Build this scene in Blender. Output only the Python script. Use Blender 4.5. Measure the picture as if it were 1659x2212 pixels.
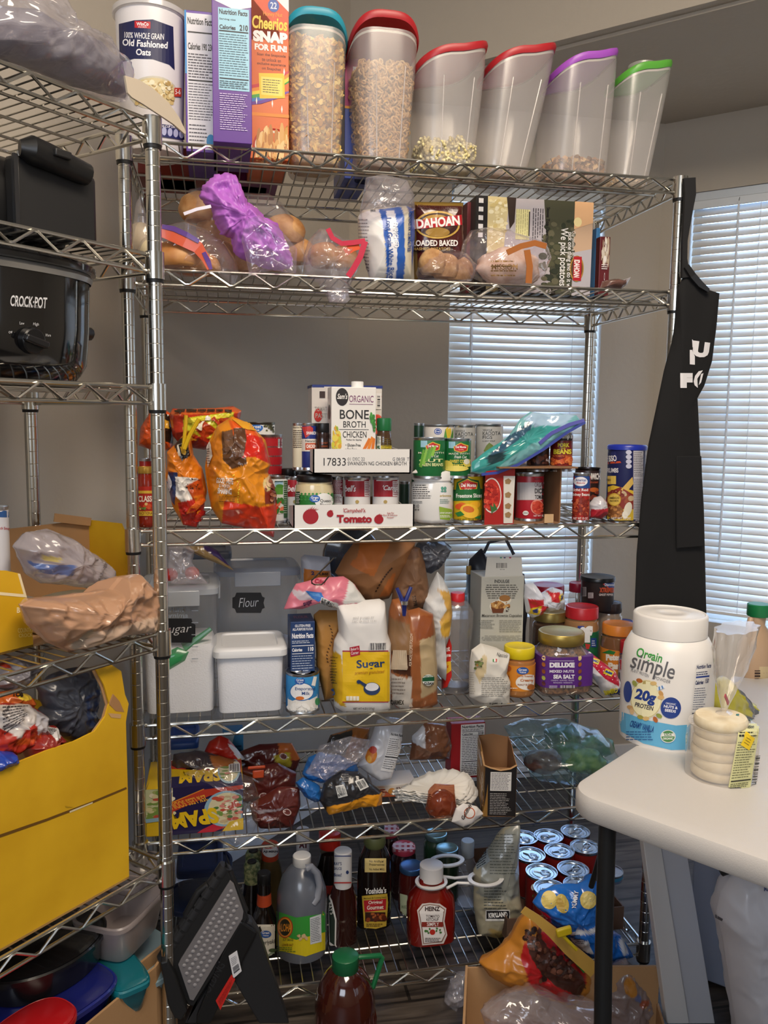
import bpy, bmesh, math, random
from math import sin, cos, pi, radians, sqrt, atan2
from mathutils import Vector, Matrix, noise
from mathutils.bvhtree import BVHTree
for o in list(bpy.data.objects): bpy.data.objects.remove(o)
SC = bpy.context.scene
COL = SC.collection
# ---------------------------------------------------------------- camera
CAMP = Vector((.1735, -1.7669, 1.3543)); FPX = 1804.68
YAW, PITCH, ROLL = .19627, .11146, .010917
FW = Vector((sin(YAW)*cos(PITCH), cos(YAW)*cos(PITCH), -sin(PITCH)))
_r = Vector((cos(YAW), -sin(YAW), 0)); _u = _r.cross(FW)
RT = _r*cos(ROLL)+_u*sin(ROLL); UP = RT.cross(FW)
cd = bpy.data.cameras.new('camera'); cam = bpy.data.objects.new('camera', cd); COL.objects.link(cam)
cd.sensor_fit = 'VERTICAL'; cd.sensor_height = 24; cd.lens = 24*FPX/2212; cd.clip_start = .02
cam.matrix_world = Matrix(((RT.x, UP.x, -FW.x, CAMP.x), (RT.y, UP.y, -FW.y, CAMP.y), (RT.z, UP.z, -FW.z, CAMP.z), (0, 0, 0, 1)))
SC.camera = cam
SC.view_settings.view_transform = 'Standard'; SC.view_settings.look = 'None'; SC.view_settings.gamma = 1
SC.view_settings.use_curve_mapping = False
SC.view_settings.exposure = .28
SC.cycles.transparent_max_bounces = 24
# ---------------------------------------------------------------- daylight, lamp and added fills
W = bpy.data.worlds.new('world'); SC.world = W; W.use_nodes = True
nt = W.node_tree; nt.nodes.clear()
bg = nt.nodes.new('ShaderNodeBackground'); wo = nt.nodes.new('ShaderNodeOutputWorld'); sky = nt.nodes.new('ShaderNodeTexSky')
sky.sky_type = 'NISHITA'; sky.sun_disc = False; sky.sun_elevation = radians(40); sky.sun_rotation = radians(200); sky.air_density = 1.2
mx = nt.nodes.new('ShaderNodeMixRGB'); mx.inputs[0].default_value = .5; mx.inputs[2].default_value = (3.2, 4.6, 7.5, 1)
nt.links.new(sky.outputs[0], mx.inputs[1]); nt.links.new(mx.outputs[0], bg.inputs[0]); bg.inputs[1].default_value = 1.5
nt.links.new(bg.outputs[0], wo.inputs[0])
def area(name, loc, target, sx, sy, power, col):
    l = bpy.data.lights.new(name, 'AREA'); l.shape = 'RECTANGLE'; l.size = sx; l.size_y = sy; l.energy = power; l.color = col
    o = bpy.data.objects.new(name, l); COL.objects.link(o); o.location = loc
    o.rotation_euler = (Vector(target)-Vector(loc)).to_track_quat('-Z', 'Y').to_euler()
    return o
area('ceiling_lamp', (.6, -1.5, 2.92), (.45, -1.2, 0), 1.1, .8, 47, (1, .85, .68))       # the kitchen's ceiling light
area('window_daylight', (-.9, -3.55, 2.05), (.7, .3, 1.2), 1.6, 1.2, 33, (.80, .88, 1))      # added cool fill from behind the camera, no window is built there
area('patio_daylight', (2.8, -2.6, 1.5), (.9, -.3, .6), 1.2, 1.2, 4, (.70, .82, 1))  # added weak cool fill from the right, no patio opening is built
# ---------------------------------------------------------------- frames and pixels
class Fr:
    def __init__(s, ox, oy, a):
        s.o = Vector((ox, oy, 0)); s.a = a; s.ex = Vector((cos(a), sin(a), 0)); s.ey = Vector((-sin(a), cos(a), 0))
    def w(s, u, k, z): return s.o+s.ex*u+s.ey*k+Vector((0, 0, z))
MAIN = Fr(0, 0, 0); LA = radians(45.9143); LEFT = Fr(.06667, -.19601, LA)
def ray(px, py): return FW+RT*((px-829.5)/FPX)-UP*((py-1106)/FPX)
def on(px, py, fr, k):
    d = ray(px, py); n = fr.ey; t = (n.dot(fr.o)+k-n.dot(CAMP))/n.dot(d); return CAMP+d*t
def onz(px, py, z):
    d = ray(px, py); return CAMP+d*((z-CAMP.z)/d.z)
def u_at(px, fr, k, z):            # where along the frame a pixel column meets the plane k at height z
    kk = (px-829.5)/FPX; a = RT-FW*kk; p = fr.w(0, k, z)-CAMP; return -a.dot(p)/a.dot(fr.ex)
def z_at(py, p):
    kk = (1106-py)/FPX; a = UP-FW*kk; q = Vector((p.x, p.y, 0))-CAMP; return -a.dot(q)/a.z
def depth(p): return FW.dot(p-CAMP)
def place(l, r, top, k, z, fr=MAIN):
    u = u_at((l+r)/2, fr, k, z+.03); p = fr.w(u, k, z); d = depth(p); return p, (r-l)/2*d/FPX, z_at(top, p)-z
# ---------------------------------------------------------------- materials
def lin(h):
    h = h.lstrip('#'); h = ''.join(c*2 for c in h) if len(h) == 3 else h; v = [int(h[i:i+2], 16)/255 for i in (0, 2, 4)]
    return tuple([(c/12.92 if c <= .04045 else ((c+.055)/1.055)**2.4) for c in v])+(1,)
_M = {}
def mat(h, rough=.45, metal=0, coat=0, bump=0, bs=200, sub=0, name=None):
    key = (h, rough, metal, coat, bump, bs, sub)
    if key in _M: return _M[key]
    m = bpy.data.materials.new(name or 'surface'); m.use_nodes = True; t = m.node_tree; b = t.nodes['Principled BSDF']
    b.inputs['Base Color'].default_value = lin(h); b.inputs['Roughness'].default_value = rough; b.inputs['Metallic'].default_value = metal
    if coat: b.inputs['Coat Weight'].default_value = coat; b.inputs['Coat Roughness'].default_value = .08
    if sub: b.inputs['Subsurface Weight'].default_value = sub; b.inputs['Subsurface Radius'].default_value = (.02, .015, .01)
    if bump:
        n = t.nodes.new('ShaderNodeTexNoise'); n.inputs['Scale'].default_value = bs; n.inputs['Detail'].default_value = 4
        tc = t.nodes.new('ShaderNodeTexCoord'); bp = t.nodes.new('ShaderNodeBump'); bp.inputs['Strength'].default_value = bump
        bp.inputs['Distance'].default_value = .004
        t.links.new(tc.outputs['Object'], n.inputs['Vector']); t.links.new(n.outputs[0], bp.inputs['Height']); t.links.new(bp.outputs[0], b.inputs['Normal'])
    m.diffuse_color = lin(h); _M[key] = m; return m
def speckle(h1, h2, scale=300, rough=.6, lo=.4, hi=.6, bump=0):       # two tones mixed by noise
    key = ('sp', h1, h2, scale, rough, lo, hi, bump)
    if key in _M: return _M[key]
    m = bpy.data.materials.new('speckled'); m.use_nodes = True; t = m.node_tree; b = t.nodes['Principled BSDF']; b.inputs['Roughness'].default_value = rough
    n = t.nodes.new('ShaderNodeTexNoise'); n.inputs['Scale'].default_value = scale; n.inputs['Detail'].default_value = 3
    tc = t.nodes.new('ShaderNodeTexCoord'); r = t.nodes.new('ShaderNodeValToRGB')
    r.color_ramp.elements[0].position = lo; r.color_ramp.elements[0].color = lin(h1); r.color_ramp.elements[1].position = hi; r.color_ramp.elements[1].color = lin(h2)
    t.links.new(tc.outputs['Object'], n.inputs['Vector']); t.links.new(n.outputs[0], r.inputs[0]); t.links.new(r.outputs[0], b.inputs['Base Color'])
    if bump:
        bp = t.nodes.new('ShaderNodeBump'); bp.inputs['Strength'].default_value = bump; bp.inputs['Distance'].default_value = .003
        t.links.new(n.outputs[0], bp.inputs['Height']); t.links.new(bp.outputs[0], b.inputs['Normal'])
    _M[key] = m; return m
def film(tint='#ffffff', haze=.12, hazecol='#e8e4ea', gloss=.3, rough=.08):       # thin see-through plastic
    key = ('film', tint, haze, hazecol, gloss, rough)
    if key in _M: return _M[key]
    m = bpy.data.materials.new('clear_film'); m.use_nodes = True; t = m.node_tree; t.nodes.clear()
    tr = t.nodes.new('ShaderNodeBsdfTransparent'); tr.inputs[0].default_value = lin(tint)
    df = t.nodes.new('ShaderNodeBsdfPrincipled'); df.inputs['Base Color'].default_value = lin(hazecol); df.inputs['Roughness'].default_value = .4
    gl = t.nodes.new('ShaderNodeBsdfGlossy'); gl.inputs['Roughness'].default_value = rough; gl.inputs[0].default_value = (1, 1, 1, 1)
    lw = t.nodes.new('ShaderNodeLayerWeight'); lw.inputs[0].default_value = .5
    m1 = t.nodes.new('ShaderNodeMixShader'); m1.inputs[0].default_value = haze; m2 = t.nodes.new('ShaderNodeMixShader'); o = t.nodes.new('ShaderNodeOutputMaterial')
    t.links.new(tr.outputs[0], m1.inputs[1]); t.links.new(df.outputs[0], m1.inputs[2])
    pw = t.nodes.new('ShaderNodeMath'); pw.operation = 'POWER'; pw.inputs[1].default_value = 3.2; t.links.new(lw.outputs['Facing'], pw.inputs[0])
    ma = t.nodes.new('ShaderNodeMath'); ma.operation = 'MULTIPLY_ADD'; ma.inputs[1].default_value = gloss*2.2; ma.inputs[2].default_value = .05; ma.use_clamp = True; t.links.new(pw.outputs[0], ma.inputs[0]); t.links.new(ma.outputs[0], m2.inputs[0]); t.links.new(m1.outputs[0], m2.inputs[1]); t.links.new(gl.outputs[0], m2.inputs[2])
    t.links.new(m2.outputs[0], o.inputs[0]); _M[key] = m; return m
def printed(rough=.3, coat=0, haze=0):              # printed wrapper whose print is stored per vertex
    key = ('printed', rough, coat, haze)
    if key in _M: return _M[key]
    m = bpy.data.materials.new('printed_wrapper'); m.use_nodes = True; t = m.node_tree; b = t.nodes['Principled BSDF']; b.inputs['Roughness'].default_value = rough
    if coat: b.inputs['Coat Weight'].default_value = coat; b.inputs['Coat Roughness'].default_value = .1
    a = t.nodes.new('ShaderNodeAttribute'); a.attribute_name = 'Col'; t.links.new(a.outputs['Color'], b.inputs['Base Color'])
    if haze: b.inputs['Alpha'].default_value = haze
    _M[key] = m; return m
CHROME = mat('#d6d4cc', .2, 1, name='chrome'); CHROME2 = mat('#b9b6ae', .28, 1, name='worn_chrome'); BLACK = mat('#101011', .45); STEEL = mat('#c9ccd0', .22, 1)
WHITE = mat('#f0eeea', .4); CARD = mat('#a9835a', .8, bump=.15, bs=60)
# ---------------------------------------------------------------- mesh building
class MB:
    def __init__(s): s.v = []; s.f = []; s.m = []; s.ms = []; s.col = None
    def mi(s, m):
        if m not in s.ms: s.ms.append(m)
        return s.ms.index(m)
    def add(s, vs, fs, m):
        b = len(s.v); s.v += [tuple(x) for x in vs]; i = s.mi(m)
        for f in fs: s.f.append([b+j for j in f]); s.m.append(i)
    def box(s, c, d, m, rot=None):
        vs = [Vector((x*d[0]/2, y*d[1]/2, z*d[2]/2)) for x in (-1, 1) for y in (-1, 1) for z in (-1, 1)]
        if rot is not None:
            R = rot if isinstance(rot, Matrix) else Matrix.Rotation(rot, 3, 'Z'); vs = [R@v for v in vs]
        s.add([v+Vector(c) for v in vs], [(0, 1, 3, 2), (4, 6, 7, 5), (0, 4, 5, 1), (2, 3, 7, 6), (0, 2, 6, 4), (1, 5, 7, 3)], m)
    def loft(s, rings, m, cap0=True, cap1=True, closed=False):
        n = len(rings[0]); vs = [p for r in rings for p in r]; fs = []
        K = len(rings); q = K if closed else K-1
        for i in range(q):
            for j in range(n):
                a, b = i*n, ((i+1) % K)*n; fs.append((a+j, a+(j+1) % n, b+(j+1) % n, b+j))
        if not closed and cap0: fs.append(list(range(n))[::-1])
        if not closed and cap1: fs.append([(K-1)*n+j for j in range(n)])
        s.add(vs, fs, m)
    def lathe(s, prof, m, n=36, c=(0, 0, 0), cap0=True, cap1=True):
        s.loft([[(c[0]+r*cos(2*pi*j/n), c[1]+r*sin(2*pi*j/n), c[2]+z) for j in range(n)] for r, z in prof], m, cap0, cap1)
    def sup(s, secs, m, e=4, n=48, c=(0, 0, 0), cap0=True, cap1=True):    # rounded-square sections (z, rx, ry[, cx, cy])
        R = []
        for q in secs:
            z, rx, ry = q[:3]; cx = q[3] if len(q) > 3 else 0; cy = q[4] if len(q) > 4 else 0; ring = []
            for j in range(n):
                a = 2*pi*(j+.5)/n; ca, sa = cos(a), sin(a)
                ring.append((c[0]+cx+rx*math.copysign(abs(ca)**(2/e), ca), c[1]+cy+ry*math.copysign(abs(sa)**(2/e), sa), c[2]+(z(ca, sa) if callable(z) else z)))
            R.append(ring)
        s.loft(R, m, cap0, cap1)
    def tube(s, pts, r, m, n=8, closed=False, caps=True):
        P = [Vector(p) for p in pts]; N = len(P); rings = []; prev = None
        for i in range(N):
            a = P[i-1] if (i > 0 or closed) else P[i]; b = P[(i+1) % N] if (i < N-1 or closed) else P[i]; t = (b-a).normalized()
            if prev is None: u = t.orthogonal().normalized()
            else:
                u = prev-t*prev.dot(t); u = u.normalized() if u.length > 1e-6 else t.orthogonal().normalized()
            prev = u; w = t.cross(u); rr = r[i] if isinstance(r, (list, tuple)) else r
            rings.append([P[i]+(u*cos(2*pi*j/n)+w*sin(2*pi*j/n))*rr for j in range(n)])
        s.loft(rings, m, caps, caps, closed)
    def prism(s, poly, y0, y1, m, axis='y'):        # polygon in x,z pushed along y (or in x,y along z)
        n = len(poly)
        g = (lambda p, t: (p[0], t, p[1])) if axis == 'y' else (lambda p, t: (p[0], p[1], t))
        s.add([g(p, y0) for p in poly]+[g(p, y1) for p in poly], [list(range(n)), [n+j for j in range(n)][::-1]]+[(j, n+j, n+(j+1) % n, (j+1) % n) for j in range(n)], m)
    def obj(s, name, parent=None, smooth=True, bevel=0, loc=None, rz=0, thick=0, sub=0, angle=40):
        me = bpy.data.meshes.new(name); me.from_pydata(s.v, [], s.f); me.validate()
        for m in s.ms: me.materials.append(m)
        if len(me.polygons) == len(s.m): me.polygons.foreach_set('material_index', s.m)
        bm = bmesh.new(); bm.from_mesh(me); bmesh.ops.recalc_face_normals(bm, faces=bm.faces); bm.to_mesh(me); bm.free()
        if s.col:
            ca = me.color_attributes.new('Col', 'FLOAT_COLOR', 'POINT')
            for i, c in enumerate(s.col): ca.data[i].color = c
        if smooth:
            me.polygons.foreach_set('use_smooth', [True]*len(me.polygons))
            if angle: me.set_sharp_from_angle(angle=radians(angle))
        me.update(); o = bpy.data.objects.new(name, me); COL.objects.link(o)
        if parent: o.parent = parent
        if loc is not None: o.location = loc
        if rz: o.rotation_euler.z = rz
        if bevel:
            b = o.modifiers.new('bevel', 'BEVEL'); b.width = bevel; b.segments = 2; b.limit_method = 'ANGLE'; b.angle_limit = radians(50)
        if thick:
            b = o.modifiers.new('solid', 'SOLIDIFY'); b.thickness = thick; b.offset = 0
        if sub:
            b = o.modifiers.new('sub', 'SUBSURF'); b.levels = sub; b.render_levels = sub
        return o
def tag(o, label=None, cat=None, group=None, kind=None):
    if label: o['label'] = label
    if cat: o['category'] = cat
    if group: o['group'] = group
    if kind: o['kind'] = kind
    return o
def thing(name, label, cat, p, a=0, group=None, tilt=None):
    o = bpy.data.objects.new(name, None); COL.objects.link(o); o.location = p; o.rotation_euler.z = a; o.empty_display_size = .02
    if tilt: o.rotation_euler = (tilt[0], tilt[1], a)
    return tag(o, label, cat, group)
def wmat(o):
    m = Matrix.LocRotScale(o.location, o.rotation_euler, o.scale)
    return wmat(o.parent)@m if o.parent else m
# ---------------------------------------------------------------- print and writing laid onto a surface
_TX = {}
def glyphs(s, bold, shear, sp):
    k = (s, bold, shear, sp)
    if k not in _TX:
        c = bpy.data.curves.new('t', 'FONT'); c.body = s; c.resolution_u = 3; c.offset = bold; c.shear = shear; c.space_character = sp
        o = bpy.data.objects.new('t', c); COL.objects.link(o); me = o.to_mesh()
        vs = [(v.co.x, v.co.y) for v in me.vertices]; fs = [tuple(p.vertices) for p in me.polygons]
        o.to_mesh_clear(); bpy.data.objects.remove(o); bpy.data.curves.remove(c)
        x0 = min(v[0] for v in vs); x1 = max(v[0] for v in vs); y0 = min(v[1] for v in vs); y1 = max(v[1] for v in vs)
        _TX[k] = ([((x-x0)/(x1-x0), (y-y0)/(y1-y0)) for x, y in vs], fs)
    return _TX[k]
class Deco:
    """flat coloured shapes given in photograph coordinates and dropped onto the mesh they are printed on"""
    def __init__(s, body, g=None, rough=.45, off=.0005):
        body = body if isinstance(body, list) else [body]; s.body = body+[o for b in body if b.name.startswith('label_band') for o in b.parent.children if o.name.startswith('jar_body')]; s.g = g; s.rough = rough; s.off = off; s.sh = []; s.q = None; s.rnd = random.Random(len(_TX)*7+5)
    def quad(s, *q): s.q = q or None; return s
    def mp(s, x, y):
        if not s.q: return (x, y)
        (a, b), (c, d), (e, f), (g, h) = s.q; u, v = x/100, y/100
        return ((a*(1-u)+c*u)*(1-v)+(g*(1-u)+e*u)*v, (b*(1-u)+d*u)*(1-v)+(h*(1-u)+f*u)*v)
    def raw(s, vs, fs, c): s.sh.append(([s.mp(*v) for v in vs], fs, c)); return s
    def P(s, pts, c): return s.raw(pts, [tuple(range(len(pts)))], c)
    def R(s, x0, y0, x1, y1, c): return s.P([(x0, y0), (x1, y0), (x1, y1), (x0, y1)], c)
    def E(s, cx, cy, rx, ry, c, rot=0, n=28):
        a = radians(rot); return s.P([(cx+rx*cos(t)*cos(a)-ry*sin(t)*sin(a), cy+rx*cos(t)*sin(a)+ry*sin(t)*cos(a)) for t in [2*pi*i/n for i in range(n)]], c)
    def T(s, t, x0, y0, x1, y1, c, rot=0, bold=.012, shear=0, sp=1):
        vs, fs = glyphs(t, bold, shear, sp); cx, cy = (x0+x1)/2, (y0+y1)/2; a = radians(rot); out = []
        for x, y in vs:
            X = (x-.5)*(x1-x0); Y = (.5-y)*(y1-y0); out.append((cx+X*cos(a)-Y*sin(a), cy+X*sin(a)+Y*cos(a)))
        return s.raw(out, fs, c)
    def L(s, x0, y0, x1, y1, n, c, fill=.45, rag=.25, vert=False):       # rows of fine print
        vs = []; fs = []
        for i in range(n):
            a, b = (x0, x1) if vert else (y0, y1); h = (b-a)/n; y = a+h*(i+.3); p, q = (y0, y1) if vert else (x0, x1)
            x = p; end = q-(q-p)*rag*s.rnd.random()
            while x < end-1e-6:
                w = min(end-x, (q-p)*s.rnd.uniform(.06, .2)); k = len(vs)
                if vert: vs += [(y, x), (y+h*fill, x), (y+h*fill, x+w), (y, x+w)]
                else: vs += [(x, y), (x+w, y), (x+w, y+h*fill), (x, y+h*fill)]
                fs.append((k, k+1, k+2, k+3)); x += w+(q-p)*.025
        return s.raw(vs, fs, c)
    def B(s, x0, y0, x1, y1, c='#15151a', n=22, vert=False):
        vs = []; fs = []; tot = (y1-y0) if vert else (x1-x0); x = 0
        while x < tot:
            w = tot/n*s.rnd.choice((.3, .5, .9)); k = len(vs); a, b = x, min(tot, x+w)
            vs += [(x0, y0+a), (x1, y0+a), (x1, y0+b), (x0, y0+b)] if vert else [(x0+a, y0), (x0+b, y0), (x0+b, y1), (x0+a, y1)]
            fs.append((k, k+1, k+2, k+3)); x += w+tot/n*s.rnd.choice((.3, .5, .7))
        return s.raw(vs, fs, c)
    def N(s, x0, y0, x1, y1, bgc='#f4f2ee', c='#15151a', cal='Calories', rows=14):       # nutrition facts panel
        w, h = x1-x0, y1-y0; s.R(x0, y0, x1, y1, bgc); a, b = x0+w*.05, x1-w*.05
        s.T('Nutrition Facts', a, y0+h*.02, b, y0+h*.075, c, bold=.03); s.L(a, y0+h*.09, b, y0+h*.13, 2, c)
        s.R(a, y0+h*.14, b, y0+h*.15, c); s.T(cal, a, y0+h*.17, x0+w*.5, y0+h*.205, c, bold=.03); s.T('210', x0+w*.72, y0+h*.16, b, y0+h*.205, c, bold=.03)
        s.R(a, y0+h*.215, b, y0+h*.223, c); s.L(a, y0+h*.24, b, y0+h*.7, rows, c, fill=.3); s.R(a, y0+h*.71, b, y0+h*.725, c)
        return s.L(a, y0+h*.74, b, y0+h*.98, max(4, rows//2), c, fill=.35)
    def scat(s, x0, y0, x1, y1, n, cols, r0, r1, asp=.6):       # printed photo of food: many small blobs
        for i in range(n):
            r = s.rnd.uniform(r0, r1); s.E(s.rnd.uniform(x0, x1), s.rnd.uniform(y0, y1), r, r*s.rnd.uniform(asp, 1), s.rnd.choice(cols), s.rnd.uniform(0, 180), 9)
        return s
    def build(s, parent, name='label', label=None):
        bm = bmesh.new(); cols = []
        for li, (vs, fs, c) in enumerate(s.sh):
            if c not in cols: cols.append(c)
            ci = cols.index(c); bv = [bm.verts.new((x, y, li)) for x, y in vs]
            for f in fs:
                try: nf = bm.faces.new([bv[j] for j in f])
                except ValueError: continue
                nf.material_index = ci
        if s.g:
            xs = [v.co.x for v in bm.verts]; ys = [v.co.y for v in bm.verts]
            big = [f for f in bm.faces if len(f.verts) > 4]
            for ax, lo, hi in ((0, min(xs), max(xs)), (1, min(ys), max(ys))):
                n = int((hi-lo)/s.g)
                for i in range(1, n+1):
                    p = [0, 0, 0]; p[ax] = lo+(hi-lo)*i/(n+1); no = [0, 0, 0]; no[ax] = 1
                    bmesh.ops.bisect_plane(bm, geom=bm.verts[:]+bm.edges[:]+bm.faces[:], plane_co=p, plane_no=no)
        bmesh.ops.triangulate(bm, faces=[f for f in bm.faces if len(f.verts) > 4])
        trees = []
        for b in s.body:
            M = wmat(b); trees.append(BVHTree.FromPolygons([M@v.co for v in b.data.vertices], [tuple(p.vertices) for p in b.data.polygons]))
        inv = wmat(parent).inverted(); nl = max(1, len(s.sh)); st = min(.00022 if s.off >= .0008 else .0001, .004/nl if s.off >= .0008 else .0018/nl)
        for v in bm.verts:
            d = ray(v.co.x, v.co.y).normalized(); best = None
            for t in trees:
                h, n, i, dist = t.ray_cast(CAMP, d)
                if h is not None and (best is None or dist < best[2]): best = (h, n, dist)
            if best is None:
                for t in trees:
                    p = CAMP+d*1.8
                    for _ in range(4):
                        h, n, i, dist = t.find_nearest(p); p = CAMP+d*(h-CAMP).dot(d)
                    if best is None or dist < best[2]: best = (h, n, dist)
            h, n, _ = best
            if n.dot(d) > 0: n = -n
            v.co = inv@(h+n*(s.off+st*v.co.z))
        me = bpy.data.meshes.new(name); bm.to_mesh(me); bm.free()
        for c in cols: me.materials.append(mat(c, s.rough))
        o = bpy.data.objects.new(name, me); COL.objects.link(o); o.parent = parent
        if label: o['label'] = label
        return o
# ---------------------------------------------------------------- room
def struct(name, b, **k): o = b.obj(name, **k); o['kind'] = 'structure'; return o
def wallmat(h, name):
    m = bpy.data.materials.new(name); m.use_nodes = True; t = m.node_tree; b = t.nodes['Principled BSDF']; b.inputs['Base Color'].default_value = lin(h); b.inputs['Roughness'].default_value = .85
    n = t.nodes.new('ShaderNodeTexNoise'); n.inputs['Scale'].default_value = 45; n.inputs['Detail'].default_value = 5; tc = t.nodes.new('ShaderNodeTexCoord')
    bp = t.nodes.new('ShaderNodeBump'); bp.inputs['Strength'].default_value = .25; bp.inputs['Distance'].default_value = .004
    t.links.new(tc.outputs['Object'], n.inputs['Vector']); t.links.new(n.outputs[0], bp.inputs['Height']); t.links.new(bp.outputs[0], b.inputs['Normal']); return m
WALL = wallmat('#b8ae9f', 'wall_paint'); TRIM = mat('#e6e6e6', .5)
S2 = sqrt(.5)
CB = Vector((.62, 1.14)); CR = Vector((1.775, 1.14))          # bay corners
HC = 2.435
def wall(name, a, b, z0, z1, holes=(), th=.12, m=None):      # inner face runs from a to b, room on the right-hand side
    a = Vector(a); b = Vector(b); d = (b-a).normalized(); n = Vector((-d.y, d.x)); L = (b-a).length; B = MB(); m = m or WALL
    def slab(u0, u1, c0, c1):
        if u1-u0 < 1e-4 or c1-c0 < 1e-4: return
        c = a+d*(u0+u1)/2+n*th/2; B.box((c.x, c.y, (c0+c1)/2), (u1-u0, th, c1-c0), m, atan2(d.y, d.x))
    u = 0
    for (h0, h1, g0, g1) in sorted(holes):
        slab(u, h0, z0, z1); slab(h0, h1, z0, g0); slab(h0, h1, g1, z1); u = h1
    slab(u, L, z0, z1); return struct(name, B, smooth=False)
WZ0, WZ1 = .62, 2.17
wl0 = CB+Vector((-S2, -S2))*3.6
wall('wall_left', wl0, CB, -.02, 3.2)
bw0, bw1 = .98-CB.x, 1.556-CB.x
wall('wall_back', CB+Vector((-.0, 0)), CR, -.02, HC, [(bw0, bw1, WZ0, WZ1)])
wr1 = CR+Vector((S2, -S2))*2.6
rw0 = .105; rw1 = 1.15
wall('wall_right', CR, wr1, -.02, HC, [(rw0, rw1, WZ0, WZ1)])
hd1 = CB+Vector((S2, -S2))*3.4
wall('wall_header', CB, hd1, HC, 3.2, th=.1)
wall('wall_side', wr1, (2.9, -3.9), -.02, 3.2)
wall('wall_front', (2.9, -3.9), (-2.6, -3.9), -.02, 3.2)
wall('wall_rear_left', (-2.6, -3.9), wl0, -.02, 3.2)
b = MB(); b.box((.3, -1.2, 3.25), (7, 6, .1), wallmat('#d8d4cc', 'ceiling_paint')); struct('ceiling', b, smooth=False)
b = MB(); b.add([(CB.x-.03, CB.y+.1, HC), (CR.x+.05, CR.y+.1, HC), (wr1.x+.1, wr1.y+.1, HC), (hd1.x, hd1.y, HC)], [(0, 1, 2, 3)], WALL); struct('ceiling_bay', b, smooth=False, thick=.02)
fm = bpy.data.materials.new('dark_plank_floor'); fm.use_nodes = True; t = fm.node_tree; pb = t.nodes['Principled BSDF']; pb.inputs['Roughness'].default_value = .45
tc = t.nodes.new('ShaderNodeTexCoord'); mp_ = t.nodes.new('ShaderNodeMapping'); mp_.inputs['Rotation'].default_value = (0, 0, radians(20)); mp_.inputs['Scale'].default_value = (1, 9, 1)
nz = t.nodes.new('ShaderNodeTexNoise'); nz.inputs['Scale'].default_value = 5; nz.inputs['Detail'].default_value = 6; nz.inputs['Distortion'].default_value = 1.2
rp = t.nodes.new('ShaderNodeValToRGB'); rp.color_ramp.elements[0].position = .35; rp.color_ramp.elements[0].color = lin('#2e2722'); rp.color_ramp.elements[1].position = .7; rp.color_ramp.elements[1].color = lin('#5b5148')
bk = t.nodes.new('ShaderNodeTexBrick'); bk.inputs['Scale'].default_value = 1; bk.inputs['Brick Width'].default_value = 1.2; bk.inputs['Row Height'].default_value = .15; bk.inputs['Mortar Size'].default_value = .004
bk.inputs['Color1'].default_value = (1, 1, 1, 1); bk.inputs['Color2'].default_value = (.8, .8, .8, 1); bk.inputs['Mortar'].default_value = (.2, .2, .2, 1)
mm = t.nodes.new('ShaderNodeMixRGB'); mm.blend_type = 'MULTIPLY'; mm.inputs[0].default_value = 1
t.links.new(tc.outputs['Object'], mp_.inputs[0]); t.links.new(mp_.outputs[0], nz.inputs['Vector']); t.links.new(nz.outputs[0], rp.inputs[0]); t.links.new(tc.outputs['Object'], bk.inputs[0])
t.links.new(rp.outputs[0], mm.inputs[1]); t.links.new(bk.outputs[0], mm.inputs[2]); t.links.new(mm.outputs[0], pb.inputs['Base Color'])
b = MB(); b.box((.3, -1.2, -.05), (7, 6, .1), fm); struct('floor', b, smooth=False)
def board(name, a, b_, h=.1, th=.014):
    a = Vector(a); c = Vector(b_); d = (c-a).normalized(); n = Vector((d.y, -d.x)); q = (a+c)/2+n*th/2; B = MB()
    B.box((q.x, q.y, h/2), ((c-a).length, th, h), TRIM, atan2(d.y, d.x)); B.box((q.x+n.x*.003, q.y+n.y*.003, .02), ((c-a).length, th+.006, .04), TRIM, atan2(d.y, d.x)); return struct(name, B, smooth=False, bevel=.002)
board('baseboard_back', CB, CR); board('baseboard_left', wl0, CB); board('baseboard_right', CR, wr1)
SLAT = mat('#f2ede4', .5)
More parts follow.
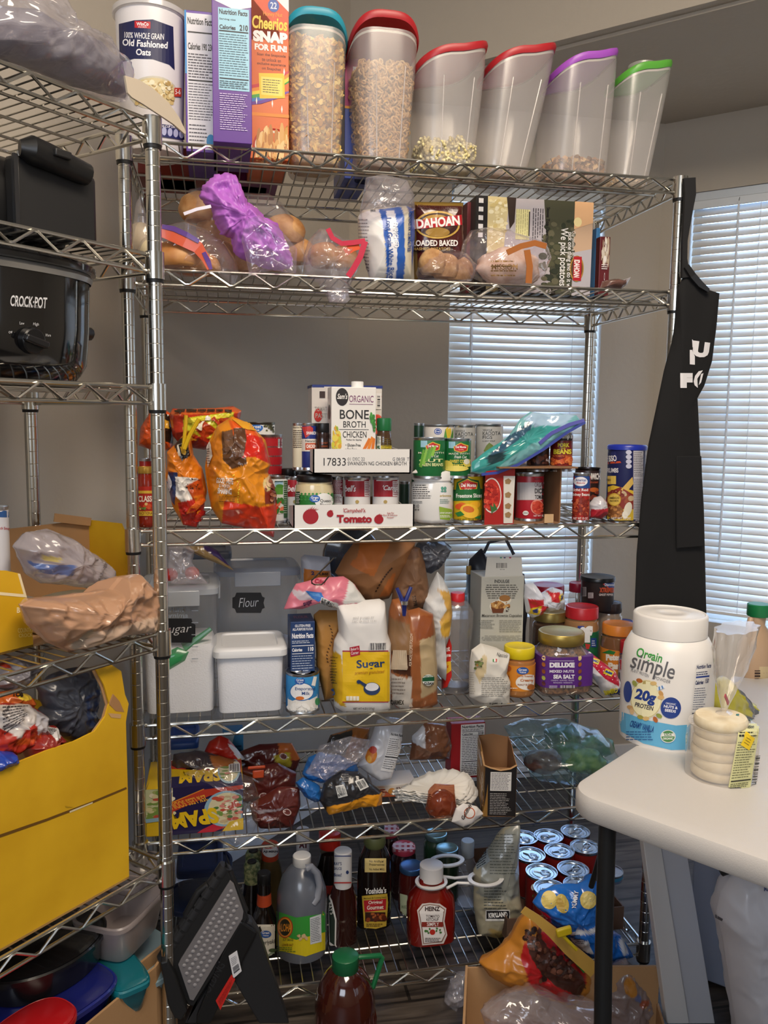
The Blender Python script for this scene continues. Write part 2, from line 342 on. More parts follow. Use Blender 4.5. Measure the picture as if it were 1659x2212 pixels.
def window(n, a, d, u0, u1, nrm, fr_label, pitch=.027, wand=None, cords=()):
    # a: wall start, d: along, nrm: into the room
    ang = atan2(d.y, d.x); w = u1-u0; c = a+d*(u0+u1)/2
    F = MB()
    for u in (u0+.012, u1-.012): q = a+d*u-nrm*.095; F.box((q.x, q.y, (WZ0+WZ1)/2), (.024, .05, WZ1-WZ0), TRIM, ang)
    q = c-nrm*.095; F.box((q.x, q.y, WZ1-.012), (w, .05, .024), TRIM, ang); F.box((q.x, q.y, WZ0+.012), (w, .05, .024), TRIM, ang)
    q = c-nrm*.09; F.box((q.x, q.y, (WZ0+WZ1)/2), (w, .03, .035), TRIM, ang)
    f = struct('window_%d' % n, F, smooth=False)
    G = MB(); q = c-nrm*.1; G.box((q.x, q.y, (WZ0+WZ1)/2), (w-.04, .004, WZ1-WZ0-.04), film('#f4faff', .02, gloss=.1), ang); g = G.obj('pane', f, smooth=False)
    q = c-nrm*.024
    root = thing('window_blind', fr_label, 'blind', (q.x, q.y, WZ0+.03), ang)
    B = MB(); H = WZ1-WZ0-.03; B.box((0, 0, H-.02), (w-.02, .035, .04), mat('#cfd6dc', .35, .3)); B.box((0, -.02, H-.045), (w-.01, .004, .03), mat('#d9dee2', .35, .3)); B.obj('headrail', root, bevel=.002)
    ns = int((H-.06)/pitch); pt = (H-.06)/ns
    for i in range(ns):
        B = MB(); z = H-.055-pt*(i+.5); sw = .0152; R = []; th = radians(66)
        for j in range(7):
            s_ = -1+2*j/6; yy = s_*sw*cos(th); zz = s_*sw*sin(th)*1.0; bow = (1-s_*s_)*.002; R.append((yy-bow*sin(th), zz+bow*cos(th)))
        vs = [(x, y, z+zz) for x in (-w/2+.006, w/2-.006) for y, zz in R]; B.add(vs, [(j, j+1, 8+j, 7+j) for j in range(6)], SLAT)
        B.obj('slat', root, thick=.0008, angle=0)
    B = MB(); B.box((0, 0, .006), (w-.02, .028, .012), SLAT); B.obj('bottom_rail', root, bevel=.002)
    B = MB()
    for u in cords:
        B.tube([(u, -.017, .01), (u, -.017, H-.03)], .0011, WHITE, 5); B.tube([(u+.004, .016, .01), (u+.004, .016, H-.03)], .0011, WHITE, 5)
    B.obj('ladder_cord', root)
    if wand:
        B = MB(); B.tube([(wand[0], -.03, wand[1]), (wand[0], -.03, H-.05)], .0042, mat('#dfe3e6', .2), 6); B.tube([(wand[0], -.03, H-.05), (wand[0], -.01, H-.02)], .0015, STEEL, 6); B.obj('tilt_wand', root)
    return root
window(1, CB, Vector((1, 0)), bw0, bw1, Vector((0, -1)), 'narrow white slatted blind behind the shelves, next to the tall wire post', wand=(-.21, .93), cords=(-.20, .18))
window(2, CR, Vector((S2, -S2)), rw0, rw1, Vector((-S2, -S2)), 'wide white slatted blind on the right beside the hanging black apron', wand=(-.36, .20), cords=(-.29, .3))
# ---------------------------------------------------------------- wire shelving
def make_shelf(root, Wd, Dp, z, nw, zig, lw=3):
    h = .029; b = MB(); R = .0036
    for zz in (0, -h):
        for y in (0, Dp): b.tube([(.012, y, zz), (Wd-.012, y, zz)], R if zz == 0 else R*.95, CHROME, 8)
        for x in (0, Wd): b.tube([(x, .012, zz), (x, Dp-.012, zz)], R if zz == 0 else R*.95, CHROME, 8)
    def zz_(p0, p1, n):
        p0 = Vector(p0); p1 = Vector(p1); pts = []
        for i in range(2*n+1):
            q = p0.lerp(p1, i/(2*n)); t = (p1-p0).normalized()*.004; zc = -.003 if i % 2 else -h+.003
            for sgn in ((-1, 1) if 0 < i < 2*n else (0,)): pts.append(q+t*sgn+Vector((0, 0, zc)))
        b.tube(pts, .0026, CHROME, 6)
    zz_((.03, -.004, 0), (Wd-.03, -.004, 0), zig); zz_((.03, Dp+.004, 0), (Wd-.03, Dp+.004, 0), zig)
    ns = max(4, round(Dp/.075)); zz_((-.004, .03, 0), (-.004, Dp-.03, 0), ns); zz_((Wd+.004, .03, 0), (Wd+.004, Dp-.03, 0), ns)
    rails = b.obj('shelf', root, loc=(0, 0, z))
    m = MB()
    for i in range(nw):
        x = .03+(Wd-.06)*i/(nw-1); m.tube([(x, -.001, -.0015), (x, Dp+.001, -.0015)], .0016, CHROME2, 5)
    for i in range(lw):
        y = Dp*(i+1)/(lw+1); m.tube([(.004, y, -.006), (Wd-.004, y, -.006)], .0026, CHROME2, 6)
    m.obj('wire_mat', rails)
    for x in (0, Wd):
        for y in (0, Dp):
            c = MB(); c.lathe([(.0135, -.041), (.0168, -.041), (.0168, .006), (.0135, .006)], CHROME, 24, (x, y, 0)); sx = 1 if x == 0 else -1; sy = 1 if y == 0 else -1
            for zz in (0, -h):
                for dx, dy in ((sx*.016, 0), (0, sy*.016)): c.tube([(x+dx*.9, y+dy*.9, zz), (x+dx*1.25, y+dy*1.25, zz)], [.0055, .004], CHROME, 8)
            c.obj('collar', rails)
            c = MB(); c.lathe([(.0132, -.047), (.0152, -.047), (.0158, -.041), (.0132, -.041)], BLACK, 20, (x, y, 0)); c.obj('collar_clip', rails)
    return rails
def make_unit(fr, Wd, Dp, heights, top, label, nw, zig):
    root = thing('wire_shelving_unit', label, 'shelving unit', fr.o, fr.a)
    for x in (0, Wd):
        for y in (0, Dp):
            p = MB(); prof = [(.0125, .05)]; z = .06
            while z < top-.02: prof += [(.0127, z-.0055), (.0127, z-.0007), (.0123, z), (.0127, z+.0007), (.0127, z+.0055)]; z += .0254
            prof += [(.0127, top), (.011, top+.002)]; p.lathe(prof, CHROME, 24, (x, y, 0)); p.obj('post', root, angle=20)
            p = MB(); p.lathe([(.019, 0), (.019, .006), (.013, .01), (.008, .012), (.008, .03), (.0145, .034), (.0145, .055)], CHROME, 20, (x, y, 0)); p.obj('levelling_foot', root)
    for h in heights: make_shelf(root, Wd, Dp, h, nw, zig)
    return root
HM = [1.889, 1.644, 1.118, .704, .442, .075]; WM, DM = 1.19, .441
HL = [1.864, 1.636, 1.406, .953, .501]; DL = .376; WL = .9
make_unit(MAIN, WM, DM, HM, 1.893, 'wide six-tier chrome wire shelving unit in front of the window', 47, 13)
_lf = Fr(*(LEFT.w(-WL, 0, 0).xy), LA)
make_unit(_lf, WL, DL, HL, 1.868, 'chrome wire shelving unit at the left, standing at an angle along the wall', 36, 10)
# ---------------------------------------------------------------- product builders
def proj(p):
    d = Vector(p)-CAMP; z = FW.dot(d); return (829.5+FPX*RT.dot(d)/z, 1106-FPX*UP.dot(d)/z)
def bq(root, w, dep, h, face='F'):
    M = wmat(root); x = w/2
    c = {'F': [(-x, 0, h), (x, 0, h), (x, 0, 0), (-x, 0, 0)], 'L': [(-x, dep, h), (-x, 0, h), (-x, 0, 0), (-x, dep, 0)],
         'R': [(x, 0, h), (x, dep, h), (x, dep, 0), (x, 0, 0)], 'T': [(-x, dep, h), (x, dep, h), (x, 0, h), (-x, 0, h)]}[face]
    return [proj(M@Vector(p)) for p in c]
def can(l, r, top, k, z, label, band='#ffffff', name='food_can', cat='can', fr=MAIN, group=None, lid='#c9ccd0', pull=False, kc=None, metal=.35, rib=0):
    p, R, h = place(l, r, top, k, z, fr); d = depth(p)
    if kc is None: p, R, h = place(l, r, top, k+R, z, fr)
    t = thing(name, label, cat, p, fr.a, group); b = MB(); st = mat(lid, .3, 1)
    b.lathe([(R*.9, 0), (R, 0), (R, .003), (R*.97, .005), (R*.97, h-.005), (R, h-.003), (R, h), (R*.955, h), (R*.94, h-.004), (R*.5, h-.0045), (R*.48, h-.0035), (.001, h-.0035)], st, 40); b.obj('can_body', t)
    b = MB(); pr = [(R*.975, .006)]
    n = 9 if rib else 1
    for i in range(n+1):
        zz = .007+(h-.014)*i/n; pr += [(R*.985-(rib if i % 2 else 0), zz)]
    pr += [(R*.975, h-.006)]; b.lathe(pr, mat(band, metal), 48, cap0=False, cap1=False); L = b.obj('label', t); L['label'] = 'printed paper label'
    if pull:
        b = MB(); b.tube([(R*.25*cos(a)*1.3-R*.35, R*.25*sin(a), h-.001) for a in [2*pi*i/14 for i in range(14)]], .0014, STEEL, 5, closed=True); b.lathe([(R*.72, 0), (R*.74, .001), (R*.76, 0)], STEEL, 30, (0, 0, h-.004)); b.obj('pull_tab', t)
    t['R'] = R; t['h'] = h; return t, L
def jar(l, r, top, k, z, label, fill, lid, name='jar', cat='jar', lidh=.018, neck=.9, glass=False, lidr=None, body=None, e=2, dep=None, labr=None, labc='#ffffff', sh=.02, group=None, lidm=0, fr=MAIN, kc=None, fillf=None, rib=True, lidrough=.35):
    # jar with shoulder, screw lid and optional label band (labr = (low, high) fractions of height)
    p, R, h = place(l, r, top, k, z, fr)
    if kc is None: p, R, h = place(l, r, top, k+(dep/2 if dep else R), z, fr)
    t = thing(name, label, cat, p, fr.a, group); ry = dep/2 if dep else R; q = ry/R; lr = lidr or R*.93; b = MB(); bodyh = h-lidh
    secs = [(0, R*.8, ry*.8), (.003, R*.93, ry*.93), (.010, R, ry), (bodyh-sh-.008, R, ry), (bodyh-sh*.5, R*.96, ry*.96), (bodyh-.006, lr*.93, lr*.93), (bodyh+lidh*.5, lr*.92, lr*.92)]
    m = body or mat(fill, .18, coat=.6)
    def ring(S, mm, ee, n=48, fx=0):
        b_ = MB(); RR = []
        for zz, rx, ry_ in S:
            f = ee if fx or zz < bodyh-sh*.8 else 2
            RR.append([(rx*math.copysign(abs(cos(a))**(2/f), cos(a)), ry_*math.copysign(abs(sin(a))**(2/f), sin(a)), zz) for a in [2*pi*(j+.5)/n for j in range(n)]])
        b_.loft(RR, mm); return b_
    B = ring(secs, m, e).obj('jar_body', t)
    if body and fill:
        ff = fillf or .9; S = [(.004, R*.8, ry*.8), (.011, R*.94, ry*.94), (min(bodyh-sh-.008, ff*h), R*.94, ry*.94)]
        if ff*h > bodyh-sh: S.append((min(ff*h, bodyh-.004), lr*.86, lr*.86))
        C = ring(S, mat(fill, .45, bump=.3, bs=90) if isinstance(fill, str) else fill, e).obj('contents', t)
    lb = MB(); n = 60; pr = [(lr*.985, 0), (lr, .001), (lr, lidh-.003), (lr*.97, lidh-.0005), (lr*.9, lidh), (lr*.86, lidh-.001), (.001, lidh-.001)]
    lb.loft([[((rr*(1+(.012 if (rib and j % 2 and 0 < i < 3) else 0)))*cos(2*pi*j/n), (rr*(1+(.012 if (rib and j % 2 and 0 < i < 3) else 0)))*sin(2*pi*j/n), bodyh+zz) for j in range(n)] for i, (rr, zz) in enumerate(pr)], mat(lid, lidrough, lidm))
    LD = lb.obj('lid', t); LD['label'] = 'screw-on lid'; Lb = B
    if labr:
        z0, z1 = labr[0]*h, labr[1]*h; Lb = ring([(z0, R*1.008, ry*1.008*1), (z1, R*1.008, ry*1.008)], mat(labc, .4), e, 48, 1); Lb = Lb.obj('label_band', t)
    t['R'] = R; t['h'] = h; return t, Lb, LD
def carton(l, r, top, k, z, dep, label, col, name='food_box', cat='box', fr=MAIN, rot=0, group=None, rough=.4, sides=None, bev=.0015, w=None, h=None):
    p, hw, hh = place(l, r, top, k, z, fr); W_ = w or hw*2; H_ = h or hh; t = thing(name, label, cat, p, fr.a+rot, group); b = MB()
    b.box((0, dep/2, H_/2), (W_, dep, H_), mat(col, rough)); B = b.obj('box_body', t, smooth=False, bevel=bev); t['w'] = W_; t['h'] = H_; return t, B, W_, H_
def tray(l, r, top, k, z, dep, label, col, fr=MAIN, rot=0, th=.003, sl=0):
    p, hw, h = place(l, r, top, k, z, fr); w = hw*2; t = thing('cardboard_tray', label, 'tray', p, fr.a+rot); b = MB(); m = mat(col, .6); mi = mat('#a98a66', .8)
    b.box((0, th/2, h/2), (w, th, h), m); F = b.obj('front_wall', t, smooth=False)
    b = MB(); b.box((0, dep/2, th/2), (w, dep, th), mi); b.obj('tray_base', t, smooth=False)
    for sx in (-1, 1):
        b = MB(); x = sx*(w/2-th/2); b.prism([(0, 0), (dep, 0), (dep, h*(1-sl*.3)), (dep*.5, h*(1-sl)), (0, h)], -th/2, th/2, m, 'y')
        b.v = [(x+q[1], q[0], q[2]) for q in b.v]; b.obj('side_wall', t, smooth=False)
    b = MB(); b.box((0, dep-th/2, h*.45), (w, th, h*.9), mi); b.obj('back_wall', t, smooth=False)
    return t, F, w, h
def creas(p, f, sd):          # sharp creases of thin film
    q = p*f*1.3+Vector((sd*3.1, sd*1.7, sd)); d = noise.voronoi(q, distance_metric='DISTANCE')[0]; d2 = noise.voronoi(q*2.7, distance_metric='DISTANCE')[0]
    return .8-(d[1]-d[0])*1.9-(d2[1]-d2[0])*.75+noise.noise(q*.5)*.5
def crump(p, f, sd):
    q = p*f+Vector((sd*3.1, sd*1.7, sd)); return (1-abs(noise.noise(q))*3.2)*.6+(1-abs(noise.noise(q*2.4))*3)*.28+noise.noise(q*.5)*.5
def inpoly(x, y, P):
    c = False; n = len(P)
    for i in range(n):
        x0, y0 = P[i]; x1, y1 = P[i-1]
        if (y0 > y) != (y1 > y) and x < (x1-x0)*(y-y0)/(y1-y0)+x0: c = not c
    return c
def bag(name, label, cat, pts, k, th, base='#cccccc', paint=(), m=None, amp=.0035, freq=22, fr=MAIN, seed=0, group=None, cen=None, n=110, rings=20, jag=.0, parent=None, lean=0, pw=2.2, zmin=None, an=None, sharp=False):
    """a pillow-like wrapper: outline given in photograph coordinates on the plane k, th = half thickness, crumpled front and back"""
    P3 = [on(x, y, fr, k) for x, y in pts]; uv = [((p-fr.o).dot(fr.ex), p.z) for p in P3]
    if cen is None: cen = (sum(x for x, y in pts)/len(pts), sum(y for x, y in pts)/len(pts))
    c3 = on(cen[0], cen[1], fr, k); cu, cv = (c3-fr.o).dot(fr.ex), c3.z; rnd = random.Random(seed+3)
    seg = [sqrt((uv[i][0]-uv[i-1][0])**2+(uv[i][1]-uv[i-1][1])**2) for i in range(len(uv))]; tot = sum(seg); out = []; opx = []
    for i in range(len(uv)):
        a = uv[i-1]; b_ = uv[i]; pa = pts[i-1]; pb_ = pts[i]; m_ = max(1, round(n*seg[i]/tot))
        for j in range(m_):
            t = j/m_; jx, jy = rnd.gauss(0, jag), rnd.gauss(0, jag)
            out.append((a[0]*(1-t)+b_[0]*t+jx, a[1]*(1-t)+b_[1]*t+jy)); opx.append((pa[0]*(1-t)+pb_[0]*t, pa[1]*(1-t)+pb_[1]*t))
    N = len(out); u0 = sum(q[0] for q in uv)/len(uv); v0 = min(q[1] for q in uv) if zmin is None else zmin
    root = parent or thing(name, label, cat, fr.w(u0, k, v0), fr.a, group); B = MB(); vs = []; cols = []; ax = an or Vector((1, 1, 1)); CF = creas if (m in FILMS or sharp) else crump
    def colr(px, py):
        c = base
        for q in paint:
            if q[0] == 'E':
                if ((px-q[1])/q[3])**2+((py-q[2])/q[4])**2 < 1: c = q[5]
            elif inpoly(px, py, q[0]): c = q[1]
        return lin(c)
    for side in (-1, 1):
        for i in range(rings+1 if side == -1 else rings):
            s = sin(pi/2*i/rings)
            for j in range(N if i else 1):
                U = cu+(out[j][0]-cu)*s; V = cv+(out[j][1]-cv)*s; px = cen[0]+(opx[j][0]-cen[0])*s; py = cen[1]+(opx[j][1]-cen[1])*s
                T = th*(max(0, 1-s**pw))**.6; e = min(1, (1-s)*6+.25); q = Vector((U*ax.x, side*.07, V*ax.z))
                y = side*(T+amp*CF(q, freq, seed)*e)+lean*(V-v0)
                du = amp*.5*noise.noise(q*freq*.8+Vector((9, 2, seed))); dv = amp*.5*noise.noise(q*freq*.8+Vector((3, 8, seed)))
                zz = V+dv-v0
                if zmin is not None: zz = max(zz, 0)
                vs.append((U+du-u0, y, zz)); cols.append(colr(px, py))
    fs = []; K = 1+rings*N
    def idx(side, i, j):
        if side == 0 or i == rings: return 0 if i == 0 else 1+(i-1)*N+j % N
        return K if i == 0 else K+1+(i-1)*N+j % N
    for side in (0, 1):
        for i in range(rings):
            for j in range(N):
                if i == 0: f = (idx(side, 0, 0), idx(side, 1, j), idx(side, 1, j+1))
                else: f = (idx(side, i, j), idx(side, i+1, j), idx(side, i+1, j+1), idx(side, i, j+1))
                fs.append(f if side == 0 else f[::-1])
    mm = m or printed(.28, .3); B.add(vs, fs, mm); B.col = cols
    o = B.obj('wrapper' if not parent else name, root, angle=0)
    return root, o
CLEAR = film('#fdfbff', .06, '#f4f0f6', .32, .04); CLEAR2 = film('#f6f4f8', .17, '#dcd8dd', .24, .07); WRAP = film('#ffffff', .02, '#ece8ee', .12, .05); FROST = film('#f6f4f2', .24, '#f4efec', .1, .25); FILMS = [CLEAR, CLEAR2, WRAP]; JARP = film('#f6f2ee', .08, '#e0dcd8', .18, .05)
def blob(name, label, cat, p, r, m, group=None, seed=0, amp=.05, flat=0, a=0, tilt=None):
    t = thing(name, label, cat, p, a, group, tilt); B = MB(); nu, nv = 28, 16; R = []
    for i in range(1, nv):
        th = pi*i/nv; ring = []
        for j in range(nu):
            ph = 2*pi*j/nu; q = Vector((sin(th)*cos(ph), sin(th)*sin(ph), -cos(th))); f = 1+amp*noise.noise(q*1.8+Vector((seed, 0, 0))); ring.append((q.x*r[0]*f, q.y*r[1]*f, r[2]+max(-r[2]*(1-flat), q.z*r[2]*f)))
        R.append(ring)
    B.loft(R, m); o = B.obj('body', t); return t, o
# ================================================================ top shelf
z = HM[0]
# oats canister
p, R, h = place(258, 402, 30, .10, z); t = thing('oats_canister', 'white oatmeal canister with a navy label, first item on the top shelf', 'canister', p)
b = MB(); b.lathe([(R*.86, 0), (R*.88, .003), (R, h-.012)], mat('#ece8ea', .35), 48); B = b.obj('canister_body', t)
b = MB(); b.lathe([(R*1.03, 0), (R*1.08, .002), (R*1.08, .012), (R*1.02, .015), (R*.9, .013), (.001, .013)], film('#f4f2f2', .6, '#f2f0f0', .2, .2), 48, (0, 0, h-.014)); b.obj('lid', t)
D = Deco(B, 8)
D.P([(257, 52), (290, 44), (330, 42), (374, 58), (375, 96), (377, 152), (365, 140), (330, 128), (290, 127), (259, 136)], '#1f2350').P([(291, 45), (325, 47), (325, 62), (291, 60)], '#c2242b')
D.T('WinCo', 295, 48, 321, 56, '#f8f4f4', bold=.03).T('FOODS', 299, 57, 317, 60, '#f8f4f4').T('100% WHOLE GRAIN', 269, 71, 354, 84, '#f4f2f4', 3).T('Old Fashioned', 265, 87, 362, 102, '#f8f6f8', 4, bold=.025).T('Oats', 294, 106, 326, 120, '#f8f6f8', 3, bold=.025)
D.E(330, 200, 52, 36, '#cfc8b6').E(330, 200, 48, 32, '#d8c796').scat(290, 178, 372, 225, 150, ['#e8d9a8', '#d2b87c', '#f0e6c4', '#b99a5e'], 3, 6).R(375, 190, 390, 209, '#c8402c').T('5-6', 377, 193, 388, 204, '#ffffff')
D.P([(345, 268), (395, 275), (396, 302), (347, 296)], '#2a2f66')
for i in range(4): D.E(354+i*12, 284+i*2, 5, 9, '#b9bce0')
D.T('10 CUP DRY MIX', 349, 272, 392, 277, '#ffffff', 4).build(t)
# boxes on edge (narrow side facing out)
def edgebox(l, r, top, k, w, hh, dep, label, col, name='cereal_box', rot=0):
    p, hw, h = place(l, r, top, k, z); t = thing(name, label, 'box', p, rot); b = MB(); W_ = w or hw*2; H_ = hh or h; b.box((0, dep/2, H_/2), (W_, dep, H_), mat(col, .35)); B = b.obj('box_body', t, smooth=False, bevel=.001); return t, B, W_, H_
t, B, w, h = edgebox(403, 468, 24, .045, None, None, .2, 'blue and purple cereal box standing on edge beside the oatmeal canister', '#5a2f9c')
D = Deco(B).quad(*bq(t, w, .2, h)); D.R(0, 0, 6, 45, '#2f8fd6').R(6, 2, 98, 98, '#e7e5ea').T('Nutrition Facts', 10, 5, 92, 10, '#17151c', bold=.03).T('Calories 190 230', 10, 23, 92, 28, '#17151c', bold=.03)
D.R(10, 15, 94, 16, '#17151c').L(10, 30, 94, 48, 9, '#55525c').R(10, 49, 94, 50, '#17151c').L(10, 51, 94, 78, 14, '#55525c', .3).L(10, 80, 74, 96, 6, '#55525c', .3).E(80, 92, 14, 5, '#2f8fc6').build(t, 'printed_side')
t, B, w, h = edgebox(461, 544, -14, -.03, None, None, .2, 'tall purple cereal box standing on edge with a nutrition panel', '#5b2a8e')
D = Deco(B).quad(*bq(t, w, .2, h)); D.P([(0, 0), (100, 0), (100, 8), (60, 11), (0, 5)], '#efecf2').R(16, 10, 94, 65, '#9fd0e4').T('Nutrition Facts', 19, 11, 90, 14.5, '#171420', bold=.03).T('Serving size', 19, 17, 60, 18.6, '#171420').T('Calories', 19, 21.5, 60, 24.5, '#171420', bold=.03).T('210', 70, 20.5, 91, 24.5, '#171420', bold=.03)
D.R(18, 25.2, 92, 26, '#171420').L(18, 27, 92, 56, 18, '#3c5866', .28, .1).R(18, 57, 92, 57.7, '#171420').L(18, 58.5, 92, 64, 4, '#3c5866').L(18, 67, 90, 92, 17, '#cdbce2', .4).build(t, 'printed_side')
t, B, w, h = edgebox(540, 624, -10, .06, None, None, .19, 'orange cereal box on edge with a rainbow stripe and white headline', '#d9661f')
D = Deco(B).quad(*bq(t, w, .19, h)); D.R(0, 0, 100, 28, '#d8532a').P([(60, 0), (100, 0), (100, 9)], '#f2e8e6').E(62, 6, 14, 4, '#3d5ba8').T('22', 54, 4, 70, 8, '#f2f0f2').P([(0, 28), (100, 26), (100, 60), (0, 66)], '#d8631f')
D.T('Honey Nut', 36, 10, 84, 13.5, '#e8952c').T('Cheerios', 8, 13, 96, 21, '#f0cf3c', bold=.03, shear=.1).T('SNAP', 10, 22, 97, 29, '#f6f2ee', bold=.07).T('FOR FUN!', 14, 30, 95, 34, '#f6f2ee', bold=.05)
for i, s_ in enumerate(('Scan the Snapcode', 'to unlock an', 'exclusive experience', 'on Snapchat')): D.T(s_, 20+i % 2*12, 35.5+i*2.8, 92-i % 2*12, 37.6+i*2.8, '#6a2a16')
for i, c in enumerate(('#c82c3c', '#e88a20', '#eed43a', '#49a84a', '#3c7cc8', '#6a3aa0')): D.P([(0, 56+i*2), (30, 54+i*2.1), (70, 49.5+i*2.2), (100, 44+i*2.4), (100, 46.4+i*2.4), (70, 51.7+i*2.2), (30, 56.1+i*2.1), (0, 58+i*2)], c)
D.P([(24, 48), (88, 47), (90, 62), (26, 63.5)], '#e7c62c').R(30, 50, 84, 61, '#f0dc6a').L(34, 51, 80, 60, 6, '#3a3016', .3)
for x, y in ((18, 65), (58, 66), (82, 69), (88, 46)): D.P([(x, y-2.5), (x+2, y), (x, y+2.5), (x-2, y)], '#fff7ee')
D.R(0, 72, 100, 74, '#e88a2a').E(60, 92, 52, 11, '#b52a1c').E(60, 92, 47, 9.5, '#f2e7cf').scat(20, 84, 100, 99, 60, ['#d9a45c', '#e8c486', '#b8793a'], 5, 9, .25).build(t, 'printed_side')
t, B, w, h = edgebox(744, 800, 118, .16, None, None, .18, 'magenta and blue box standing behind the cereal containers', '#1d3f9e')
D = Deco(B).quad(*bq(t, w, .18, h)); D.R(0, 0, 100, 42, '#a81f6e').R(0, 42, 100, 44, '#e9a02c').R(30, 10, 70, 55, '#e8e4e8').L(34, 12, 66, 40, 9, '#33303a', vert=True).B(34, 42, 66, 53, n=10, vert=True).build(t, 'printed_side')
for (l, r, kk, dp, col, lb, hh) in ((300, 440, .24, .16, '#8e2f1c', 'rust red box lying flat at the back of the top shelf', .06), (452, 600, .26, .15, '#7b2c66', 'plum coloured box lying flat at the back of the top shelf', .05)):
    p, hw, h = place(l, r, 300, kk, z+.004); t = thing('food_box', lb, 'box', p); b = MB(); b.box((0, dp/2, hh/2), (hw*2, dp, hh), mat(col, .4)); B = b.obj('box_body', t, smooth=False, bevel=.001)
    b = MB(); b.box((0, dp/2, .0005), (hw*1.4, dp*.5, .001), mat('#c9581f', .5)); b.obj('printed_panel', t, smooth=False)
# pour-lid containers
def dispenser(bl, br, by, tl, tr, tyl, tyr, k, lidc, label, slx, sly, dep=.17, arch=0):
    pb = on((bl+br)/2, by, MAIN, k); u = u_at((bl+br)/2, MAIN, k, z+.01); p = MAIN.w(u, k, z); d = depth(p); s_ = d/FPX
    ra = (br-bl)/2*s_; rb = (tr-tl)/2*s_; cx = ((tl+tr)/2-(bl+br)/2)*s_+.0; zt = z_at((tyl+tyr)/2, p)-z; t = thing('cereal_dispenser', label, 'food container', p)
    H_ = zt-.012; b = MB(); secs = [(0, ra*.93, dep*.42), (.006, ra, dep*.44)]
    for i in range(1, 9):
        f = i/8; rr = ra+(rb-ra)*f; ff = f**3
        secs.append(((lambda c, s__, f=f, ff=ff: .006+(H_-.006)*f+ff*(slx*c+sly*s__)), rr*(.97 if i == 8 else 1), dep*(.44+.06*f), cx*f))
    b.sup([(q[0], q[1], q[2]) if len(q) == 3 else (q[0], q[1], q[2], q[3], 0) for q in secs], FROST, 4, 48, (0, dep/2, 0), cap1=False); B = b.obj('container_body', t, angle=60)
    # raised ribs on the front wall
    b = MB()
    for x in (-.35, .55): b.tube([(x*ra, dep/2-dep*.44*.985, .02), (x*(ra+(rb-ra)*.8)+cx*.8, dep/2-dep*.49*.99, H_*.8)], .0016, FROST, 6)
    b.obj('wall_rib', t)
    b = MB(); L = []
    for (dz, q) in ((-.004, .97), (-.004, 1.03), (.004, 1.06), (.011, 1.04), (.015, .93), (.015, .6)):
        L.append(((lambda c, s__, dz=dz, q=q: H_+dz+(slx*c+sly*s__)*q+arch*(1-c*c*min(1, q))), rb*q, dep*.5*q, cx, 0))
    b.sup(L, mat(lidc, .38), 3.2, 56, (0, dep/2, 0)); b.obj('pour_lid', t, angle=50)
    b = MB(); b.sup([((lambda c, s__: H_-.009+slx*c*.98+sly*s__), rb*.99, dep*.49, cx, 0), ((lambda c, s__: H_-.005+slx*c+sly*s__), rb*1.0, dep*.5, cx, 0)], mat('#d8d2c8', .4), 3.2, 48, (0, dep/2, 0), False, False); b.obj('lid_rim', t)
    return t, ra, rb, cx, H_, dep
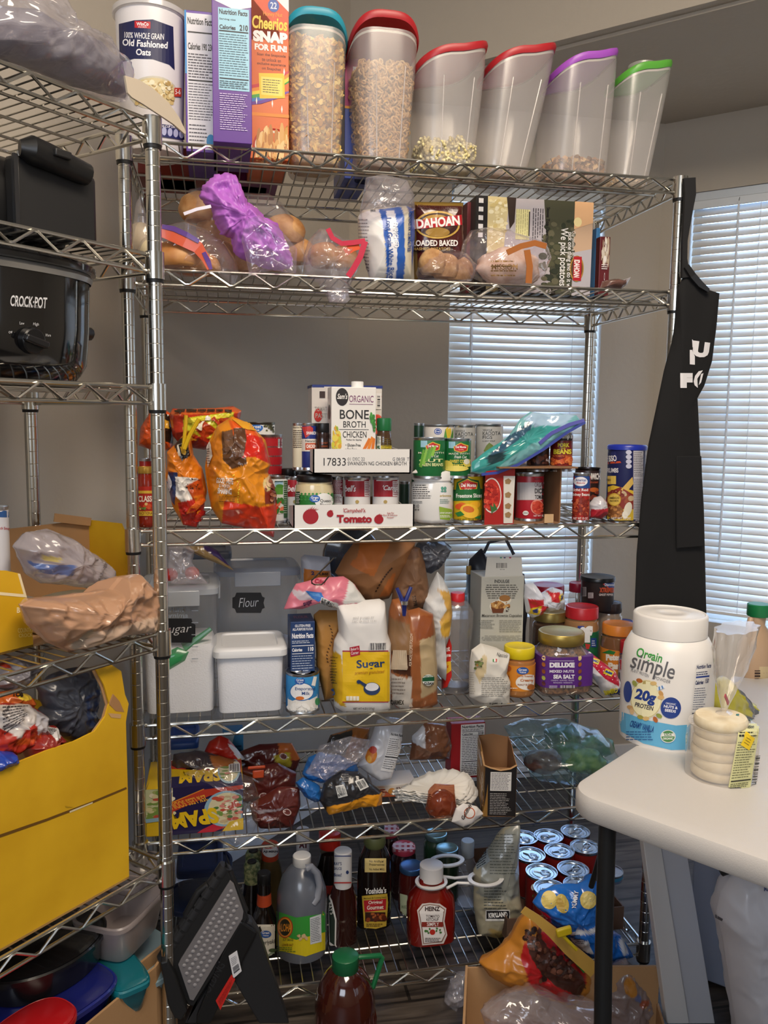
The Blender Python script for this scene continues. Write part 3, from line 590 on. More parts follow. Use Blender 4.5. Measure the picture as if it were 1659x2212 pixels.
def cereal(info, lev, kind, cols, n, name, label, seed=1):
    t0, ra, rb, cx, H_, dep = info; rnd = random.Random(seed); t = thing(name, label, 'cereal', t0.location+Vector((0, 0, .004))); t['kind'] = 'stuff'; b = MB(); c0 = mat(cols[0], .7)
    def rr(z_): f = z_/H_; return (ra+(rb-ra)*f, dep*(.44+.06*f), cx*f)
    S = []
    for zz in (.004, lev*.5, lev*.93): a = rr(zz); S.append((zz, a[0]*.80, a[1]*.82, a[2], 0))
    b.sup(S, c0, 4, 24, (0, dep/2, 0)); ms = [mat(c, .6) for c in cols]
    for i in range(n):
        if rnd.random() < .25: a = rnd.uniform(0, 2*pi); q = sqrt(rnd.random())*.88; zz = lev*rnd.uniform(.93, 1.03)
        else: a = rnd.uniform(-pi, 0) if rnd.random() < .8 else rnd.uniform(0, pi); q = rnd.uniform(.84, .92); zz = rnd.uniform(.008, lev)
        A = rr(zz); t_ = rnd.uniform(-1, 1); o_ = (1-abs(t_)**4)**.25; g = rnd.random(); X, Y = (t_, -o_) if g < .62 else (-o_ if g < .78 else o_, t_) if g < .94 else (t_, o_)
        x = A[2]+A[0]*q*X; y = dep/2+A[1]*q*Y
        R = Matrix.Rotation(rnd.uniform(0, 6.3), 3, 'Z')@Matrix.Rotation(rnd.uniform(.6, 2.5), 3, 'X'); m = rnd.choice(ms); c = Vector((x, y, zz))
        if kind == 'loop':
            R0, r0 = .0052, .0022; vs = []; fs = []
            for u in range(9):
                for v in range(5): A_, B_ = 2*pi*u/9, 2*pi*v/5; vs.append(c+R@Vector(((R0+r0*cos(B_))*cos(A_), (R0+r0*cos(B_))*sin(A_), r0*sin(B_)))); fs.append((u*5+v, u*5+(v+1) % 5, (u+1) % 9*5+(v+1) % 5, (u+1) % 9*5+v))
            b.add(vs, fs, m)
        elif kind == 'wheel':
            for u in range(6):
                A_ = 2*pi*u/6; q0 = c+R@Vector((.0085*cos(A_), .0085*sin(A_), 0)); pts = [q0+R@Vector((.0044*cos(w), .0044*sin(w), zz_)) for zz_ in (-.002, .002) for w in [2*pi*v/6 for v in range(6)]]
                b.add(pts, [(0, 1, 2, 3, 4, 5), (6, 7, 8, 9, 10, 11)]+[(v, (v+1) % 6, 6+(v+1) % 6, 6+v) for v in range(6)], m)
        else:
            s_ = rnd.uniform(.005, .0105)*(1 if kind == 'flake' else .45); vs = [c+R@Vector((s_*rnd.uniform(.6, 1)*cos(w), s_*rnd.uniform(.6, 1)*sin(w), s_*rnd.uniform(-.25, .25))) for w in [2*pi*v/7 for v in range(7)]]+[c+R@Vector((0, 0, s_*.3))]
            b.add(vs, [(v, (v+1) % 7, 7) for v in range(7)], m)
    b.obj('cereal_pieces', t, angle=0, thick=0).parent = t; return t
i1 = dispenser(632, 742, 350, 615, 755, 62, 62, .055, '#2b9db4', 'cereal dispenser with a teal lid full of corn flakes', 0, -.02, arch=.022)
cereal(i1, .245, 'flake', ['#dda93e', '#e6b648', '#f0c85e', '#cf9630', '#f6da80'], 1900, 'corn_flakes', 'golden corn flakes filling the teal lidded dispenser', 2)
i2 = dispenser(780, 890, 362, 762, 911, 68, 68, .045, '#b3252c', 'red lidded cereal dispenser nearly full of toasted oat rings', 0, -.02, arch=.022)
cereal(i2, .205, 'loop', ['#b98c54', '#d6b07a', '#c49a60'], 1500, 'oat_rings', 'toasted oat rings inside the first red lidded dispenser', 3)
i3 = dispenser(915, 1036, 362, 906, 1062, 112, 82, .04, '#b3252c', 'red lidded dispenser holding a few pale wheel-shaped cereal pieces', .026, -.004)
cereal(i3, .062, 'wheel', ['#e6d9a0', '#efe4b4', '#dccb8c'], 120, 'cereal_wheels', 'pale yellow flower-wheel cereal at the bottom of a red lidded dispenser', 4)
i4 = dispenser(1048, 1152, 368, 1062, 1212, 112, 84, .05, '#b3252c', 'leaning red lidded dispenser with only brown crumbs at the bottom', .026, -.004)
cereal(i4, .02, 'crumb', ['#b58a62', '#a5784e', '#c9a27c'], 260, 'cereal_crumbs', 'brown cereal crumbs in the leaning red lidded dispenser', 5)
i5 = dispenser(1194, 1330, 378, 1204, 1345, 128, 98, .04, '#a552c0', 'cereal dispenser with a purple lid and a layer of bran flakes', .027, -.004)
cereal(i5, .045, 'flake', ['#b08050', '#c8985c', '#9a6c40', '#d8b27a'], 380, 'bran_flakes', 'bran flakes at the bottom of the purple lidded dispenser', 6)
i6 = dispenser(1338, 1414, 386, 1342, 1460, 144, 124, .06, '#5aa83c', 'smaller cereal dispenser with a green lid at the right end', .02, -.004, .14)
cereal(i6, .018, 'crumb', ['#d9bf92', '#c9a874', '#e6d2ac'], 220, 'oat_crumbs', 'beige oat crumbs in the green lidded dispenser', 7)
b = MB(); q = Vector(i6[0].location)+Vector((i6[3]+.012, .07, i6[4]+.03)); tt = i6[0]
b.lathe([(.034, 0), (.034, .008), (.028, .011), (.001, .011)], FROST, 30, (i6[3]+.012, .07, i6[4]+.026)); b.obj('flip_cap', tt)
# ================================================================ second shelf: bread bags, rice, potatoes
z = HM[1]; BUN = speckle('#b9773a', '#d8a368', 20, .5, .35, .7); BUNW = mat('#ecdcb4', .6); BREAD = speckle('#9a6a40', '#c99f6c', 60, .8, .3, .7)
def put(px, k, zz, dx=0): return MAIN.w(u_at(px, MAIN, k, zz)+dx, k, zz)
def bun(px, py, k, r, lb, m=BUN, seed=0, a=0, grp=None, name='bread_bun', cat='bun', fl=.3, amp=.06): q = on(px, py, MAIN, k); return blob(name, lb, cat, q-Vector((0, 0, r[2])), r, m, grp, seed, amp, fl, a)
bun(306, 518, .16, (.032, .04, .036), 'pale white roll in the clear bag at the far left of the bread shelf', BUNW, 1); bun(330, 545, .09, (.03, .035, .032), 'pale roll beside the wire post on the bread shelf', BUNW, 2)
bag('bread_bag', 'empty-topped clear bag holding pale rolls behind the wire post', 'bag', [(285, 590), (284, 520), (293, 440), (303, 420), (318, 470), (345, 500), (352, 545), (345, 590)], .11, .045, m=CLEAR2, seed=1, n=80)
bun(388, 560, .03, (.062, .05, .037), 'glossy brown bun in the halloween bag', BUN, 3, fl=.5); bun(425, 575, .045, (.05, .05, .03), 'second brown bun half hidden in the halloween bag', BUN, 5, fl=.5)
bag('bun_bag', 'clear bun bag with orange and purple halloween print and twisted tail', 'bag', [(338, 500), (352, 486), (400, 478), (440, 492), (480, 520), (510, 560), (518, 590), (505, 624), (488, 612), (470, 592), (430, 598), (380, 596), (345, 592)], .025, .045,
    base='#ffffff', m=CLEAR, seed=2, amp=.006)
def strip(parent, pts, k, w, col, th=.0015, rough=.35, name='printed_band', fr=MAIN, label=None):      # narrow printed strip following points
    M = wmat(parent).inverted(); B = MB(); P = [on(x, y, fr, k) for x, y in pts]; n = fr.ey; vs = []
    for i, p in enumerate(P):
        a = P[max(0, i-1)]; c = P[min(len(P)-1, i+1)]; t = (c-a).normalized(); s_ = t.cross(n).normalized(); ww = w[i] if isinstance(w, (list, tuple)) else w; wob = .002*noise.noise(p*40); vs += [M@(p+s_*ww+n*wob), M@(p-s_*ww+n*wob)]
    B.add(vs, [(2*i, 2*i+1, 2*i+3, 2*i+2) for i in range(len(P)-1)], mat(col, rough, coat=.3)); o = B.obj(name, parent, thick=th, smooth=False)
    if label: o['label'] = label
    return o
hb = [o for o in COL.objects if o.name == 'bun_bag'][0]
strip(hb, [(347, 497), (370, 505), (400, 520), (428, 535), (445, 560), (452, 582)], -.024, [.012, .014, .013, .012, .008, .004], '#d8562c', label='orange printed band')
strip(hb, [(350, 489), (375, 494), (404, 507), (430, 522)], -.0255, [.004, .005, .005, .004], '#5a2a8a', label='purple printed edge'); strip(hb, [(440, 545), (450, 565), (456, 582)], -.0255, [.004, .005, .003], '#5a2a8a', label='purple printed corner')
# big clear bag of rolls with the purple bag on it
for i, (x, y, r) in enumerate(((432, 452, .045), (475, 500, .05), (470, 555, .045), (520, 560, .05), (615, 500, .045), (640, 545, .042), (590, 560, .04), (560, 520, .05))):
    bun(x, y, .11+.02*(i % 2), (r, r*.9, r*.8), ['round roll at the upper left of the big clear bread bag', 'roll below the left edge of the purple bag', 'roll low in the clear bag behind the halloween buns', 'dark crusted roll under the purple bag', 'roll showing at the right shoulder of the clear bag', 'roll at the far right of the clear bag', 'roll at the bottom right of the purple bag', 'roll hidden at the centre under the purple bag'][i], speckle('#a8713c', '#d6a974', 30, .6, .35, .7), 10+i)
bag('bread_bag', 'large crinkled clear bread bag underneath the purple one', 'bag', [(398, 440), (410, 410), (440, 405), (520, 420), (580, 422), (610, 440), (640, 480), (655, 520), (662, 560), (655, 596), (560, 602), (450, 596), (412, 560), (400, 500)], .11, .075, m=CLEAR, seed=4, amp=.009, freq=16, n=120)
PUR = printed(.42, .1); t, o = bag('plastic_bag', 'crumpled translucent purple plastic bag draped over the bread', 'bag', [(432, 428), (440, 400), (462, 380), (485, 374), (510, 380), (522, 400), (538, 436), (556, 450), (570, 470), (602, 484), (618, 520), (634, 556), (636, 574), (612, 583), (580, 578), (545, 570), (520, 560), (505, 545), (500, 515), (478, 505), (462, 478), (455, 455)], .0, .04, base='#b468c8', m=PUR, seed=5, sharp=True, amp=.015, freq=17, n=150, rings=30, cen=(530, 480), jag=.001)
strip(t, [(397, 462), (425, 452), (456, 446)], -.04, .003, '#e8e0ee', name='torn_edge')
t_, o_ = bag('bread_bag', 'clear bread bag fold lying over the front of the purple bag', 'bag', [(523, 520), (530, 475), (560, 465), (600, 490), (640, 540), (640, 590), (590, 585), (540, 590)], -.045, .012, m=CLEAR, seed=6, amp=.006, freq=18, n=90, pw=4)
# star bag
bun(700, 555, .05, (.035, .04, .03), 'small roll in the clear bag with the red border', BUN, 22); bun(745, 560, .055, (.03, .035, .03), 'second small roll in the red-bordered bag', BUN, 23)
t, o = bag('bread_bag', 'clear bread bag with a red printed border hanging over the shelf edge', 'bag', [(655, 560), (668, 520), (690, 494), (705, 495), (740, 515), (790, 520), (778, 570), (760, 612), (752, 640), (710, 652), (706, 640), (690, 612), (660, 600)], .01, .04, m=CLEAR2, seed=7, amp=.008, n=100)
strip(t, [(708, 494), (718, 514), (738, 526), (762, 524), (789, 520)], -.03, .005, '#c22a48', label='red printed border'); strip(t, [(789, 521), (778, 555), (764, 580), (752, 597)], -.032, .006, '#c22a48', label='red printed border'); strip(t, [(745, 545), (760, 535), (776, 530)], -.026, .008, '#e0582a', label='orange printed patch')
t1, o1 = bag('plastic_sleeve', 'small torn end of clear plastic hanging below the second shelf', 'plastic scrap', [(706, 628), (752, 625), (756, 648), (745, 655), (712, 652)], -.012, .008, m=CLEAR2, seed=8, n=50, rings=10)
# rice
t, o = bag('rice_bag', 'white and blue bag of long grain rice with its top gathered in clear plastic', 'bag', [(772, 470), (782, 455), (830, 448), (876, 445), (893, 452), (896, 510), (892, 560), (888, 606), (850, 612), (800, 608), (786, 560), (774, 515)], .03, .05, base='#d8cfb8',
    paint=[([(772, 465), (812, 455), (828, 606), (800, 608), (784, 560)], '#e9e6e2'), ([(812, 458), (862, 448), (868, 608), (830, 608)], '#2c5fb6'), ([(826, 462), (845, 460), (850, 606), (834, 606)], '#e8e8ee'), ([(874, 440), (895, 446), (897, 560), (889, 600), (880, 520)], '#2c55a8')], m=printed(.35, .2), seed=9, amp=.0035, freq=14, n=130, rings=34)
D = Deco(o, 5, off=.0012); D.T('Long Grain White Rice', 776, 528, 906, 544, '#2a55a4', 87, bold=.012).T('ENRICHED', 828, 503, 882, 513, '#f4f4f8', 87, bold=.03).T('COOKS IN 15 MINUTES', 842, 498, 926, 505, '#22407e', 92, bold=.03).L(776, 472, 800, 590, 16, '#77747a', .25).R(800, 450, 812, 458, '#e8e8e8').B(800, 450, 812, 458, n=9).build(t)
bag('plastic_sleeve', 'clear resealed plastic gathered above the rice bag', 'bag', [(778, 455), (785, 420), (792, 385), (830, 378), (880, 390), (893, 420), (896, 450), (870, 462), (820, 470), (784, 474)], .0, .04, m=CLEAR2, seed=10, amp=.009, n=90)
# mashed potato pouch
t, o = bag('potato_pouch', 'brown and gold mashed potato pouch standing beside the rice', 'pouch', [(889, 436), (1000, 438), (1003, 600), (896, 606)], .07, .03, base='#4a1a16', paint=[([(885, 430), (1003, 430), (1003, 452), (885, 448)], '#9a7a34'), ([(885, 440), (892, 440), (900, 606), (885, 606)], '#8a6a2a')], m=printed(.25, .4), seed=11, amp=.0015, n=120, rings=24, cen=(946, 520), pw=5)
D = Deco(o, 6, off=.001, rough=.3); D.E(945, 486, 48, 30, '#c9a24c').E(945, 486, 44, 26, '#3a1a12').E(942, 478, 30, 14, '#b98f42').E(945, 502, 26, 10, '#a07c38').P([(893, 478), (996, 464), (997, 486), (894, 496)], '#b3202a').T('IDAHOAN', 895, 470, 992, 491, '#f4eee8', -5, bold=.04)
D.T('HOMEMADE TASTE IN MINUTES', 893, 446, 988, 453, '#4a1a16', 4).T('LOADED BAKED', 894, 519, 988, 532, '#f0e8e2', bold=.03).R(893, 534, 978, 543, '#2a0e0c').T('MASHED POTATOES', 895, 535, 972, 541, '#c7a55a').build(t)
# flattened potato carton
t, B, w, h = carton(1020, 1284, 430, .09, z, .06, 'large potato carton lying on its side with a sunset photo', '#3b3430', 'potato_carton')
D = Deco(B, rough=.3).quad(*bq(t, w, .06, h)); D.R(0, 0, 11, 100, '#1d1a1c').P([(10, 0), (28, 0), (30, 30), (20, 100), (10, 100)], '#e0cf9a').scat(12, 4, 26, 60, 70, ['#efe2b4', '#d9c484', '#f6ecc8'], 1, 2.6).P([(26, 0), (34, 0), (33, 26), (29, 34)], '#3a2c26').P([(28, 0), (60, 0), (66, 100), (22, 100), (24, 60)], '#bdb6ba')
D.P([(58, 0), (84, 0), (84, 100), (70, 100), (62, 60)], '#4a4a38').scat(58, 20, 84, 98, 90, ['#55553e', '#3f4430', '#66624c', '#33382a'], 1.5, 4).R(84, 0, 100, 100, '#c9a98c').P([(84, 0), (100, 0), (100, 22), (84, 30)], '#e9b98a').P([(84, 55), (100, 50), (100, 100), (84, 100)], '#b9b4ba').E(87, 22, 3.4, 5, '#fbe7a8')
D.R(34, 12, 46, 44, '#e6dfa2').L(34, 12, 45, 44, 6, '#8a8452', .2, vert=True).L(48, 10, 58, 46, 5, '#4a464c', .35, vert=True).R(45, 14, 46, 40, '#2a2628').T('Stove Top Directions', 40, 27, 82, 31, '#1d1a1e', 90, bold=.02)
D.T('We pick potatoes.', 43, 57, 107, 65, '#f2efec', 90, bold=.01).T('pick one thing and do it well.', 48, 63.5, 113, 68.5, '#f2efec', 90).T('Our motto is to', 71, 43.5, 97, 46.5, '#d8d4cc', 90)
for i in range(5): D.R(2, 3+i*9, 6, 8+i*9, '#e9e6e4')
D.E(87.5, 72, 6, 14, '#a98238').E(87.5, 72, 5, 12, '#55402a').R(84.5, 59, 91.5, 85, '#b3202a').T('IDAHOAN', 78, 69.5, 97, 74.5, '#f6efe8', 90, bold=.04).build(t, 'printed_face')
t, B, w, h = carton(1006, 1020, 436, .13, z, .05, 'dark red box edge behind the potato pouch', '#6e1c20', 'food_box')
t, B, w, h = carton(1284, 1293, 492, .11, z, .12, 'thin light blue box at the right end of the potato carton', '#3f7fb4', 'food_box')
t, B, w, h = carton(1292, 1316, 511, .09, z, .12, 'small maroon snack box at the end of the second shelf', '#5e141a', 'snack_box'); D = Deco(B, rough=.35).quad(*bq(t, w, .12, h)); D.scat(15, 6, 85, 42, 26, ['#cfc4b4', '#b9a68e', '#e6dfd2'], 5, 14, .3).E(50, 38, 10, 6, '#e8e2de').L(20, 46, 84, 56, 3, '#e8e2de').T('OFF', 36, 72, 66, 80, '#d8ced0', 90).build(t)
bag('wrapped_snack', 'small brown snack wrapped in clear plastic at the right end', 'snack', [(1296, 624), (1302, 608), (1330, 602), (1346, 605), (1362, 597), (1352, 615), (1340, 625)], .03, .02, m=printed(.25, .5), base='#6a4a42', paint=[([(1340, 590), (1365, 590), (1365, 630), (1350, 630)], '#b8aeb0')], seed=12, amp=.004, n=60, rings=12)
# brown loaf bag and tortilla bag
for i, (x, y) in enumerate(((935, 570), (962, 578), (990, 585))): bun(x, y, .04+.012*i, (.034, .03, .032), ['brown bread piece at the left of the small loaf bag', 'middle bread piece in the small loaf bag', 'right bread piece in the small loaf bag'][i], BREAD, 30+i, .3, name='bread_slice', cat='bread')
bag('bread_bag', 'small clear bag of dark brown bread in front of the pouch', 'bag', [(900, 590), (910, 562), (940, 545), (965, 536), (1010, 548), (1032, 575), (1020, 606), (960, 612), (905, 606)], .04, .04, m=CLEAR, seed=13, amp=.008, n=90)
t, o = blob('tortilla_stack', 'stack of pale tortillas in a tied clear bag', 'tortillas', put(1095, .035, z+.002), (.075, .045, .042), speckle('#c9a48c', '#dcc2b0', 30, .7), seed=3, amp=.2)
t, o = bag('tortilla_bag', 'knotted clear plastic bag with a brown stripe in front of the potato carton', 'bag', [(990, 560), (1000, 520), (1015, 497), (1045, 490), (1090, 495), (1140, 515), (1180, 530), (1188, 560), (1170, 600), (1130, 617), (1060, 618), (1020, 600)], .02, .06, m=CLEAR, seed=14, amp=.010, freq=15, n=120)
strip(t, [(1095, 546), (1125, 532), (1155, 525), (1180, 532)], -.052, .006, '#a4622c', label='brown printed stripe'); strip(t, [(1138, 540), (1144, 575), (1142, 612)], -.05, .007, '#a4622c', label='brown printed stripe')
D = Deco(o, 6, off=.001); D.L(1060, 560, 1120, 600, 4, '#b08a5a', .3).T('MISSION', 1062, 570, 1118, 582, '#b08a5a').build(t)
# ================================================================ third shelf: cans and chips
z = HM[2]; PAPER = mat('#e9e6e3', .6)
# pizza sauce jar
t, L, LD = jar(297, 333, 1008, .06, z, 'jar of red pizza sauce between the two left wire posts', '#8e2412', '#c9a24a', 'sauce_jar', lidh=.014, labr=(.18, .68), labc='#b3281c', lidm=.6)
D = Deco(L, 5); D.R(297, 1060, 333, 1066, '#d9b23a').T('CLASSICO', 299, 1071, 345, 1084, '#f4ecdc', bold=.03).scat(300, 1088, 332, 1102, 14, ['#e3c07a', '#d9552a', '#6c8c3a'], 2, 5).R(297, 1104, 333, 1114, '#e3c23a').T('TRADITIONAL PIZZA', 298, 1105, 345, 1112, '#7a1a12').build(t)
t, L = can(303, 330, 990, .17, z, 'small red topped can behind the pizza sauce jar', '#b02a22', metal=.3)
# chips
bag('chip_bag', 'orange cheese snack bag slumped behind the left wire posts', 'chip bag', [(300, 962), (304, 925), (325, 890), (345, 878), (370, 895), (376, 930), (372, 975), (330, 972)], .15, .03, base='#d9551c', paint=[([(350, 890), (372, 900), (374, 960), (352, 950)], '#2c1c12'), ([(356, 905), (368, 910), (368, 925), (356, 922)], '#e9b23a')], seed=20, amp=.007, n=160, rings=34, sharp=True)
CT1, CH1 = bag('chip_bag', 'cheese snack bag lying on its side on top of the other chips, showing its back', 'chip bag', [(366, 893), (372, 882), (430, 884), (505, 878), (522, 888), (512, 940), (500, 960), (440, 972), (392, 965), (372, 940)], .12, .045, base='#b8331c',
    paint=[([(366, 885), (520, 878), (522, 892), (366, 898)], '#d6632a'), ([(395, 905), (440, 898), (505, 890), (500, 930), (460, 950), (395, 930)], '#c9c62c'), ([(420, 925), (440, 905), (470, 930), (440, 948)], '#b6401c'), ([(470, 900), (500, 905), (480, 940)], '#c4402a')], seed=21, amp=.007, n=220, rings=40, sharp=True)
t, o = CT2, CH2 = bag('chip_bag', 'folded orange cheese puff bag closed with a yellow clip', 'chip bag', [(362, 975), (380, 958), (395, 940), (410, 950), (418, 985), (436, 1010), (446, 1060), (440, 1110), (424, 1140), (395, 1135), (372, 1090), (360, 1030)], .055, .035, base='#d97a1c',
    paint=[([(362, 1020), (385, 1020), (378, 1090), (362, 1070)], '#2c3a66'), ([(378, 1030), (430, 1030), (436, 1075), (400, 1090), (380, 1070)], '#e6e0d8'), ([(402, 1048), (436, 1030), (444, 1070), (418, 1080)], '#c2501c'), ([(385, 1085), (440, 1070), (446, 1120), (424, 1142), (395, 1138)], '#c22a1c'), ([(372, 955), (400, 945), (412, 985), (395, 995)], '#2a1a12'), ([(382, 962), (394, 960), (402, 985), (388, 985)], '#e9e0d0'), ([(418, 1070), (440, 1066), (440, 1085), (425, 1095)], '#dd7a22')], seed=22, amp=.008, freq=18, n=220, rings=46, sharp=True)
B = MB(); M = wmat(t).inverted(); pts = [M@on(*q, MAIN, -.0) for q in ((398, 970), (410, 940), (430, 905))]; B.tube(pts, .0045, mat('#d9b21c', .35), 8); B.tube([M@on(*q, MAIN, .008) for q in ((396, 968), (400, 930), (402, 897))], .004, mat('#d9b21c', .35), 8); B.obj('bag_clip', t)
D = Deco(CH1, 3, off=.0012, rough=.35); D.P([(396, 908), (440, 900), (500, 894), (492, 902), (440, 908), (398, 916)], '#e3d83a').scat(404, 912, 424, 950, 10, ['#d9a02c', '#c26a1c'], 2, 5, .4).P([(424, 925), (436, 908), (442, 912), (434, 930)], '#e6e0cc').P([(462, 900), (492, 935), (486, 938), (458, 906)], '#b8401c').P([(476, 902), (500, 908), (498, 914), (474, 908)], '#c2501c').E(450, 905, 6, 5, '#eae4dc').L(380, 886, 500, 892, 1, '#3a2a1c', .6, .05).build(CT1)
D = Deco(CH2, 3, off=.0012, rough=.35); D.P([(386, 962), (398, 958), (408, 976), (404, 990), (392, 986)], '#1c1410').P([(389, 966), (397, 963), (403, 976), (400, 983), (393, 980)], '#d9a82c').scat(398, 1030, 432, 1056, 14, ['#2a1c14', '#3a2418'], 1, 2).P([(386, 1040), (402, 1046), (398, 1062), (388, 1058)], '#e9e4dc').P([(366, 1024), (374, 1040), (370, 1062), (364, 1050)], '#e4e0e2').P([(400, 1108), (432, 1072), (442, 1080), (420, 1104)], '#d9641c').scat(396, 1092, 440, 1128, 10, ['#e0801c', '#cf2c1c', '#a81c14'], 4, 8, .4).build(CT2)
t, o = bag('chip_bag', 'big orange and red chip bag with torn open top reading about sharing', 'chip bag', [(444, 1010), (452, 960), (470, 920), (500, 900), (540, 915), (572, 950), (584, 1002), (578, 1020), (596, 1062), (598, 1110), (590, 1158), (545, 1142), (480, 1128), (455, 1095)], .035, .055, base='#dd8a1c',
    paint=[([(478, 930), (520, 925), (530, 1000), (500, 1010), (480, 990)], '#5a3a22'), ([(452, 960), (478, 930), (478, 1010), (450, 1030)], '#c9761c'), ([(495, 905), (545, 915), (584, 1000), (545, 975), (515, 985)], '#dd5a1c'), ([(530, 935), (565, 945), (584, 1002), (548, 985), (520, 985)], '#c92416'), ([(568, 1030), (600, 1060), (600, 1085), (570, 1085)], '#7a2a1c'), ([(485, 1078), (560, 1090), (600, 1085), (598, 1160), (480, 1130)], '#d33a1c'), ('E', 575, 1045, 10, 14, '#d9c48a')], seed=23, amp=.009, freq=15, n=240, rings=54, sharp=True)
D = Deco(o, 3, off=.0012, rough=.35); D.T('GOOD TASTE', 468, 1032, 504, 1045, '#e2d8ce', 4, bold=.04).T('IS WORTH', 474, 1046, 497, 1053, '#e2d8ce', 4, bold=.03).T('SHARING', 471, 1054, 501, 1067, '#e2d8ce', 4, bold=.04).L(474, 1070, 516, 1084, 4, '#7a4a1c', .4).P([(505, 926), (528, 924), (532, 950), (526, 985), (508, 992)], '#5c3a24').P([(484, 935), (503, 928), (505, 960), (488, 985)], '#6a4a34').P([(500, 906), (540, 914), (552, 932), (524, 926)], '#e0a02c').E(582, 1040, 8, 13, '#d9b890').scat(572, 1030, 594, 1080, 18, ['#7a3a2c', '#9c5a44', '#c98a6a'], 3, 6).P([(448, 965), (456, 950), (462, 985), (452, 1010)], '#d6cfc4').L(449, 968, 458, 1004, 7, '#3a3430', .3)
for i in range(14): D.E(506+10*sin(min(i, 4)/4*1.5), 1028+i*4.2, 1.1, 1.1, '#efd83a')
D.build(t)
# can stacks at the middle left
t, L = can(530, 594, 912, .20, z+.165, 'olive can on top of the tall red can behind the chips', '#e6e6e2', lid='#8a8a80'); D = Deco(L, 6); D.E(552, 924, 16, 10, '#2c6fc4').T('Great', 540, 918, 564, 925, '#fff', bold=.02).T('Value', 545, 926, 560, 931, '#fff').scat(570, 912, 592, 932, 16, ['#4a4a36', '#6a6a48', '#2c2c22'], 2, 4).build(t)
t, L = can(548, 610, 938, .19, z+.085, 'large bright red ribbed can behind the torn chip bag', '#b81c28', rib=.0006, metal=.5); D = Deco(L, 6); D.T('GRAVY', 552, 948, 570, 962, '#efe6e2', bold=.03).R(600, 948, 609, 968, '#e8e6e6').L(600, 948, 609, 966, 6, '#3a383a').build(t)
t, L = can(552, 614, 1016, .2, z, 'red topped can at the bottom of the stack behind the chips', '#8a1c1c')
t, L = can(578, 620, 1028, .10, z, 'vegetable can with a farm picture, just right of the torn chip bag', '#dfe4e6'); D = Deco(L, 5); D.R(594, 1034, 611, 1090, '#9cc6e0').R(594, 1052, 611, 1070, '#5a9a3c').E(604, 1050, 8, 4, '#4a8a34').R(594, 1068, 611, 1110, '#d9dcd2').scat(596, 1078, 612, 1108, 12, ['#c8402a', '#e07a5a', '#3f7c34'], 3, 6).R(612, 1034, 619, 1118, '#2c5a34').L(612, 1036, 619, 1110, 16, '#c9d6c4', .3).R(594, 1034, 611, 1040, '#23472c').build(t)
for l, r, tp, kk, lb in ((606, 640, 1012, .2, 'black lidded jar at the back behind the tomato soup tray'), (628, 668, 1018, .26, 'second black lidded jar behind the tomato soup tray')):
    jar(l, r, tp, kk, z, lb, '#4a3428', '#17181a', lidh=.016)
# soup tray
t, F, w, h = tray(634, 898, 1090, .0, z, .24, 'white printed cardboard tray of tomato soup at the shelf front', '#e6e3e0', sl=.25)
soup = t
D = Deco(F).quad(); q = None
RED = '#a3202c'
def tomato(D, cx, cy, r, c): D.E(cx, cy, r, r*.95, c); [D.P([(cx-1.5+i*r*.12, cy-r*.8), (cx+i*r*.28+r*.25, cy-r*1.35+abs(i)*r*.12), (cx+2+i*r*.14, cy-r*.75)], c) for i in range(-3, 4)]
tomato(D, 671, 1116, 17, RED); tomato(D, 713, 1110, 7, RED); tomato(D, 818, 1122, 10, RED)
D.T("'Campbell's.", 741, 1098, 790, 1109, RED, 0, .01, .35).T('Tomato', 727, 1112, 803, 1129, RED, 0, .05).T('Scan For', 836, 1106, 851, 1110, RED).T('Easy & Delicious', 828, 1111, 858, 1115, RED).T('Recipes!', 836, 1116, 850, 1120, RED).build(t, 'printed_front')
def soupcan(l, r, kk, lb, tx, x0, x1):
    t, L = can(l, r, 1030, kk, z+.003, lb, '#e9e6e4', 'soup_can', 'can', group='tomato soup cans in the white tray'); D = Deco(L, 5); cx = (l+r)/2
    D.R(l-1, 1034, r+1, 1073, RED).R(r-13, 1036, r-1, 1072, '#e6e0e0').L(r-12, 1037, r-2, 1070, 9, '#8a2a34'); D.E(l+(r-l)*.5, 1084, 4, 4, '#b39a5a'); D.T(tx, x0, 1048, x1, 1062, '#f3eeee', 0, .02, .3); D.build(t)
soupcan(620, 654, .10, "tomato soup can at the left end of the white tray", 'bel', 621, 640); soupcan(700, 742, .075, "tomato soup can right behind the queso jar", '', 0, 0) if False else None
t, L = can(716, 741, 1030, .075, z+.003, 'tomato soup can showing its ingredients panel beside the queso jar', '#8f2430', 'soup_can', group='tomato soup cans in the white tray'); D = Deco(L, 5); D.L(718, 1036, 740, 1068, 12, '#e0d4d6').R(716, 1068, 741, 1090, '#e2dede').L(718, 1070, 738, 1086, 5, '#7a4a50').build(t)
soupcan(743, 800, .05, 'middle tomato soup can at the front of the tray', "bell's", 745, 769)
soupcan(804, 861, .05, 'right tomato soup can at the front of the tray', "'Camp", 827, 860)
t, L, LD = jar(638, 720, 1026, .02, z+.003, 'jar of pale cheese dip with a green label and black lid in the soup tray', '#d9cba2', '#141416', 'queso_jar', lidh=.014, neck=.95, labr=(.05, .62), labc='#2a7a34', sh=.012)
D = Deco(L, 5); D.R(640, 1062, 648, 1090, '#1c3a22').L(640, 1064, 648, 1088, 6, '#d9dcd6')
for i in range(9):
    for j in range(3): D.P([(652+i*8, 1064+j*6), (655+i*8, 1067+j*6), (652+i*8, 1070+j*6), (649+i*8, 1067+j*6)], '#3a8f44')
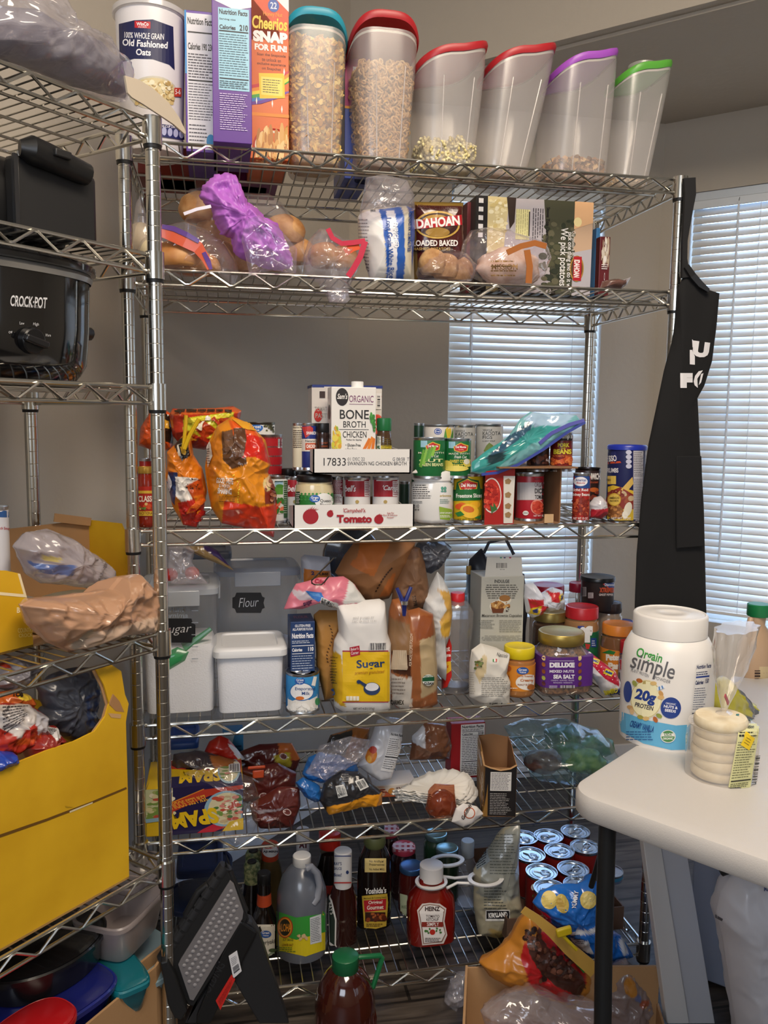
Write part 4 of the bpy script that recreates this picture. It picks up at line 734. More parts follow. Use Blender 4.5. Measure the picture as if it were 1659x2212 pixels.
D.E(699, 1082, 19, 17, '#eeeeec').E(680, 1077, 11, 8, '#2c62b4').T('Great', 672, 1072, 688, 1077, '#fff').T('Value', 675, 1078, 686, 1082, '#fff').T('Queso', 691, 1078, 713, 1086, '#1c1c1e').T('Blanco', 691, 1087, 713, 1094, '#1c1c1e').build(t)
# chicken broth tray on top
z2 = z+.117
t, F, w, h = tray(676, 890, 970, .01, z2, .24, 'white broth tray stacked on the tomato soup cans', '#e4e1dd', sl=.1)
D = Deco(F); D.T('17833', 699, 989, 747, 1006, '#3a3a3c', 0, 0).T('01 DEC 22', 751, 988, 788, 995, '#77777a', 0, 0).T('SWANSON NG CHICKEN BROTH', 751, 997, 878, 1005, '#4a4a4c', 0, 0).T('G 08:58  T', 848, 988, 884, 995, '#77777a', 0, 0).build(t, 'printed_front')
z3 = z2+.004
t, B, w, h = carton(715, 812, 836, .03, z3, .065, 'white bone broth carton standing in the stacked tray', '#e6e3de', 'broth_carton')
b = MB(); b.lathe([(.0135, 0), (.0135, .012), (.012, .013), (.001, .013)], mat('#f0efec', .35), 30, (.012, .028, h)); b.obj('screw_cap', t)
D = Deco(B).quad(*bq(t, w, .065, h)); D.E(24, 12, 14, 10.5, '#2a2628').T("Sam's", 13, 8, 36, 14.5, '#ece8e4', 0, .02, .3).T('ORGANIC', 40, 10, 94, 18, '#7a3a6a', 0, 0).R(40, 20, 93, 20.6, '#8a5a7a').T('BONE', 19, 27, 84, 38, '#2a2a2c', 0, .01).T('BROTH', 27, 40.5, 77, 48, '#2a2a2c', 0, 0).R(18, 50, 84, 50.6, '#444').T('CHICKEN', 26, 52.5, 79, 60, '#2a2a2c', 0, 0).T('Perfect for Sipping', 34, 61.5, 68, 64, '#3a3a3c')
D.T('• Gluten-Free', 32, 67, 66, 70.5, '#3a3a3c').T('• Fat Free', 32, 72, 58, 75, '#3a3a3c').P([(56, 88), (84, 60), (90, 62), (62, 89)], '#d9772a').P([(70, 90), (90, 58), (95, 60), (78, 90)], '#e08632').P([(84, 90), (94, 60), (99, 61), (93, 90)], '#d9772a').E(24, 91, 13, 9, '#7a2a4a').P([(22, 84), (26, 84), (27, 76)], '#8a5a4a').scat(4, 48, 20, 78, 26, ['#c9c23a', '#8fae3c', '#e0cf5a', '#d9a23a'], 3, 6, .4).scat(88, 26, 99, 50, 12, ['#4c9a44', '#3c8038'], 3, 5).E(60, 95, 6, 2.5, '#5aa04a').build(t, 'printed_face')
D = Deco(B).quad(*bq(t, w, .065, h, 'L')); D.E(50, 30, 30, 9, '#2a2628').T('BONE', 10, 56, 90, 62, '#2a2a2c').T('BROTH', 10, 66, 90, 71, '#2a2a2c').build(t, 'printed_side')
zt = z3+.075
t, L = can(632, 657, 914, .08, z3, 'cream labelled can at the left end of the broth tray', '#d6cdb4', group=None); D = Deco(L, 4); D.T('Nutrition Facts', 634, 921, 655, 925, '#3a2a20').L(634, 928, 655, 968, 9, '#4a3a30').build(t)
t, L = can(650, 686, 914, .07, z3, 'blue and red broth can in the stacked tray', '#23337c'); D = Deco(L, 4); D.P([(652, 922), (676, 920), (676, 934), (660, 946)], '#c03a3a').T('SWANSON', 662, 932, 684, 939, '#f4f0f0', 0, .03).R(652, 948, 686, 975, '#ddd6cc').T('Natural', 660, 950, 680, 955, '#3a3a3c').R(660, 957, 684, 972, '#c2502a').T('CHICKEN', 662, 960, 682, 968, '#f6f0ea', 0, .04).build(t)
t, L, LD = jar(680, 716, 914, .06, z3, 'dark brown jar with a black lid next to the bone broth', '#2e1c18', '#161618', 'spice_jar', lidh=.02); D = Deco(L, 4); D.T('INSTANT', 694, 955, 708, 959, '#b0562a').T('ORGANIC', 694, 962, 708, 966, '#b0562a').build(t)
t, L, LD = jar(812, 846, 903, .05, z3, 'small bouillon jar with a green lid to the right of the bone broth', '#4a3420', '#1c6a3a', 'bouillon_jar', lidh=.028, lidr=None, labr=(.05, .48), labc='#c9b52a'); D = Deco(L, 4); D.R(812, 942, 823, 974, '#e4e4dc').L(813, 944, 822, 958, 5, '#4a6a5a').T('5', 815, 963, 821, 972, '#2a6a44', 0, .04).L(826, 946, 844, 970, 6, '#6a5c1a', .35).build(t)
t, B, w, h = carton(675, 826, 836, .13, z3+.078, .1, 'tomato paste multipack box lying on top of the cans', '#dcd5cc', 'tomato_paste_box', rot=.0)
b = MB(); b.box((0, .05, h+.001), (w+.002, .102, .006), mat('#2a3a7c', .4)); b.obj('box_top', t, smooth=False)
D = Deco(B).quad(*bq(t, w, .1, h)); D.scat(28, 10, 98, 96, 24, ['#c02c22', '#d84432', '#a8241c', '#e0604a'], 5, 9, .7).E(60, 30, 18, 20, '#d65242').E(68, 70, 14, 17, '#c2281c').R(0, 0, 28, 100, '#d3ccc4').E(8, 60, 6, 14, '#b8241c').T('TOMATO', 3, 42, 25, 52, '#a8a29a').T('PASTE', 4, 56, 24, 66, '#a8a29a').R(10, 10, 18, 24, '#3a2a26').R(90, 12, 99, 46, '#e9e6e2').B(93, 18, 97, 42, vert=True, n=8).scat(52, 80, 66, 98, 8, ['#3a7a34', '#4c8c3c'], 3, 6).build(t, 'printed_face')
# right-hand cans
t, L, LD = jar(888, 978, 1016, .05, z, 'white supplement tub with printed text on the third shelf', '#e9e8e6', '#eceae8', 'supplement_tub', 'tub', lidh=.022, sh=.01, lidr=.046)
D = Deco(L, 7, rough=.5); D.L(892, 1046, 932, 1078, 7, '#3c3c3e', .4, .4).L(892, 1082, 916, 1088, 2, '#4a4a4c').T('arbonne', 950, 1068, 974, 1073, '#b9a23a').E(954, 1057, 3, 4, '#ffffff').E(955, 1055, 3, 4, '#5a9c8a').E(961, 1055, 3, 4, '#5a9c8a').E(955, 1061, 3, 2, '#5a9c8a').E(961, 1061, 3, 2, '#5a9c8a').L(950, 1077, 972, 1088, 3, '#8aa69c').P([(948, 1094), (975, 1100), (977, 1124), (950, 1121)], '#8fae3c').T('DIETARY SUPPLEMENT', 950, 1106, 975, 1110, '#eef2e6').L(950, 1112, 974, 1118, 2, '#eef2e6').T('210', 894, 1089, 906, 1097, '#3c3c3e').B(894, 1099, 906, 1103, n=8).build(t)
bag('condiment_packets', 'pair of flat paper condiment packets on top of the white tub', 'packets', [(888, 1022), (900, 1012), (925, 1012), (938, 1014), (976, 1018), (978, 1022), (940, 1021), (905, 1024)], .07, .012, base='#dedad6', paint=[([(905, 1012), (935, 1011), (935, 1018), (905, 1018)], '#b8474a')], m=printed(.5), seed=31, amp=.002, n=50, rings=8)
t, L = can(978, 1042, 1022, .06, z, 'yellow and green peach can on the third shelf', '#d9b61e', pull=True); D = Deco(L, 6)
D.P([(987, 1042), (1000, 1035), (1009, 1030), (1018, 1035), (1034, 1038), (1038, 1056), (985, 1058)], '#1f6a34').P([(990, 1044), (1002, 1038), (1010, 1034), (1018, 1038), (1032, 1042), (1030, 1056), (1012, 1062), (994, 1058)], '#e3c23a').P([(992, 1045), (1003, 1040), (1010, 1036), (1017, 1040), (1031, 1044), (1028, 1055), (1012, 1060), (996, 1056)], '#c22a26').T('Del Monte', 996, 1044, 1028, 1052, '#f8f2ee', 0, .03).T('Quality', 1004, 1054, 1020, 1059, '#f3d9c0')
D.P([(980, 1058), (1042, 1056), (1042, 1080), (980, 1082)], '#1f6a34').T('Freestone Slices', 986, 1066, 1040, 1075, '#f6f6ee', -1, .02).E(1000, 1094, 11, 8, '#e0702a', 30).E(992, 1094, 8, 6, '#d9531f').E(1024, 1092, 13, 8, '#f0b42c', -20).E(1014, 1104, 20, 15, '#f3c23a', 15).E(1012, 1100, 12, 7, '#d8702a', 10).P([(984, 1108), (996, 1104), (1004, 1112), (990, 1116)], '#2f7c3a').P([(1024, 1118), (1038, 1112), (1036, 1122)], '#2f7c3a').T('NET WT 15.25 OZ', 986, 1120, 1034, 1124, '#4a3a10').build(t)
def dm(l, r, top, kk, lb, title, col2):
    t, L = can(l, r, top, kk, z+.103, lb, '#1d6a38', pull=True); D = Deco(L, 6); cx = (l+r)/2+6; w_ = r-l
    D.R(cx-24, top+7, cx-10, top+21, '#9cc8dc').P([(cx-14, top+18), (cx-4, top+12), (cx+2, top+9), (cx+8, top+12), (cx+18, top+15), (cx+16, top+27), (cx+2, top+31), (cx-12, top+27)], '#d9b83a').P([(cx-12, top+18), (cx-4, top+14), (cx+2, top+11), (cx+8, top+14), (cx+16, top+17), (cx+14, top+26), (cx+2, top+29), (cx-10, top+26)], '#c2262a')
    D.T('Del Monte', cx-9, top+16, cx+13, top+21, '#f8f2ee', 0, .03).T('Quality', cx-3, top+23, cx+8, top+26, '#f3d9c0').T('MADE WITH', l+12, top+31, r-4, top+35, '#d9d9c4').T('Fresh Cut', cx-12, top+37, cx+14, top+43, '#f4f4ec', 0, .01, .3)
    for i, s_ in enumerate(title): D.T(s_, l+14, top+46+i*9, r-6, top+53+i*9, '#e6d24a' if col2 == 'c' else '#d9e0a0', 0, .03)
    return t, L, D
t, L, D = dm(958, 1017, 947, .055, 'green creamed sweet corn can on top of the peach can', ('SWEET CORN', 'CREAM STYLE'), 'c'); D.E(962, 1003, 16, 9, '#e3cf5a').E(1010, 1000, 10, 8, '#e3cf5a').E(985, 1012, 26, 6, '#ecd96a').E(1007, 997, 6, 6, '#e9e2cf').build(t)
t, L, D = dm(892, 962, 945, .045, 'green bean can on top of the white supplement tub', ('CUT', 'GREEN BEANS'), 'g')
for i in range(5): D.P([(906+i*6, 1008-i*6), (914+i*6, 970-i*2), (918+i*6, 972-i*2), (912+i*6, 1010-i*6)], ['#6aa83c', '#8cc04c', '#5a9a34'][i % 3])
D.build(t)
for l, r, tp, kk, lb in ((893, 915, 914, .24, 'dark green can mostly hidden at the back left of the fig cans'),): can(l, r, tp, kk, z+.1, lb, '#1c3a2a')
t, L = can(915, 980, 917, .17, z+.103, 'cream coloured corn can with a blue round logo, back row', '#dcd5cc'); D = Deco(L, 6); D.E(946, 932, 8, 7, '#2c4fa0').E(946, 932, 6.5, 5.5, '#e6e6f0').E(946, 932, 5.5, 4.5, '#2c4fa0').T('Kroger', 941, 930, 951, 934, '#fff').E(967, 936, 7, 14, '#e0c23a', 10).P([(958, 948), (962, 925), (966, 948)], '#5a9a44').P([(972, 948), (978, 924), (978, 948)], '#4c8c3c').build(t)
for l, r, tp, kk, lb in ((980, 1026, 918, .16, 'grey fig can, left of the two in the back row'), (1026, 1085, 916, .15, 'grey fig can, right of the two, in front of the blind')):
    t, L = can(l, r, tp, kk, z+.103, lb, '#a9a8a4'); D = Deco(L, 6); x0 = r-42; D.T('WHOLE', x0, tp+11, x0+20, tp+15, '#5a5a58').T('KADOTA', x0, tp+16, x0+38, tp+24, '#3c3c3c', 0, 0).T('FIGS', x0, tp+25, x0+20, tp+32, '#3c3c3c', 0, 0).T('in LIGHT SYRUP', x0, tp+35, x0+26, tp+38, '#5a5a58').P([(x0+2, tp+58), (x0+8, tp+46), (x0+14, tp+40), (x0+22, tp+46), (x0+26, tp+58), (x0+14, tp+66)], '#6a7c34').build(t)
for l, r, tp, kk, lb, c in ((888, 905, 1030, .17, 'dark green can in the shadow behind the supplement tub', '#1d4a2c'), (862, 884, 1040, .2, 'dark can at the back beyond the soup tray', '#22362c')): can(l, r, tp, kk, z, lb, c)
# opened cardboard multipack
p, hw, h = place(1043, 1235, 1010, .03, z); t = thing('opened_multipack_box', 'torn open cardboard multipack box with a tomato picture and diced tomatoes inside', 'box', p); w = hw*2; CB_ = mat('#8a6444', .8, bump=.1, bs=80)
b = MB(); b.box((.0, .09, .001), (w*.78, .17, .003), CB_); b.obj('box_floor', t, smooth=False)
b = MB(); b.box((w*.40, .09, h*.49), (.003, .17, h*.98), CB_); b.obj('box_side', t, smooth=False)
b = MB(); b.box((.01, .175, h*.49), (w*.78, .003, h*.98), CB_); b.obj('box_back', t, smooth=False)
b = MB(); b.box((.015, .075, h+.001), (w*.92, .2, .003), CB_); b.obj('box_lid_flap', t, smooth=False)
b = MB(); b.prism([(-w*.5, 0), (-w*.16, 0), (-w*.16, h*.99), (-w*.5, h*.98)], -.001, .002, mat('#a8221e', .4)); F = b.obj('printed_flap', t, smooth=False); F['label'] = 'red flap with a round tomato picture'
D = Deco(F); D.E(1062, 1070, 21, 38, '#e6ddd4').E(1062, 1070, 19, 35, '#b82a20').scat(1048, 1045, 1074, 1098, 50, ['#cf3f2c', '#a8221a', '#dd5a40', '#c2301f'], 3, 6).P([(1066, 1085), (1074, 1100), (1064, 1106)], '#3a6a34').P([(1058, 1090), (1066, 1096), (1062, 1112)], '#3a6a34').R(1087, 1028, 1112, 1130, '#dcd6cc')
for y in (1040, 1069, 1093, 1112): D.P([(1090, y-3), (1098, y-7), (1104, y-2), (1100, y+6), (1091, y+5)], '#9a7a52')
D.build(t, 'glue_marks')
b = MB(); b.box((w*.26, -.0, .012), (.022, .002, .02), mat('#c9a67c', .8)); b.obj('torn_tab', t, smooth=False)
t, L = can(1113, 1173, 1022, .05, z+.003, 'red diced tomato can inside the opened cardboard box', '#b02230'); D = Deco(L, 6); D.R(1112, 1042, 1176, 1080, '#c4c0c2').R(1154, 1028, 1170, 1035, '#2a1c20').T('ORGANIC', 1155, 1042, 1182, 1052, '#6a2a30', 0, 0).T('DICED', 1155, 1055, 1180, 1066, '#2a2426', 0, .03).T('TOMATOES', 1155, 1069, 1186, 1078, '#2a2426', 0, .03).E(1160, 1095, 14, 16, '#dd8a7a').E(1161, 1096, 12, 14, '#c2402e').scat(1152, 1086, 1172, 1106, 14, ['#d8553f', '#b32c20'], 2, 4).E(1136, 1108, 6, 5, '#e8e6e2').T('USDA', 1131, 1106, 1141, 1110, '#4a6a4a').T('NET WT 14.5', 1152, 1112, 1174, 1116, '#e8d9d9').build(t)
t, L = can(1188, 1236, 934, .05, z+.118, 'pork and beans can stacked on the opened cardboard box', '#7a1a18'); D = Deco(L, 6); D.R(1186, 930, 1240, 952, '#2a1a1c').T("Van Camp's", 1188, 937, 1236, 950, '#f4efe6', 0, .04).T('PORK', 1205, 957, 1230, 966, '#e3d23a', 0, .04).T('AND', 1212, 967, 1222, 970, '#e3d23a').T('BEANS', 1196, 970, 1234, 981, '#e3d23a', 0, .05).T('IN TOMATO SAUCE', 1194, 983, 1234, 987, '#e0803a').scat(1192, 990, 1234, 1002, 36, ['#c9582a', '#dd7a3a', '#b0441c'], 3, 5, .6).build(t)
t, L = can(1138, 1186, 940, .06, z+.118, 'second pork and beans can turned away, left of the first', '#2c1614'); D = Deco(L, 6); D.scat(1142, 975, 1180, 1002, 30, ['#5a2c1c', '#6e3a22', '#4a2418'], 3, 5, .6).T('6g', 1178, 990, 1186, 998, '#e6dfda').build(t)
t, o = bag('zip_bag', 'zip-top bag of blue and green paper leaning over the cans in front of the blind', 'plastic bag', [(1018, 1018), (1020, 998), (1050, 975), (1100, 940), (1125, 905), (1146, 890), (1185, 896), (1210, 893), (1245, 897), (1262, 915), (1225, 935), (1175, 970), (1120, 1002), (1080, 1018), (1040, 1024)], .035, .014, base='#79b4b8',
    paint=[([(1020, 1018), (1020, 985), (1140, 925), (1216, 915), (1100, 985), (1060, 1020)], '#3f9c98'), ([(1100, 940), (1150, 905), (1140, 930), (1080, 975), (1040, 995)], '#33566e'), ([(1130, 905), (1150, 890), (1240, 896), (1215, 920), (1150, 922)], '#a9c6de'), ([(1050, 985), (1090, 972), (1086, 992), (1050, 1006)], '#1f3a40')], m=printed(.2, .6), seed=33, amp=.005, freq=18, n=130, pw=4, sharp=True)
strip(t, [(1264, 912), (1225, 934), (1175, 970), (1120, 1003), (1075, 1021), (1040, 1025)], .02, .003, '#3c4a9c', .003, name='zip_seal', label='blue zip seal')
strip(t, [(1262, 908), (1230, 917), (1190, 936), (1165, 958)], .019, .004, '#5a5ab0', .003, name='zip_track', label='second blue seal')
t, L = can(1236, 1273, 1022, .035, z, 'kidney bean can with a blue and white top label', '#a82420'); D = Deco(L, 5); D.R(1234, 1026, 1274, 1055, '#23488c').E(1254, 1040, 15, 10, '#eceaf0').T('American', 1244, 1034, 1266, 1040, '#23488c', 0, .02).T('Beauty', 1246, 1041, 1264, 1046, '#b0262a', 0, .02).T('Light Red', 1236, 1055, 1270, 1063, '#f4eeea', 0, .02).T('Kidney Beans', 1235, 1065, 1273, 1073, '#f4eeea', 0, .02).scat(1238, 1078, 1272, 1112, 60, ['#8a2a1c', '#b04a2c', '#c4603c', '#7a2216'], 3.4, 5, .5).T('NET WT 15 OZ', 1240, 1117, 1268, 1122, '#f0e6e0').build(t)
t, L = can(1240, 1294, 1010, .12, z, 'dark sloppy joe sauce can behind the kidney beans', '#2c1c1c', lid='#4a4446'); D = Deco(L, 5); D.T('MANWICH', 1264, 1022, 1296, 1036, '#ece6e2', 0, .05).T('THICK & CHUNKY', 1273, 1040, 1292, 1044, '#c25a3a').E(1283, 1058, 10, 5, '#c2622c').scat(1274, 1062, 1292, 1082, 16, ['#7a3424', '#9c4a30'], 3, 5).build(t)
bag('snack_packet', 'crinkled red and silver packet beside the sauce can', 'packet', [(1274, 1118), (1273, 1090), (1285, 1075), (1298, 1072), (1308, 1082), (1312, 1110), (1300, 1120)], .08, .02, base='#cfcdd2', paint=[([(1274, 1100), (1312, 1095), (1312, 1122), (1274, 1122)], '#b02a36'), ([(1300, 1075), (1312, 1075), (1312, 1095), (1304, 1090)], '#7a3a6a')], seed=34, amp=.005, n=70, rings=14, sharp=True)
# bread crumbs canister
p, R, h = place(1309, 1390, 962, .10, z); t = thing('breadcrumb_canister', 'tall navy bread crumb canister with a blue lid by the apron', 'canister', p)
b = MB(); b.lathe([(R*.97, 0), (R*.985, .002), (R*.985, h-.008)], mat('#1f2557', .35), 48); B = b.obj('canister_body', t); b = MB(); b.lathe([(R*1.0, 0), (R*1.03, .001), (R*1.03, .009), (R*.98, .012), (R*.95, .011), (R*.9, .008), (.001, .008)], mat('#2336a8', .3), 48, (0, 0, h-.011)); b.obj('lid', t)
D = Deco(B, 7); D.R(1368, 966, 1395, 1126, '#cfcbd0').T('Nutrition Facts', 1370, 969, 1390, 973, '#2a2a30').L(1369, 976, 1390, 1030, 14, '#4a4a52', .35).L(1369, 1034, 1390, 1120, 24, '#5a5a62', .3).P([(1302, 980), (1330, 976), (1336, 990), (1330, 1000), (1300, 996)], '#2a2f66').T('RESSO', 1306, 984, 1332, 997, '#f2eeee', -5, .03).P([(1300, 999), (1340, 996), (1342, 1000), (1302, 1003)], '#c9502c').T('CRUMBS', 1306, 1011, 1336, 1021, '#e6e2e6', 0, .03).R(1300, 1028, 1331, 1046, '#e3c25a').T('ITALIAN', 1304, 1034, 1320, 1039, '#6a4a1c').P([(1305, 1054), (1325, 1048), (1368, 1060), (1368, 1124), (1305, 1124)], '#dcb83a').P([(1330, 1070), (1366, 1030), (1368, 1045), (1342, 1078)], '#d9b45a').P([(1308, 1066), (1340, 1052), (1368, 1068), (1368, 1100), (1312, 1100)], '#8a2f22')
D.scat(1312, 1062, 1366, 1084, 16, ['#7a2a22', '#9a4a2c', '#c9b08a'], 4, 7).E(1329, 1106, 18, 15, '#8a5a34').scat(1314, 1092, 1344, 1120, 30, ['#a8703c', '#c48a50', '#7a4a28'], 2, 4).E(1356, 1100, 8, 16, '#e6e0cc', 15).E(1350, 1112, 6, 8, '#efe9d9').E(1328, 1079, 14, 14, '#c9a23a').E(1328, 1079, 12, 12, '#e3c25a').T("AMERICA'S", 1318, 1073, 1338, 1078, '#4a3410', 0, .03).T('FAVORITE', 1319, 1080, 1337, 1084, '#4a3410', 0, .03).T('NET WT 15 OZ', 1322, 1117, 1362, 1122, '#f4f0ea')
for i in range(4): D.E(1358, 977+i*10, 6, 5, '#c9cadd')
D.build(t)
# ================================================================ fourth shelf: baking and spreads
z = HM[3]
TUBP = film('#f6f7f9', .09, '#dfe3e8', .12, .2); LIDP = film('#eef0f4', .5, '#c6ccd4', .2, .2)
def tub(l, r, top, k, z, dep, label, cont, frac, lidm, lidh=.018, taper=.94, name='storage_tub', latch=True, fr=MAIN, group=None, e=9):
    p, hw, h = place(l, r, top, k, z, fr); t = thing(name, label, 'storage container', p, fr.a, group); c = (0, dep/2, 0); d2 = dep/2; b = MB()
    b.sup([(0, hw*taper*.96, d2*taper*.96), (.006, hw*taper, d2*taper), (h-lidh, hw, d2)], TUBP, e, 56, c, cap1=False); B = b.obj('tub_body', t)
    b = MB(); q = 1.05; b.sup([(h-lidh, hw*q, d2*q), (h-lidh*.35, hw*q, d2*q), (h-lidh*.1, hw*1.0, d2*1.0), (h, hw*.96, d2*.96), (h, hw*.8, d2*.8), (h-.004, hw*.77, d2*.77)], lidm, e, 56, c); b.obj('lid', t)
    if latch:
        b = MB(); b.box((0, -dep*.03-.002, h-lidh-.006), (hw*1.1, .005, .034), LIDP); b.obj('latch', t, bevel=.002); b = MB(); b.box((hw*1.05, d2, h-lidh-.004), (.005, dep*.5, .03), LIDP); b.obj('side_latch', t, bevel=.002)
    if cont:
        g = thing(cont[0], cont[1], cont[2], p+fr.ey*0+Vector((0, 0, .009)), fr.a); H = h*frac; b = MB(); a = .945
        b.sup([(.001, hw*taper*.93, d2*taper*.93), (H*.9, hw*a*(taper+(1-taper)*frac), d2*a*(taper+(1-taper)*frac)), (H, hw*a*.9, d2*a*.9), (H+.004, hw*.3, d2*.3)], mat(cont[3], .7, bump=.3, bs=300), e, 56, c); o = b.obj('fill', g); g['kind'] = 'stuff'
    return t, B, h
def plaque(B, cx, cy, rx, ry, txt, t, tx=None):
    D = Deco(B); D.P([(cx-rx*.75, cy-ry), (cx+rx*.75, cy-ry), (cx+rx*.85, cy-ry*.6), (cx+rx, cy-ry*.5), (cx+rx*.92, cy), (cx+rx, cy+ry*.5), (cx+rx*.85, cy+ry*.6), (cx+rx*.75, cy+ry), (cx-rx*.75, cy+ry), (cx-rx*.85, cy+ry*.6), (cx-rx, cy+ry*.5), (cx-rx*.92, cy), (cx-rx, cy-ry*.5), (cx-rx*.85, cy-ry*.6)], '#1b1d22')
    a, b_ = tx or (cx-rx*.62, cx+rx*.62); D.T(txt, a, cy-ry*.5, b_, cy+ry*.4, '#d9dce2', -3, -.01, .3).build(t, 'chalk_label', 'black chalk label')
t, B, h = tub(308, 470, 1268, .03, z, .17, 'clear latched tub of sugar behind the left post with a green scoop', ('sugar', 'white sugar in the latched tub behind the left post', 'sugar', '#f2f1f2'), .52, LIDP)
plaque(B, 388, 1362, 34, 26, 'Sugar', t, (350, 414)); D = Deco(B); D.T('Aunt', 366, 1308, 397, 1322, '#8e97a4', 0, .02, .15).T('Jemima', 352, 1324, 406, 1338, '#8e97a4', 0, .02, .15).L(414, 1310, 428, 1440, 5, '#9aa2ae', .08, 0).build(t, 'embossed_name')
sc = thing('measuring_scoop', 'translucent green scoop standing in the tub of sugar', 'scoop', MAIN.w(.09, .09, z+.12)); M = wmat(sc).inverted(); b = MB(); GR = film('#7ed6a0', .55, '#3fae6c', .2, .2)
P = [M@on(x, y, MAIN, .05) for x, y in ((456, 1358), (420, 1385), (400, 1400))]; b.tube(P, [.005, .008, .014], GR, 8); b.obj('handle', sc)
t_, o_ = bag('scoop_bowl', 'x', 'x', [(330, 1442), (345, 1405), (385, 1392), (420, 1400), (408, 1425), (365, 1450)], .05, .02, m=GR, parent=sc, n=50, rings=10, amp=0); M2 = MAIN.w(sum(((on(x, y, MAIN, .05)-MAIN.o).dot(MAIN.ex)) for x, y in ((330, 1442), (345, 1405), (385, 1392), (420, 1400), (408, 1425), (365, 1450)))/6, .05, min(on(x, y, MAIN, .05).z for x, y in ((365, 1450), (330, 1442)))); o_.location = M2-sc.location
for x, y, lb in ((368, 1243, 'red round candy piece on the sugar tub lid'), (415, 1240, 'second red candy piece on the sugar tub lid')): blob('red_candy', lb, 'candy', on(x, y, MAIN, .06)-Vector((0, 0, .012)), (.016, .016, .014), mat('#c22a1e', .3), None, 1)
bag('plastic_bag', 'clear bag with white print lying over the sugar tub lid', 'bag', [(362, 1180), (400, 1176), (418, 1190), (412, 1215), (450, 1262), (370, 1262), (362, 1225)], .02, .014, m=CLEAR2, seed=40, amp=.008, n=80)
bag('snack_bag', 'brown and purple snack bag edge sticking out above the tubs', 'bag', [(375, 1174), (440, 1174), (470, 1190), (498, 1224), (505, 1232), (480, 1222), (430, 1200)], .10, .012, base='#8a7248', paint=[([(440, 1172), (470, 1188), (498, 1224), (478, 1210), (440, 1182)], '#3a2a5c')], seed=41, amp=.004, n=70)
tub(400, 500, 1192, .30, z, .13, 'grey lidded tub in the dark at the back left', None, 0, mat('#3c4250', .35), latch=False)
t, B, h = tub(470, 646, 1228, .19, z, .16, 'tall clear flour tub with a black chalk label', ('flour', 'thin white layer of flour in the tall labelled tub', 'flour', '#c9ccd4'), .30, film('#e6eaf2', .55, '#9aa4b4', .2, .2)); plaque(B, 537, 1302, 35, 22, 'Flour', t)
t, B, h = tub(466, 618, 1400, .012, z, .15, 'short frosted tub of white flour with a pale flat lid', ('flour', 'white flour filling the short tub with the flat lid', 'flour', '#f1f0f2'), .86, mat('#d6d7d9', .4), .02, .95, latch=False)
# evaporated milk
t, L = can(617, 690, 1447, .012, z, 'blue and white evaporated milk can at the shelf front', '#2f86c4', pull=True); D = Deco(L, 6); D.P([(616, 1506), (632, 1514), (650, 1506), (668, 1512), (691, 1500), (691, 1546), (616, 1546)], '#e9e6e0').E(652, 1494, 26, 20, '#2f6db0').E(652, 1494, 24, 18, '#f0f0f2').E(648, 1471, 11, 8, '#2b5cae').T('Great', 640, 1466, 656, 1471, '#fff').T('Value', 642, 1472, 654, 1475, '#fff').T('Evaporated', 638, 1484, 680, 1493, '#2b4a86', 0, .01).T('Milk', 652, 1494, 669, 1501, '#2b4a86', 0, .01).E(648, 1508, 9, 4, '#d9742c').P([(672, 1480), (680, 1450), (686, 1450), (680, 1482)], '#f0ede8').scat(622, 1522, 684, 1536, 16, ['#ddd9d2', '#f4f2ee'], 4, 8).T('NET WT 12 FL OZ', 628, 1534, 670, 1539, '#7a8a9a').E(684, 1515, 5, 8, '#3f8f5a').build(t)
# gluten free flour box
t, B, w, h = carton(628, 680, 1343, .05, z, .08, 'navy gluten free flour box turned with its nutrition panel forward', '#27406f', 'flour_box'); D = Deco(B).quad(*bq(t, w, .08, h))
D.T('GLUTEN-FREE', 18, 3, 82, 6, '#e6e8ee', 0, .03).T('ALL-PURPOSE FLOUR', 8, 7, 92, 10, '#e6e8ee', 0, .03).T('Nutrition Facts', 6, 13, 94, 19, '#f0f0f4', 0, .04).L(6, 21, 94, 25, 2, '#c9d0de').R(6, 27, 94, 27.8, '#f0f0f4').T('Calories', 6, 30, 48, 34, '#f0f0f4', 0, .04).T('110', 72, 29, 94, 34, '#f0f0f4', 0, .04).R(6, 36, 94, 36.7, '#f0f0f4').L(6, 38, 94, 66, 10, '#b9c4d6', .3).R(6, 68, 94, 69, '#f0f0f4').L(6, 71, 94, 98, 9, '#b9c4d6', .3).build(t, 'printed_face')
D = Deco(B).quad(*bq(t, w, .08, h, 'T')); D.T('FLOUR', 20, 30, 80, 60, '#a85a7a').build(t, 'printed_top')
# brown paper parcel
t, o = bag('brown_sugar_bag', 'golden brown paper bag standing behind the sugar', 'bag', [(678, 1328), (690, 1318), (735, 1318), (740, 1500), (700, 1512), (684, 1440)], .09, .035, base='#a9793a', paint=[([(712, 1370), (735, 1340), (735, 1430), (716, 1420)], '#8a5c28')], m=printed(.6), seed=42, amp=.003, n=100, pw=5)
D = Deco(o, 5); [D.E(712+6*sin(i*.5), 1352+i*7, 2.4, 1.2, '#4a2c14', 40) for i in range(12)]; D.build(t)
